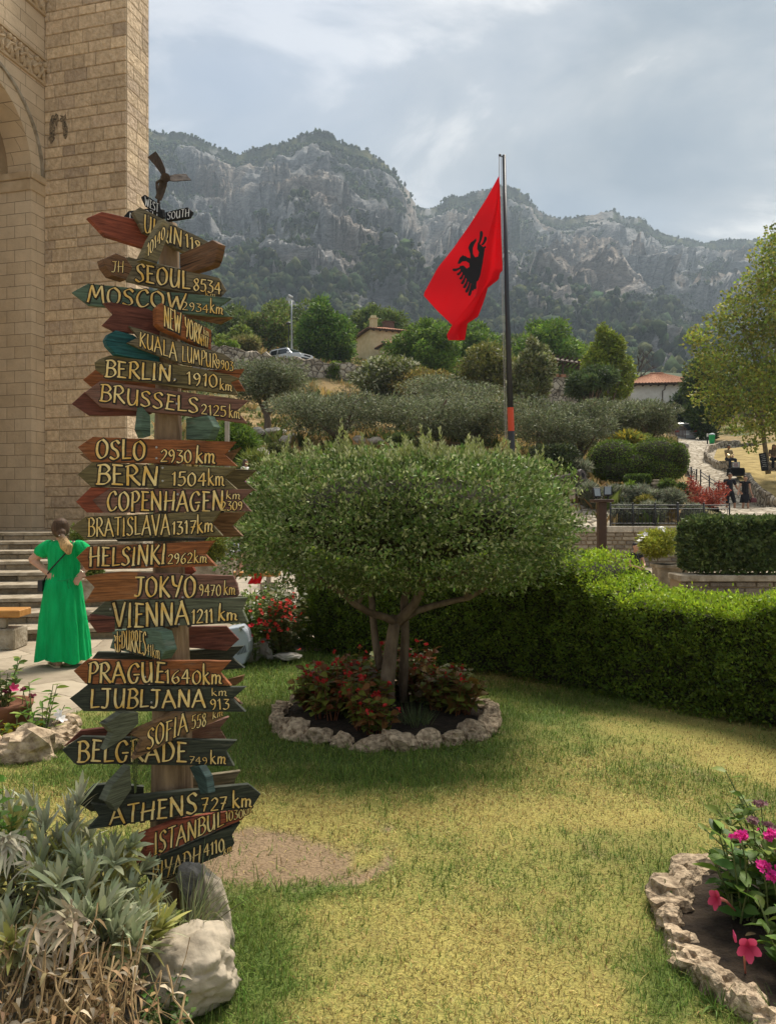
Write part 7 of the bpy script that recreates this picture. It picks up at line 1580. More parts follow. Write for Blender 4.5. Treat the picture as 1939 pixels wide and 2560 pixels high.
# pergola on a stone wall
YP = 72.0; s_ = YP/F; base = P(1405, 1010, YP); base.z = gpt(1405, YP).z; pg = thing('pergola_wall', 'tall stone wall carrying a slatted timber roof, between the pale young tree and the pine', 'pergola', tuple(base)); q = lambda px, py, d=0: P(px, py, YP+d)-base
mb = MB(); a, b = q(1352, 940), q(1462, 948); mb.hexa([Vector((a.x, 0, -1)), Vector((b.x, 0, -1)), Vector((b.x, 1, -1)), Vector((a.x, 1, -1)), Vector((a.x, 0, a.z)), Vector((b.x, 0, b.z)), Vector((b.x, 1, b.z)), Vector((a.x, 1, a.z))]); link('wall', mb.mesh('wall', RUB), pg)
mb = MB(); 
for k in range(5): mb.box(q(1372+k*18, 936+k*1.5)+Vector((0, .5, 0)), (.5, .9, .3))
link('parapet_blocks', mb.mesh('parapet_blocks', TILE, bevel=.02), pg)
mb = MB(); A, B_, C, D = q(1348, 893, 0), q(1452, 908, 0), q(1452, 904, 4.5), q(1348, 888, 4.5); mb.hexa([v-Vector((0, 0, .1)) for v in (A, B_, C, D)]+[A, B_, C, D]); link('roof', mb.mesh('roof', DKWOOD), pg)
mb = MB()
for k in range(10): p = A.lerp(B_, k/9); r = D.lerp(C, k/9); mb.box((p+r)/2-Vector((0, 0, .18)), (.10, 4.4, .14), rz=0)
link('rafters', mb.mesh('rafters', DKWOOD), pg)
for px in (1365, 1406, 1446): mb = MB(); a = q(px, 940, .3); b = q(px, 902, .3); mb.tube([a, b], .09, 6); mb.tube([a.lerp(b, .55), b+Vector((.6, 0, 0))], .05, 5); link('post', mb.mesh('post', DKWOOD), pg)
# slatted stair fence by the van
YS = 68.0; fb = thing('timber_stair_fence', 'brown upright slat fence on the stairs left of the grey van', 'fence', tuple(P(1688, 1085, YS))); mb = MB(); mr = MB()
for k in range(12): px = 1672+k*3.6; t_ = P(px, 1046+k*2.2, YS)-fb.location; b_ = P(px, 1084+k*1.0, YS)-fb.location; mb.box((t_+b_)/2, (.06, .04, (t_.z-b_.z)))
link('slats', mb.mesh('slats', DKWOOD), fb); mr.tube([P(1670, 1045, YS)-fb.location, P(1716, 1074, YS)-fb.location], .06, 6); link('rail', mr.mesh('rail', DKWOOD), fb)
# ------------------------------------------------------------------ vehicles
TYRE = M('tyre', (.012, .012, .012), rough=.8); RIM = M('alloy', (.35, .35, .36), rough=.3, metal=.8); LAMP = M('headlight', (.55, .58, .60), rough=.1, spec=.6); TAIL = M('tail_light', (.45, .02, .015), rough=.2, spec=.6)
def car(name, label, loc, rz, L_, W_, prof, glass, paint, wheels, wr=.34, cat='car', extras=None):
    "prof: side outline (x, z) of the body from the rear bumper over the roof to the front bumper; cross section narrows above the belt"
    t = thing(name, label, cat, loc, rz); mb = MB(); n = len(prof); zb = min(z for x, z in prof); zt = max(z for x, z in prof); belt = zb+(zt-zb)*.52
    def hw(z): return W_/2*(1 if z <= belt else 1-.17*(z-belt)/(zt-belt)) 
    lv = [(x, hw(z), z) for x, z in prof]; rv = [(x, -hw(z), z) for x, z in prof]
    mb.add(lv+rv, [(i, i+1, n+i+1, n+i) for i in range(n-1)]+[(0, n, 2*n-1, n-1), tuple(range(n-1, -1, -1)), tuple(range(n, 2*n))]); link('body', mb.mesh('body', paint, bevel=.05, segs=2), t)
    for kind, poly in glass:
        if kind == 'side':
            for sgn in (1, -1):
                mb = MB(); mb.prism([(x, sgn*(hw(z)+.012), z) for x, z in poly], (0, -sgn*.02, 0)); link('side_window', mb.mesh('side_window', GLS), t)
        else:
            (x0, z0), (x1, z1) = poly; nx = (z1-z0); nz = -(x1-x0); l = math.hypot(nx, nz); nx, nz = nx/l*.014, nz/l*.014
            if kind == 'rear': nx, nz = -abs(nx), abs(nz)
            else: nx, nz = abs(nx), abs(nz)
            mb = MB(); a, b = hw(z0)*.88, hw(z1)*.86; mb.prism([(x0+nx, -a, z0+nz), (x0+nx, a, z0+nz), (x1+nx, b, z1+nz), (x1+nx, -b, z1+nz)], (-nx*1.6, 0, -nz*1.6)); link('windscreen' if kind == 'front' else 'rear_window', mb.mesh('window', GLS), t)
    for x in wheels:
        for sgn in (1, -1):
            Mx = Matrix.Rotation(R(90)*sgn, 3, 'X'); mb = MB(); mb.lathe([(wr*.6, -.1), (wr*.96, -.1), (wr, -.06), (wr, .06), (wr*.96, .1), (wr*.6, .1)], 20, (x, sgn*(W_/2-.09), wr), M=Mx); w_ = link('wheel', mb.mesh('wheel', TYRE, smooth=True), t)
            mb = MB(); mb.lathe([(.02, -.105), (wr*.6, -.1), (wr*.6, .1), (.02, .105)], 16, (x, sgn*(W_/2-.085), wr), M=Mx); link('rim', mb.mesh('rim', RIM), w_)
    for nm, mat_, c, d in extras or ():
        mb = MB(); mb.box(c, d); link(nm, mb.mesh(nm, mat_, bevel=.015), t)
    return t
SILV = M('silver_paint', (.58, .60, .62), rough=.25, spec=.6, coat=.5); GREYP = M('grey_paint', (.30, .29, .285), rough=.3, spec=.6, coat=.5)
cl = P(715, 893, 73); cl.z = gpt(715, 73).z
car('silver_suv', 'silver off road car parked on top of the rubble wall under the street lamp', (cl.x+.35, 73.5, H-(905-CY)/F*73-.35), -.62, 4.3, 1.8,
    [(-2.1, .35), (-2.15, .8), (-2.1, 1.0), (-1.95, 1.55), (-1.7, 1.68), (.1, 1.70), (.35, 1.62), (1.0, 1.08), (1.95, .98), (2.12, .85), (2.15, .35)],
    [('front', ((.98, 1.10), (.42, 1.58))), ('rear', ((-2.08, 1.06), (-1.97, 1.52))), ('side', [(-1.85, 1.1), (-1.75, 1.52), (-.95, 1.58), (-.95, 1.1)]), ('side', [(-.85, 1.1), (-.85, 1.58), (.15, 1.58), (.75, 1.12)])], SILV, (-1.35, 1.32), .36,
    extras=(('headlight', LAMP, (2.06, .62, .83), (.12, .34, .18)), ('headlight', LAMP, (2.06, -.62, .83), (.12, .34, .18)), ('grille', BLK, (2.14, 0, .80), (.05, .85, .16)), ('bumper', BLK, (2.14, 0, .50), (.08, 1.6, .16)), ('mirror', SILV, (.62, 1.0, 1.12), (.16, .22, .16)), ('mirror', SILV, (.62, -1.0, 1.12), (.16, .22, .16)), ('roof_rail', BLK, (-.8, .72, 1.72), (1.7, .05, .05)), ('roof_rail', BLK, (-.8, -.72, 1.72), (1.7, .05, .05))))
vl = P(1722, 1104, 70)
car('grey_van', 'grey minivan seen from behind at the top of the cobbled path', (vl.x, 72.2, H-(1106-CY)/F*70), R(82), 4.7, 1.9,
    [(-2.3, .35), (-2.36, .7), (-2.30, 1.0), (-2.1, 1.72), (-1.9, 1.84), (.6, 1.80), (1.5, 1.15), (2.2, 1.0), (2.35, .4)],
    [('rear', ((-2.27, 1.08), (-2.13, 1.62))), ('side', [(-1.9, 1.12), (-1.85, 1.66), (-.2, 1.70), (-.2, 1.12)]), ('side', [(-.1, 1.12), (-.1, 1.68), (.6, 1.66), (1.2, 1.15)]), ('front', ((1.48, 1.18), (.66, 1.76)))], GREYP, (-1.4, 1.45), .35, cat='van',
    extras=(('tail_light', TAIL, (-2.31, .78, 1.0), (.10, .30, .16)), ('tail_light', TAIL, (-2.31, -.78, 1.0), (.10, .30, .16)), ('number_plate', M('plate_white', (.7, .7, .68)), (-2.37, 0, .72), (.03, .5, .12)), ('bumper', M('grey_plastic', (.25, .25, .25), rough=.6), (-2.36, 0, .45), (.10, 1.75, .22))))
# street lamp and smaller lamp
sl = P(730, 862, 74); st_l = thing('street_lamp', 'tall grey street lamp behind the parked silver car', 'street lamp', (sl.x, 74, gpt(730, 74).z)); q = lambda px, py: P(px, py, 74)-st_l.location; GALV = M('galvanised', (.34, .36, .36), rough=.5, metal=.5)
mb = MB(); mb.tube([(0, 0, -.3), q(729, 800), q(729, 745)], [.10, .075, .06], 8); link('pole', mb.mesh('pole', GALV, smooth=True), st_l)
mb = MB(); mb.box(q(727, 741), (.48, .30, .14), M=Matrix.Rotation(.5, 3, 'Y')); mb.tube([q(729, 750), q(728, 742)], .05, 6); link('lamp_head', mb.mesh('lamp_head', M('lamp_grey', (.62, .64, .65), rough=.4), bevel=.03), st_l)
l2 = thing('street_lamp', 'short dark street lamp left of the tall grey one', 'street lamp', tuple(gpt(722, 88))); mb = MB(); mb.tube([(0, 0, -.2), P(722, 812, 88)-l2.location], .06, 6); link('pole', mb.mesh('pole', BLK), l2); mb = MB(); mb.lathe([(.1, 0), (.32, .1), (.30, .2), (.1, .34)], 10, P(722, 812, 88)-l2.location); link('lamp_head', mb.mesh('lamp_head', BLK), l2)
# pale wooden post, street furniture
mb = MB(); a = gpt(567, 27.5); top = P(569, 1048, 27.5); mb.box(((a.x+top.x)/2, 27.5, (a.z+top.z)/2-.1), (.15, .12, top.z-a.z+.2)); tag(mb.build('wooden_post', M('pale_post', (.30, .27, .22), (.44, .40, .33), scale=10, stretch=(1, 1, .2)), None, tuple(a), bevel=.01), 'pale square wooden post below the Brussels board', 'post')
bn = thing('litter_bin', 'green litter bin with a pale bag at the top of the cobbled path', 'bin', tuple(P(1778, 1109, 60))); s_ = 60/F; mb = MB(); mb.lathe([(.17, 0), (.19, .05), (.23, .62), (.24, .66)], 14); link('body', mb.mesh('body', M('green_plastic', (.02, .34, .10), rough=.5), smooth=True), bn); mb = MB(); mb.ball((0, 0, .70), (.26, .24, .12), n=10); link('bag', mb.mesh('bag', M('pale_bag', (.55, .62, .62), rough=.5), smooth=True), bn)
bo = thing('bollard', 'short dark bollard with a white top left of the green bin', 'bollard', tuple(P(1767, 1110, 58))); mb = MB(); mb.tube([(0, 0, 0), (0, 0, .55)], .06, 8); link('post', mb.mesh('post', BLK), bo); mb = MB(); mb.tube([(0, 0, .55), (0, 0, .80)], .065, 8); link('cap', mb.mesh('cap', WHITEP), bo)
# ------------------------------------------------------------------ flagpole, rope and flag
YF = 27.0; fp = thing('flagpole', 'tall dark flagpole with an orange red band near its foot', 'flagpole', (P(1276, 0, YF).x, YF, gpt(1276, YF).z)); q = lambda px, py, d=0: P(px, py, YF+d)-fp.location
POLEM = M('pole_paint', (.018, .02, .024), rough=.4, spec=.5); mb = MB(); mb.tube([q(1279, 1180), q(1277, 1078)], [.125, .115], 14); link('foot', mb.mesh('foot', POLEM, smooth=False), fp)
mb = MB(); mb.tube([q(1277, 1078), q(1275, 1019)], .112, 14); link('band', mb.mesh('band', M('orange_band', (.60, .075, .025), rough=.5)), fp)
mb = MB(); mb.tube([q(1275, 1019), q(1267, 760), q(1259, 388)], [.105, .085, .062], 14); link('shaft', mb.mesh('shaft', POLEM, smooth=True), fp)
mb = MB(); mb.ball(q(1249, 388), .05, n=10); mb.tube([q(1251, 390), q(1259, 394)], .018, 6); link('pulley', mb.mesh('pulley', POLEM, smooth=True), fp)
mb = MB(); mb.tube([q(1247, 390), q(1247, 440)], .012, 5); mb.tube([q(1252, 392), q(1256, 700), q(1262, 900), q(1266, 1100)], .010, 5); mb.tube([q(1253, 690), q(1258, 900), q(1262, 1100)], .010, 5); link('rope', mb.mesh('rope', M('rope', (.38, .36, .33), rough=.9)), fp)
FO, FS = (1040, 360), 260/1106
def fpt(x, y, d): return P(FO[0]+x*FS, FO[1]+y*FS, YF+d)
def resample(pts, n):
    pts = np.array(pts, float); l = np.concatenate([[0], np.cumsum(np.linalg.norm(np.diff(pts, axis=0), axis=1))]); t = np.linspace(0, l[-1], n)
    return np.stack([np.interp(t, l, pts[:, i]) for i in range(pts.shape[1])], 1)
flag = thing('flag', 'large red flag with a black two headed eagle hanging from the flagpole', 'flag', tuple(fpt(880, 335, 0)))
RED = M('flag_red', (.72, .008, .014), rough=.75, transl=.32, spec=.15); FBLK = M('flag_black', (.010, .009, .010), rough=.8)
def depthA(x, y): return -.55+.55*sst(60, 900, np.asarray(x, float))+.10*np.sin(np.asarray(x)*.013+np.asarray(y)*.004)+.05*np.sin(np.asarray(y)*.011)
def sheet(lc, rc_, nr, ncol, dfun):
    a = resample(lc, nr); b = resample(rc_, nr); vs = []
    for i in range(nr):
        for j in range(ncol):
            t = j/(ncol-1); x, y = a[i]*(1-t)+b[i]*t; vs.append(fpt(x, y, float(dfun(x, y, i/(nr-1), t))))
    return vs, [(i*ncol+j, i*ncol+j+1, (i+1)*ncol+j+1, (i+1)*ncol+j) for i in range(nr-1) for j in range(ncol-1)]
CRS = [(882, 350), (885, 420), (840, 700), (772, 950), (735, 1120), (700, 1300), (662, 1480), (632, 1610), (560, 1710), (460, 1830), (382, 1925)]
mb = MB(); vs, fs = sheet([(880, 335), (740, 590), (560, 870), (400, 1100), (225, 1320), (140, 1480), (72, 1605), (230, 1780), (382, 1925)], CRS, 46, 26, lambda x, y, v, t: depthA(x, y)); mb.add(vs, fs)
cres = lambda x, y: float(depthA(x, y))
vs, fs = sheet([(882, 350), (885, 420), (840, 700), (772, 950), (735, 1120), (700, 1300), (662, 1480), (632, 1610)], [(882, 350), (890, 500), (897, 700), (903, 950), (910, 1150), (918, 1345), (884, 1378), (878, 1440), (760, 1530)], 40, 14,
   lambda x, y, v, t: cres(x, y)*(1-t)-.02*t+1.0*math.sin(math.pi*t)*v*.9); mb.add(vs, fs)
vs, fs = sheet([(632, 1610), (560, 1710), (460, 1830), (382, 1925), (322, 2030), (340, 2087)], [(760, 1530), (735, 1620), (690, 1750), (655, 1838), (545, 1908), (515, 2085)], 26, 16,
   lambda x, y, v, t: cres(x, y)-.02+(.95*sst(0, .45, t)-.6*sst(.55, 1, t))*(1-.4*v)); mb.add(vs, fs)
fl_o = mb.build('cloth', RED, flag, base=flag.location, smooth=True, fixn=False)
eg = MB()
def emb(poly):
    n = len(poly); bm = bmesh.new(); vv = [bm.verts.new((x, y, 0)) for x, y in poly]; f = bm.faces.new(vv); f.normal_update(); bmesh.ops.triangulate(bm, faces=[f])
    for _ in range(2): bmesh.ops.subdivide_edges(bm, edges=[e for e in bm.edges if e.calc_length() > 40], cuts=1); [f_.normal_update() for f_ in bm.faces]; bmesh.ops.triangulate(bm, faces=bm.faces[:])
    bm.verts.index_update(); vs = [fpt(v.co.x, v.co.y, float(depthA(v.co.x, v.co.y))-.018) for v in bm.verts]; fs = [tuple(v.index for v in f.verts) for f in bm.faces]; bm.free(); eg.add(vs, fs)
emb([(655, 1045), (690, 1075), (728, 1112), (722, 1160), (705, 1270), (680, 1400), (658, 1455), (600, 1490), (560, 1475), (510, 1400), (470, 1340), (458, 1300), (500, 1290), (536, 1324), (566, 1306), (562, 1268), (528, 1246), (490, 1250), (465, 1275), (438, 1272), (450, 1240), (465, 1205), (480, 1195), (496, 1178), (505, 1190), (525, 1190), (540, 1205), (575, 1215), (572, 1165), (560, 1130), (552, 1105), (562, 1075), (580, 1045), (610, 1025), (635, 1000), (640, 1030), (620, 1060), (600, 1110), (602, 1165), (624, 1204), (656, 1196), (666, 1152), (646, 1112), (650, 1076)])
def feather(x0, y0, x1, y1, w_, bend=0):
    dx_, dy_ = x1-x0, y1-y0; l = math.hypot(dx_, dy_); nx, ny = -dy_/l, dx_/l; L_, R_ = [], []
    for t in np.linspace(0, 1, 7):
        wv = 1.2*w_*(.55+.5*t)*(1 if t < .9 else .55); bx = bend*math.sin(math.pi*t); x, y = x0+dx_*t+nx*bx, y0+dy_*t+ny*bx; L_.append((x+nx*wv/2, y+ny*wv/2)); R_.append((x-nx*wv/2, y-ny*wv/2))
    emb(L_+R_[::-1])
for f_ in ((668, 1058, 692, 925, 30, 8), (698, 1075, 738, 985, 28, 10), (710, 1108, 738, 1092, 22, 0), (470, 1315, 386, 1340, 28, -8), (480, 1345, 435, 1392, 26, -6), (498, 1375, 465, 1440, 26, -6), (520, 1405, 482, 1490, 27, -6), (545, 1440, 505, 1532, 28, -6), (570, 1465, 528, 1580, 28, -6), (592, 1475, 562, 1615, 28, -4), (615, 1470, 598, 1560, 24, 0), (636, 1455, 626, 1545, 24, 4)): feather(*f_)
eg.build('eagle_emblem', FBLK, fl_o, base=flag.location, fixn=False)
# ------------------------------------------------------------------ cannon
cn = thing('cannon', 'old dark bronze cannon barrel poking out right of the clipped tree', 'cannon', tuple(P(1400, 1238, 25.0))); q = lambda px, py, d=0: P(px, py, 25+d)-cn.location
ax = (q(1456, 1188, -.5)-q(1340, 1216, .8)); A = q(1456, 1188, -.5); axn = ax.normalized(); Mx = axn.to_track_quat('Z', 'Y').to_matrix(); mb = MB()
mb.lathe([(.085, .005), (.19, 0), (.205, -.03), (.205, -.12), (.165, -.20), (.15, -.34), (.158, -.36), (.15, -.38), (.175, -.9), (.195, -.92), (.18, -.95), (.20, -1.6), (.22, -2.0), (.05, -2.2)], 24, A, M=Mx)
BRZ = M('old_bronze', (.035, .022, .016), (.075, .05, .035), scale=12, rough=.5, metal=.3, spec=.5, bump=.3); link('barrel', mb.mesh('barrel', BRZ, smooth=False), cn)
mb = MB(); mb.lathe([(.088, .008), (.084, .012), (.02, .009)], 16, A, M=Mx); link('bore', mb.mesh('bore', M('bore_black', (.002, .002, .002))), cn)
mb = MB(); mb.box(q(1385, 1228, .6), (1.2, .8, .55)); link('plinth', mb.mesh('plinth', PALE, bevel=.02), cn)
# ------------------------------------------------------------------ things near the steps
fh = thing('floodlight_housing', 'pale grey rounded floodlight housing with louvre slots on the grass behind the boards', 'floodlight', tuple(P(597, 1668, 8.3))); q = lambda px, py, d=0: P(px, py, 8.3+d)-fh.location
PLG = M('pale_grey_plastic', (.42, .46, .50), rough=.45); mb = MB(); out_l = [(565, 1572), (602, 1566), (616, 1580), (623, 1605), (622, 1632), (612, 1660), (596, 1668), (565, 1668)]
mb.prism([q(x, y) for x, y in out_l], (0, .26, 0)); link('case', mb.mesh('case', PLG, bevel=.02, segs=3), fh)
mb = MB(); 
for k in range(7): a = q(592+k*3.6, 1622+(6-k)*1.2, -.004); mb.box(a, (.006, .008, .075), M=Matrix.Rotation(-.25, 3, 'Y'))
link('louvre', mb.mesh('louvre', M('slot_dark', (.10, .11, .12))), fh); mb = MB(); mb.box(q(605, 1568, -.01), (.055, .03, .022), M=Matrix.Rotation(-.3, 3, 'Y')); mb.box(q(600, 1573, -.01), (.02, .03, .04)); link('latch', mb.mesh('latch', M('latch_metal', (.5, .5, .5), rough=.3, metal=.7), bevel=.003), fh)
def bench(label, loc, rz, L_, hgt=.45, d=.36, beam=.09):
    t = thing('wooden_bench', label, 'bench', loc, rz); mb = MB(); OR = M('orange_bench_wood', (.34, .15, .035), (.50, .25, .07), scale=14, stretch=(.3, 1, 1), rough=.55); mb.box((0, 0, hgt-beam/2), (L_, d, beam)); link('seat', mb.mesh('seat', OR, bevel=.01), t)
    for s_ in (-1, 1):
        mb = MB(); mb.box((s_*(L_/2-.22), -d*.3, hgt-beam-.07), (.09, .09, .14)); mb.box((s_*(L_/2-.22), 0, (hgt-beam-.14)/2), (.34, d*1.1, hgt-beam-.14)); link('support', mb.mesh('support', PALE if True else OR, bevel=.015), t)
    return t
b1 = P(52, 1575, 9.55); bench('orange wooden bench on stone supports at the left edge before the steps', (b1.x-.78, 9.6, 0), .05, 1.6, .49)
b2 = P(640, 0, 16.2); bench('orange wooden bench beside the seated person, behind the clipped tree', (b2.x-.15, 16.2, 0), 0, 1.3, .44)
pt2 = thing('planter', 'long pale concrete planter with a round bush behind the Helsinki board', 'planter', (P(535, 0, 15.4).x, 15.4, 0)); zt_ = H-(1403-CY)/F*15.4; mb = MB(); mb.box((0, 0, zt_/2), (.70, .5, zt_)); link('box', mb.mesh('box', PALE, bevel=.02), pt2); mb = MB(); mb.box((0, 0, zt_-.03), (.76, .56, .06)); link('rim', mb.mesh('rim', PALE, bevel=.01), pt2)
round_shrub('planter_bush', 'rounded yellow green conifer bush in the long planter', 547, 1374, 56, 66, 15.4, 3800, (.19, .22, .035), (.26, .27, .05), .22, 1.1)
round_shrub('planter_bush', 'leafy bush on the steps between the woman in green and the Tokyo board', 235, 1435, 46, 36, 12.0, 1600, (.13, .17, .035), None, .4, 1.1)
round_shrub('planter_bush', 'small green bush on the steps behind the shoulder of the woman in green', 198, 1352, 40, 26, 14.5, 1200, (.15, .20, .035), None, .3, 1.1)
mb = MB(); sp = thing('stone_pot', 'pale square stone pot on the steps right of the woman in green', 'planter', tuple(P(222, 1496, 11.0))); mb.box((0, 0, .14), (.24, .22, .28)); link('body', mb.mesh('body', PALE, bevel=.015), sp)
rc0 = P(640, 1460, 16.0); mb = MB(); n_ = 12; vs = []
for i in range(10):
    for j in range(n_): u = j/(n_-1); v = i/9; vs.append(rc0+Vector(((u-.5)*.22*(.8+.5*v)+.03*math.sin(v*5), .05*math.sin(u*14+v*3), .30*(1-v)*(1-.25*abs(u-.4)))))
mb.add(vs, [(i*n_+j, i*n_+j+1, (i+1)*n_+j+1, (i+1)*n_+j) for i in range(9) for j in range(n_-1)]); tag(mb.build('red_cloth', M('red_cloth', (.62, .012, .015), rough=.8, transl=.2), None, tuple(rc0), smooth=True, fixn=False), 'bright red cloth hanging at the right end of the wooden bench', 'cloth')
# musician's table with a framed sign, black board leaning on the tree
tbq = P(1838, 1190, 38.5); tb_ = thing('covered_table', 'low table covered with a black cloth in front of the seated musician', 'table', tuple(tbq)); mb = MB(); mb.lathe([(.46, 0), (.44, .2), (.42, .36), (.40, .40)], 4, M=Matrix.Rotation(R(45), 3, 'Z')); mb.v = [(x*1.15, y*.8, z) for x, y, z in mb.v]; link('cloth', mb.mesh('cloth', M('black_cloth', (.008, .008, .009), rough=.9), bevel=.02), tb_)
fs_ = thing('framed_sign', 'white framed sign with dark red lines standing on the black table', 'sign', tuple(tbq+Vector((.0, 0, .40)))); mb = MB(); mb.box((0, 0, .16), (.40, .03, .30)); link('frame', mb.mesh('frame', BLK, bevel=.004), fs_); mb = MB(); mb.box((0, -.018, .16), (.35, .006, .25)); pl_ = link('panel', mb.mesh('panel', WHITEP), fs_)
mb = MB(); [mb.box((-.02+.02*(k % 2), -.0225, .22-.045*k), (.24-.05*(k % 2), .003, .022)) for k in range(4)]; link('print', mb.mesh('print', M('dark_red_print', (.25, .03, .04))), pl_)
bb = thing('black_signboard', 'tall black board with faint chalk lines leaning on the trunk of the yellowing tree', 'sign', tuple(P(1911, 1176, 37.0))); Mx = Matrix.Rotation(-.16, 3, 'Y'); mb = MB(); mb.box(Mx@Vector((0, 0, .42)), (.34, .05, .86), M=Mx); link('board', mb.mesh('board', M('blackboard', (.012, .012, .012), rough=.7), bevel=.008), bb)
mb = MB(); [mb.tube([Mx@Vector((-.12+.02*(k % 3), -.03, .74-.09*k)), Mx@Vector((.02+.03*(k % 2), -.03, .75-.09*k)), Mx@Vector((.10, -.03, .73-.09*k))], .006, 4) for k in range(7)]; link('chalk_lines', mb.mesh('chalk_lines', WHITEP), bb)
# ------------------------------------------------------------------ people: one continuous skinned body each, clothes follow it
SKIN = M('skin', (.46, .25, .16), (.56, .33, .22), scale=9, rough=.55, spec=.3); SKINT = M('tanned_skin', (.33, .165, .095), (.42, .23, .14), scale=9, rough=.55, spec=.3)
EYEM = M('eye_dark', (.015, .01, .008), rough=.2); LIPM = M('lip', (.35, .10, .08), rough=.5)
def fuse(name, caps, voxel, mats, base, smooth_it=6, faces=True):
    "caps: (p0, r0, p1, r1) rounded cones or (c, (rx, ry, rz)) ellipsoids, fused into ONE surface"
    mb = MB()
    for c in caps:
        if len(c) == 2: mb.ball(c[0], c[1], n=14); continue
        p0, r0, p1, r1 = Vector(c[0]), c[1], Vector(c[2]), c[3]; mb.ball(p0, r0, n=12); mb.ball(p1, r1, n=12)
        if (p1-p0).length > 1e-4: mb.tube([p0, p1], [r0, r1], 12)
    me = mb.mesh(name, mats, base); o = bpy.data.objects.new(name, me); COL.objects.link(o)
    m = o.modifiers.new('r', 'REMESH'); m.mode = 'VOXEL'; m.voxel_size = voxel; m2 = o.modifiers.new('s', 'SMOOTH'); m2.iterations = smooth_it; m2.factor = .5
    dg = bpy.context.evaluated_depsgraph_get(); ev = o.evaluated_get(dg); me2 = bpy.data.meshes.new_from_object(ev); me2.name = name
    bpy.data.objects.remove(o); bpy.data.meshes.remove(me)
    me2.polygons.foreach_set('use_smooth', np.ones(len(me2.polygons), bool)); me2.materials.clear()
    for m_ in (mats if isinstance(mats, (list, tuple)) else [mats]): me2.materials.append(m_)
    return me2
def hand(wrist, tipdir, palm, s=1.0, curl=.4, thumb=1):
    "capsules of a hand: palm and five bent fingers; palm: direction the palm faces; thumb: which side"
    w_ = Vector(wrist); d = Vector(tipdir).normalized(); n = Vector(palm); n = (n-d*n.dot(d)).normalized(); sd = d.cross(n)*thumb; caps = []
    pc_ = w_+d*.045*s
    for k in (-1, -.33, .33, 1): caps.append((w_+d*.012*s+sd*k*.016*s, .014*s, w_+d*.085*s+sd*k*.030*s, .012*s))
    for k, L_ in ((-1, .058), (-.33, .072), (.33, .076), (1, .068)):
        b = w_+d*.088*s+sd*k*.030*s; m = b+(d+n*curl*.5).normalized()*L_*.5*s; t = m+(d+n*curl*1.6).normalized()*L_*.5*s
        caps += [(b, .0095*s, m, .0088*s), (m, .0088*s, t, .0075*s)]
    b = w_+d*.025*s+sd*.030*s; m = b+(d*.6+sd*.8+n*.2).normalized()*.038*s; t = m+(d*.9+sd*.35+n*.4).normalized()*.032*s
    return caps+[(b, .013*s, m, .011*s), (m, .0105*s, t, .0085*s)]
def head_caps(c, s=1.0, face=(0, -1, 0)):
    c = Vector(c); f = Vector(face).normalized(); sd = Vector((-f.y, f.x, 0)); caps = [(c, (.076*s, .076*s, .105*s)), (c+f*.022*s-Vector((0, 0, .03*s)), (.060*s, .060*s, .075*s)), (c-f*.018*s+Vector((0, 0, .028*s)), (.078*s, .078*s, .08*s))]
    caps.append((c+f*.085*s-Vector((0, 0, .012*s)), .010*s, c+f*.101*s-Vector((0, 0, .034*s)), .013*s))
    caps.append((c+f*.055*s-Vector((0, 0, .085*s)), .024*s, c+f*.062*s-Vector((0, 0, .075*s)), .024*s))
    for k in (-1, 1): caps.append((c+sd*k*.080*s+Vector((0, 0, .0)), (.014*s, .018*s, .030*s)))
    return caps
def face_bits(par, c, base, s=1.0, face=(0, -1, 0)):
    c = Vector(c)-Vector(base); f = Vector(face).normalized(); sd = Vector((-f.y, f.x, 0))
    for k in (-1, 1): mb = MB(); mb.ball(c+f*.076*s+sd*k*.032*s+Vector((0, 0, .006*s)), (.012*s, .009*s, .007*s), n=8); link('eye', mb.mesh('eye', EYEM, smooth=True), par)
    mb = MB(); mb.ball(c+f*.082*s-Vector((0, 0, .055*s)), (.022*s, .010*s, .006*s), n=8); link('mouth', mb.mesh('mouth', LIPM, smooth=True), par)

# ---- the woman in green, seen from behind
GY = 8.5
def W(x, y, d=0.0): return P(x*.18987, 1300+y*.18987, GY+d)
k_ = .18987/F*GY
wl = P(148, 1664, GY); wl.z = 0
woman = thing('person', 'woman in a long bright green dress seen from behind with her hands on her hips', 'person', tuple(wl))
caps = [(W(800, 118, .01), (.088, .098, .112)), (W(806, 190, .0), .055, W(818, 270, .01), .058), (W(818, 310, 0), .06, W(835, 520, 0), .085), (W(835, 520, 0), .085, W(838, 760, 0), .085), (W(838, 760, 0), .085, W(835, 900, 0), .12), (W(660, 345, .0), .058, W(980, 345, .0), .058)]
caps += [(W(640, 350, 0), .062, W(440, 520, .03), .050), (W(440, 525, .03), .047, W(640, 700, -.05), .030)]
caps += [(W(1060, 350, 0), .060, W(1215, 545, .03), .048), (W(1215, 545, .03), .044, W(1100, 680, -.03), .028)]
caps += hand(W(640, 700, -.06), Vector((.8, -.35, -.55)), (.1, 1, 0), 1.0, .15, -1)+hand(W(1098, 680, -.04), Vector((-.45, -.45, -.85)), (.2, 1, 0), 1.0, .25, 1)
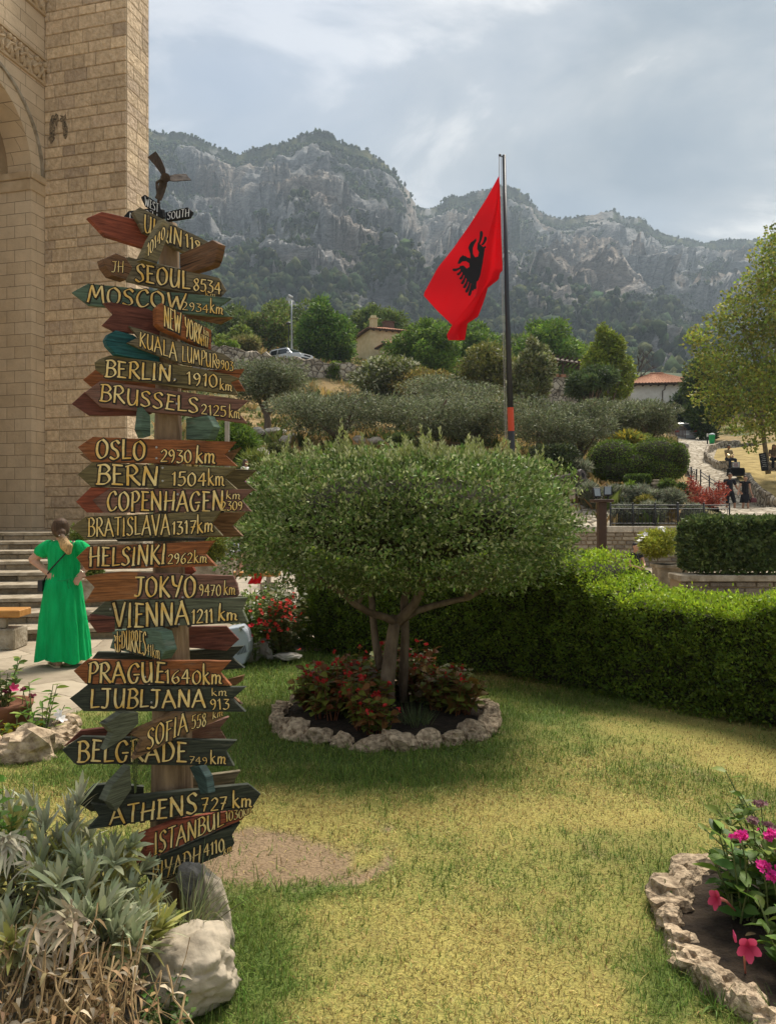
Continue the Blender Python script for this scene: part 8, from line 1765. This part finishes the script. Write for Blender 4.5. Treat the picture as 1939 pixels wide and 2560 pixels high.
for (hx, kx, ax_, fx, d0) in ((770, 770, 790, 800, -.04), (905, 900, 905, 915, .08)):
    a = W(ax_, 1790, d0); a.z = .09; fh_ = Vector((W(fx, 0, 0).x, GY+d0, .035))
    caps += [(W(hx, 900, 0), .095, W(kx, 1350, d0), .06), (W(kx, 1350, d0), .06, a, .040), (a, .040, Vector((a.x, a.y-.03, .035)), .036)]
    tx = -.15 if d0 < 0 else .06; toe = Vector((a.x+tx, a.y+.13, .022)); caps += [(Vector((a.x, a.y-.03, .036)), .034, Vector((a.x+tx*.6, a.y+.08, .032)), .032)]
    for j in range(5): caps.append((Vector((a.x+tx*.6+(j-2)*.014, a.y+.08, .026)), .013, Vector((toe.x+(j-2)*.016, toe.y-abs(j-1)*.008, .018)), .010))
link('body', fuse('body', caps, .0065, SKIN, woman.location, 5), woman)
GREEN = M('green_dress_fabric', (.004, .36, .095), (.007, .52, .15), scale=7, stretch=(1.6, 1.6, .35), rough=.8, transl=.12, spec=.15, bump=2.5, bscale=11)
rings = [(262, 815, 62, .70), (275, 818, 110, .65), (292, 828, 190, .52), (330, 838, 225, .50), (400, 842, 222, .56), (480, 845, 214, .60), (580, 845, 204, .64), (680, 842, 198, .66), (735, 840, 197, .68), (760, 840, 203, .70), (830, 836, 228, .72), (920, 833, 250, .74), (1050, 832, 262, .72), (1250, 835, 282, .70), (1450, 838, 300, .68), (1650, 840, 318, .66), (1790, 842, 330, .66), (1835, 842, 335, .66)]
mb = MB(); n = 96; vs = []; rgd = random.Random(3); ph_ = [rgd.uniform(0, 6) for _ in range(6)]
rr = []
for a, b in zip(rings[:-1], rings[1:]):
    for i in range(5): f = i/5; rr.append(tuple(a[j]+(b[j]-a[j])*f for j in range(4)))
rr.append(rings[-1])
for (y, cx_, hw_, dp) in rr:
    c = W(cx_, y, 0); lowf = sst(760, 1500, np.array([float(y)]))[0]; gat = sst(560, 640, np.array([float(y)]))[0]*(1-sst(745, 1000, np.array([float(y)]))[0])
    for k in range(n):
        a = 2*math.pi*k/n; fold = 1+lowf*(.075*math.sin(7*a+ph_[0]+.5*math.sin(y*.003))+.055*math.sin(11*a+ph_[1]+y*.001)+.03*math.sin(19*a+ph_[2]))+gat*(.035*math.sin(26*a)+.02*math.sin(41*a+1))+.010*math.sin(5*a+y*.012)*(y > 300)
        hz2 = (.035*math.sin(3*a+1.2)+.02*math.sin(8*a))*(y > 1800)*1.0
        dpt = dp*(1.12 if (math.sin(a) < 0 and 800 < y < 1000) else 1)
        vs.append((c.x+hw_*k_*math.cos(a)*fold, c.y+hw_*k_*dp*math.sin(a)*fold, c.z+hz2*.5))
m_ = len(rr); mb.add(vs, [(i*n+k, i*n+(k+1) % n, (i+1)*n+(k+1) % n, (i+1)*n+k) for i in range(m_-1) for k in range(n)])
dress = mb.build('dress', GREEN, woman, base=woman.location, smooth=True, fixn=False)
def sleeve(pts, rad, seedp):
    mb = MB(); nn_ = 28; P_ = [Vector(p) for p in pts]; N_ = 16; vs = []
    L_ = resample([tuple(p)+(r,) for p, r in zip(P_, rad)], N_)
    for i in range(N_):
        p = Vector(L_[i][:3]); t = (Vector(L_[min(i+1, N_-1)][:3])-Vector(L_[max(i-1, 0)][:3])).normalized(); a1 = (Vector((0, 1, 0))-t*t.y).normalized(); b1_ = t.cross(a1); f = i/(N_-1); r = L_[i][3]
        for k in range(nn_): a = 2*math.pi*k/nn_; rr_ = r*(1+.07*math.sin(6*a+seedp)*f+.05*math.sin(10*a+seedp)*(f > .8)); vs.append(p+(a1*math.cos(a)+b1_*math.sin(a))*rr_)
    mb.add(vs, [(i*nn_+k, i*nn_+(k+1) % nn_, (i+1)*nn_+(k+1) % nn_, (i+1)*nn_+k) for i in range(N_-1) for k in range(nn_)]); link('sleeve', mb.mesh('sleeve', GREEN, woman.location, smooth=True, fixn=False), dress)
sleeve([W(700, 335), W(650, 345), W(590, 390, .01), W(545, 430, .02), W(525, 465, .02)], [.060, .074, .080, .078, .062], 1)
sleeve([W(1000, 335), W(1050, 345), W(1105, 395, .01), W(1140, 440, .02), W(1155, 470, .02)], [.060, .072, .078, .076, .060], 2)
mb = MB(); bk = lambda x, y, e=.0: W(x, y, -(.205*math.sqrt(max(0, 1-((x-842)/205)**2))*.62*.9+.028+e)*1.0)
cordp = [(760, 800), (840, 800), (905, 780), (960, 760), (1030, 735)]
mb.tube([W(x, y, -.155*math.sqrt(max(.05, 1-((x-838)/235)**2))-.012) for x, y in cordp], .005, 6)
for pts in (((905, 785), (890, 830), (895, 870), (912, 905)), ((905, 785), (925, 840), (940, 890)), ((905, 785), (880, 800), (888, 835), (905, 790))): mb.tube([W(x, y, -.182-.0*y) for x, y in pts], .0045, 6)
link('waist_cord', mb.mesh('waist_cord', M('green_cord', (.004, .28, .075), rough=.8), woman.location, smooth=True, fixn=False), dress)
# hair with ponytail
hm_ = bpy.data.materials.new('hair_brown_to_blond'); hm_.use_nodes = True; nt = hm_.node_tree; b_ = nt.nodes['Principled BSDF']; b_.inputs['Roughness'].default_value = .65
b_.inputs['Specular IOR Level'].default_value = .2
at_ = nt.nodes.new('ShaderNodeAttribute'); at_.attribute_name = 'Col'; nz_ = nt.nodes.new('ShaderNodeTexNoise'); nz_.inputs['Scale'].default_value = 60; mpn = nt.nodes.new('ShaderNodeMapping'); mpn.inputs['Scale'].default_value = (1.5, 1.5, .12); tcn = nt.nodes.new('ShaderNodeTexCoord')
nt.links.new(tcn.outputs['Object'], mpn.inputs[0]); nt.links.new(mpn.outputs[0], nz_.inputs[0]); mrn = nt.nodes.new('ShaderNodeMapRange'); mrn.inputs[1].default_value = .3; mrn.inputs[2].default_value = .7; mrn.inputs[3].default_value = .5; mrn.inputs[4].default_value = 1.5; nt.links.new(nz_.outputs[0], mrn.inputs[0])
hsn = nt.nodes.new('ShaderNodeHueSaturation'); nt.links.new(mrn.outputs[0], hsn.inputs['Value']); nt.links.new(at_.outputs[0], hsn.inputs['Color']); nt.links.new(hsn.outputs[0], b_.inputs['Base Color'])
hme_ = fuse('hair', [(W(800, 108, -.004), (.096, .106, .116)), (W(800, 60, -.02), (.085, .085, .075)), (W(812, 170, -.075), .05, W(815, 205, -.10), .028), (W(815, 205, -.105), .026, W(830, 260, -.135), .050), (W(830, 260, -.135), .050, W(870, 340, -.150), .060), (W(870, 340, -.150), .060, W(905, 415, -.150), .036), (W(905, 400, -.15), .026, W(890, 425, -.15), .008), (W(850, 330, -.15), .03, W(850, 395, -.15), .010), (W(925, 340, -.15), .03, W(945, 395, -.15), .008)], .008, hm_, woman.location, 3)
co = np.array([v.co[:] for v in hme_.vertices]); zt1, zt2 = W(0, 190).z, W(0, 290).z; f = sst(zt1, zt2, co[:, 2]+woman.location.z)[:, None]; f2 = sst(W(0, 60).z, W(0, 190).z, co[:, 2]+woman.location.z)[:, None]
hcol = np.array([.075, .043, .024])*(1-f2)+np.array([.085, .048, .026])*f2; hcol = hcol*(1-f)+np.array([.46, .29, .125])*f
at = hme_.color_attributes.new('Col', 'FLOAT_COLOR', 'POINT'); c4 = np.ones((len(co), 4), np.float32); c4[:, :3] = hcol; at.data.foreach_set('color', c4.ravel()); link('hair', hme_, woman)
mb = MB(); mb.ball(W(815, 205, -.108), (.032, .03, .014), n=10); link('hair_band', mb.mesh('hair_band', M('white_band', (.72, .66, .60), rough=.6), woman.location, smooth=True), woman)
# sandals
for (x0, d0, tx) in ((790, -.04, -.15), (905, .08, .06)):
    a = W(x0, 1790, d0); mb = MB(); sole = [(-.03, -.07), (.035, -.07), (.045+tx*.5, .03), (.05+tx, .12), (tx+.01, .165), (-.04+tx, .13), (-.04+tx*.5, .03)]; mb.prism([(a.x+u, a.y+v, .0) for u, v in sole], (0, 0, .016)); mb.tube([(a.x+tx*.62-.05, a.y+.06, .02), (a.x+tx*.62-.03, a.y+.065, .055), (a.x+tx*.62+.03, a.y+.065, .055), (a.x+tx*.62+.05, a.y+.06, .02)], .009, 6); mb.tube([(a.x-.045, a.y-.0, .03), (a.x, a.y-.075, .055), (a.x+.045, a.y, .03)], .006, 6)
    link('sandal', mb.mesh('sandal', M('pale_gold_sandal', (.55, .44, .26), rough=.45), woman.location), woman)
# crossbody bag: lies on the person, a thing of its own
bag = thing('crossbody_bag', 'small black crossbody bag on a thin strap across the back of the green dress', 'bag', tuple(W(568, 860, -.02)))
mb = MB(); mb.box(W(566, 862, -.02), (.055, .14, .125)); mb.tube([W(545, 900, -.05), W(535, 945, -.05)], .008, 5); link('pouch', mb.mesh('pouch', M('black_leather', (.010, .010, .011), rough=.4, spec=.5), bag.location, bevel=.012, segs=2), bag)
mb = MB(); sp_pts = [(975, 268), (930, 340), (880, 425), (810, 500), (730, 585), (665, 655), (610, 740), (580, 800)]
dep_ = [-.085, -.135, -.148, -.150, -.142, -.115, -.05, -.03]
mb.tube([W(x, y, d) for (x, y), d in zip(sp_pts, dep_)], .0085, 6, flat=.5); link('strap', mb.mesh('strap', M('black_strap', (.012, .012, .013), rough=.6), bag.location, smooth=True, fixn=False), bag)
mb = MB(); mb.tube([W(1078, 672, -.09), W(1100, 690, -.09), W(1118, 680, -.06)], .006, 6); link('bracelet', mb.mesh('bracelet', M('silver_chain', (.6, .55, .45), rough=.3, metal=.8), woman.location), woman)

# ---- generic figure facing the camera, joints in metres in its own frame
def figure(label, loc, rz, J, h=1.72, top=None, topm=None, bottom='shorts', botm=None, hairm=None, skin=SKIN, voxel=.011, long_hair=False, face=(0, -1, 0), shoes=None, sleeve_=.5, curl=.4):
    s = h/1.72; t = thing('person', label, 'person', tuple(loc), rz); S = lambda v: Vector(v)*s
    j = {k: S(v) for k, v in J.items()}; c = []
    hd = j['head']; c += head_caps(hd, s*1.02, face)
    c += [(j['neck'], .050*s, hd-Vector((0, 0, .06*s)), .048*s), (j['chest'], .115*s, j['neck']-Vector((0, 0, .08*s)), .085*s), (j['pelvis'], .115*s, j['chest'], .112*s), (j['shL'], .055*s, j['shR'], .055*s), (j['hipL'], .085*s, j['hipR'], .085*s)]
    for q in 'LR':
        c += [(j['sh'+q], .050*s, j['el'+q], .038*s), (j['el'+q], .037*s, j['wr'+q], .026*s)]
        d = j.get('hd'+q, (j['wr'+q]-j['el'+q])); c += hand(j['wr'+q], d, (0, -1, .2) if abs(Vector(d).normalized().y) < .8 else (0, 0, -1), s*.98, curl, 1 if q == 'L' else -1)
        c += [(j['hip'+q], .082*s, j['kn'+q], .052*s), (j['kn'+q], .050*s, j['an'+q], .036*s)]
        ft = j.get('ft'+q, Vector((0, -.16*s, 0))); c += [(j['an'+q], .036*s, j['an'+q]+Vector((0, .02*s, -.05*s)), .034*s), (j['an'+q]+Vector((0, 0, -.045*s)), .034*s, j['an'+q]+ft+Vector((0, 0, -.055*s)), .026*s)]
    link('body', fuse('body', c, voxel, skin, (0, 0, 0), 3), t); face_bits(t, hd, (0, 0, 0), s, face)
    g = .012*s
    if topm:
        tc_ = [(j['pelvis'], .118*s+g, j['chest'], .116*s+g), (j['chest'], .116*s+g, j['neck']-Vector((0, 0, .10*s)), .088*s+g), (j['shL'], .055*s+g, j['shR'], .055*s+g)]
        if sleeve_: tc_ += [(j['sh'+q], .052*s+g, j['sh'+q].lerp(j['el'+q], sleeve_), .046*s+g) for q in 'LR']
        link(top or 'shirt', fuse('shirt', tc_, voxel, topm, (0, 0, 0), 4), t)
    if botm:
        if bottom == 'skirt':
            mb = MB(); n_ = 36; vs = []; kz = min(j['knL'].z, j['knR'].z)+.03*s; ctr = (j['hipL']+j['hipR'])/2
            for i in range(9):
                f = i/8; z = j['pelvis'].z+.10*s+(kz-j['pelvis'].z-.10*s)*f; hw_ = (.128+.10*f)*s
                for k in range(n_): a = 2*math.pi*k/n_; fo = 1+.05*f*math.sin(8*a); vs.append((ctr.x+hw_*math.cos(a)*fo, ctr.y+hw_*.72*math.sin(a)*fo, z))
            mb.add(vs, [(i*n_+k, i*n_+(k+1) % n_, (i+1)*n_+(k+1) % n_, (i+1)*n_+k) for i in range(8) for k in range(n_)]); link('skirt', mb.mesh('skirt', botm, fixn=False, smooth=True), t)
        else:
            e = 1.0 if bottom == 'trousers' else .92; bc = [(j['hipL'], .090*s+g, j['hipR'], .090*s+g), (j['pelvis'], .116*s+g, (j['hipL']+j['hipR'])/2, .10*s+g)]
            for q in 'LR':
                bc.append((j['hip'+q], .086*s+g, j['hip'+q].lerp(j['kn'+q], e), .060*s+g))
                if bottom == 'trousers': bc.append((j['kn'+q], .060*s+g, j['an'+q].lerp(j['kn'+q], .08), .045*s+g))
            link(bottom, fuse(bottom, bc, voxel, botm, (0, 0, 0), 4), t)
    f = Vector(face).normalized()
    if hairm:
        hc_ = [(hd-f*.020*s+Vector((0, 0, .042*s)), (.086*s, .088*s, .078*s)), (hd-f*.045*s-Vector((0, 0, .01*s)), (.076*s, .06*s, .085*s))]
        if long_hair: hc_ += [(hd-f*.06*s-Vector((0, 0, .05*s)), .06*s, hd-f*.07*s-Vector((0, 0, .26*s)), .045*s)]+[(hd+Vector((k*.075*s, 0, .0)), .024*s, hd+Vector((k*.085*s, .02*s, -.20*s)), .022*s) for k in (-1, 1)]
        link('hair', fuse('hair', hc_, voxel, hairm, (0, 0, 0), 2), t)
    if shoes:
        for q in 'LR':
            ft = j.get('ft'+q, Vector((0, -.16*s, 0))); a = j['an'+q]; link('shoe', fuse('shoe', [(a+Vector((0, .025*s, -.045*s)), .042*s, a+ft*1.05+Vector((0, 0, -.055*s)), .034*s)], voxel, shoes, (0, 0, 0), 2), t)
    return t, j
BLKC = M('black_cotton', (.010, .010, .012), (.020, .020, .023), scale=30, rough=.9); BRH = M('brown_hair', (.045, .026, .016), (.08, .05, .03), scale=40, rough=.5); DKH = M('dark_hair', (.014, .010, .009), (.03, .022, .018), scale=40, rough=.5)
BLKS = M('black_shoe', (.012, .012, .013), rough=.5); NAVY = M('dark_navy_shirt', (.012, .013, .018), (.022, .023, .03), scale=30, rough=.9)
def std(**k):
    J = dict(head=(0, -.02, 1.60), neck=(0, 0, 1.47), chest=(0, 0, 1.28), pelvis=(0, 0, 1.0), shL=(-.17, 0, 1.40), shR=(.17, 0, 1.40), elL=(-.24, .03, 1.13), elR=(.24, .03, 1.13), wrL=(-.25, -.04, .90), wrR=(.25, -.04, .90), hipL=(-.085, 0, .92), hipR=(.085, 0, .92), knL=(-.10, -.02, .50), knR=(.10, -.02, .50), anL=(-.10, .03, .085), anR=(.10, .03, .085)); J.update(k); return J
mz = P(1822, 1290, 31.5)
figure('man in dark t-shirt and black shorts walking hand in hand down the cobbled path', mz, 0, std(knR=(.13, -.16, .52), anR=(.13, -.18, .085), knL=(-.08, .0, .52), anL=(-.09, .16, .13), elR=(.27, .0, 1.14), wrR=(.36, -.10, .97), hdR=(.3, -.3, -.8), head=(0, -.06, 1.59)), 1.78, 'shirt', NAVY, 'shorts', BLKC, BRH, SKINT, shoes=BLKS)
wz = P(1861, 1288, 31.4)
fw_, jw = figure('young woman in sleeveless black dress holding hands with the man in shorts', wz, 0, std(elL=(-.27, .0, 1.13), wrL=(-.33, -.10, .99), hdL=(-.3, -.3, -.8), knR=(.08, -.10, .50), anR=(.09, -.10, .085), knL=(-.07, 0, .50), anL=(-.08, .10, .10), elR=(.22, .0, 1.12), wrR=(.27, -.06, .88), head=(0, -.05, 1.59), hipL=(-.09, 0, .92)), 1.64, 'dress_bodice', BLKC, 'skirt', BLKC, BRH, SKIN, long_hair=False, shoes=BLKS, sleeve_=0)
hbg = thing('handbag', 'dark red handbag hanging from the hand of the woman in black', 'bag', tuple(wz+Vector((.30, -.10, .52)))); mb = MB(); mb.prism([(-.13, -.04, 0), (.13, -.04, 0), (.10, -.04, .19), (-.10, -.04, .19)], (0, .10, 0)); link('body', mb.mesh('body', M('dark_red_leather', (.10, .012, .016), rough=.4, spec=.5), bevel=.015), hbg)
mb = MB(); mb.tube([(-.08, .01, .18), (-.06, .01, .27), (0, .01, .31), (.06, .01, .27), (.08, .01, .18)], .008, 6); link('handle', mb.mesh('handle', BLKC), hbg)
def sit(seat=.45, **k):
    J = dict(head=(0, -.06, seat+.72), neck=(0, -.01, seat+.58), chest=(0, 0, seat+.40), pelvis=(0, .02, seat+.12), shL=(-.17, -.01, seat+.51), shR=(.17, -.01, seat+.51), elL=(-.22, -.10, seat+.26), elR=(.22, -.10, seat+.26), wrL=(-.06, -.26, seat+.20), wrR=(.06, -.28, seat+.22), hipL=(-.09, 0, seat+.09), hipR=(.09, 0, seat+.09), knL=(-.13, -.40, seat+.07), knR=(.13, -.40, seat+.07), anL=(-.13, -.42, .085), anR=(.13, -.40, .085)); J.update(k); return J
JEAN = M('dark_denim', (.018, .024, .04), (.035, .045, .07), scale=40, rough=.9); BEIGE = M('beige_shirt_fabric', (.34, .27, .16), (.42, .34, .21), scale=20, rough=.9)
muz = P(1819, 1182, 40.5)
figure('musician in beige shirt sitting on the low wall holding a brass horn', muz, .25, sit(.62, anL=(-.20, -.40, .085), knL=(-.18, -.36, .64), knR=(.12, -.40, .66)), 1.75, 'shirt', BEIGE, 'trousers', JEAN, DKH, SKINT, shoes=BLKS, voxel=.013)
hn = thing('horn', 'pale brass horn held on the lap of the seated musician', 'instrument', tuple(muz+Vector((-.16, -.40, .86)))); mb = MB(); mb.lathe([(.13, 0), (.11, .012), (.05, .06), (.02, .16), (.014, .40)], 16, M=Matrix.Rotation(R(65), 3, 'Y')@Matrix.Rotation(R(70), 3, 'X')); link('bell', mb.mesh('bell', M('brass', (.75, .62, .36), rough=.3, metal=.6), smooth=True), hn)
BRN = M('brown_top', (.09, .06, .035), (.14, .095, .06), scale=20, rough=.9)
figure('long haired woman in brown top sitting by the yellowing tree', P(1932, 1176, 37.5), -.2, sit(.48, elR=(.26, -.10, .86), wrR=(.10, -.20, 1.12), hdR=(-.3, 0, .9)), 1.66, 'top', BRN, 'trousers', BLKC, DKH, SKINT, long_hair=True, shoes=BLKS, voxel=.013)
# seated person with crossed legs behind the Helsinki and Tokyo boards
WBL = M('white_blue_fabric', (.62, .64, .68), (.10, .12, .25), scale=26, rough=.9, ramp=(.55, .62)); SHW = M('white_shorts', (.60, .56, .50), rough=.9)
figure('person in white patterned top sitting cross legged behind the Helsinki board', P(572, 1477, 16.0), .65, sit(.46, knR=(.10, -.42, .62), anR=(-.12, -.52, .30), ftR=(-.06, -.14, -.04), wrR=(.08, -.40, .70), wrL=(-.02, -.42, .70), elL=(-.20, -.16, .72), elR=(.24, -.16, .72)), 1.66, 'top', WBL, 'shorts', SHW, BRH, SKINT, shoes=M('white_shoe', (.6, .6, .58), rough=.7), sleeve_=.45)
# girl on the slope, profile, seen above the Bern board
PNK = M('pink_fabric', (.60, .22, .48), rough=.85); WHT = M('white_top', (.68, .66, .62), rough=.9); gp = gpt(613, 25.7)
gh = (H-(1148-CY)/F*25.7)-gp.z
figure('girl in white top on the slope above the Bern board', gp, R(70), std(elL=(-.22, -.10, 1.15), wrL=(-.20, -.28, 1.02), knR=(.10, -.16, .52), anR=(.10, -.20, .085), anL=(-.10, .16, .12)), max(1.2, gh*1.0), 'top', WHT, 'shorts', PNK, BRH, SKINT, long_hair=True, shoes=BLKS, sleeve_=0)
hp_ = P(1585, 1365, 19.0); ps = .83
figure('person with black hair mostly hidden behind the planter bush', (hp_.x, 19.0, hp_.z-1.18*.97), .3, sit(.45), 1.66, 'shirt', BLKC, 'trousers', BLKC, DKH, SKIN, shoes=BLKS, sleeve_=.2)
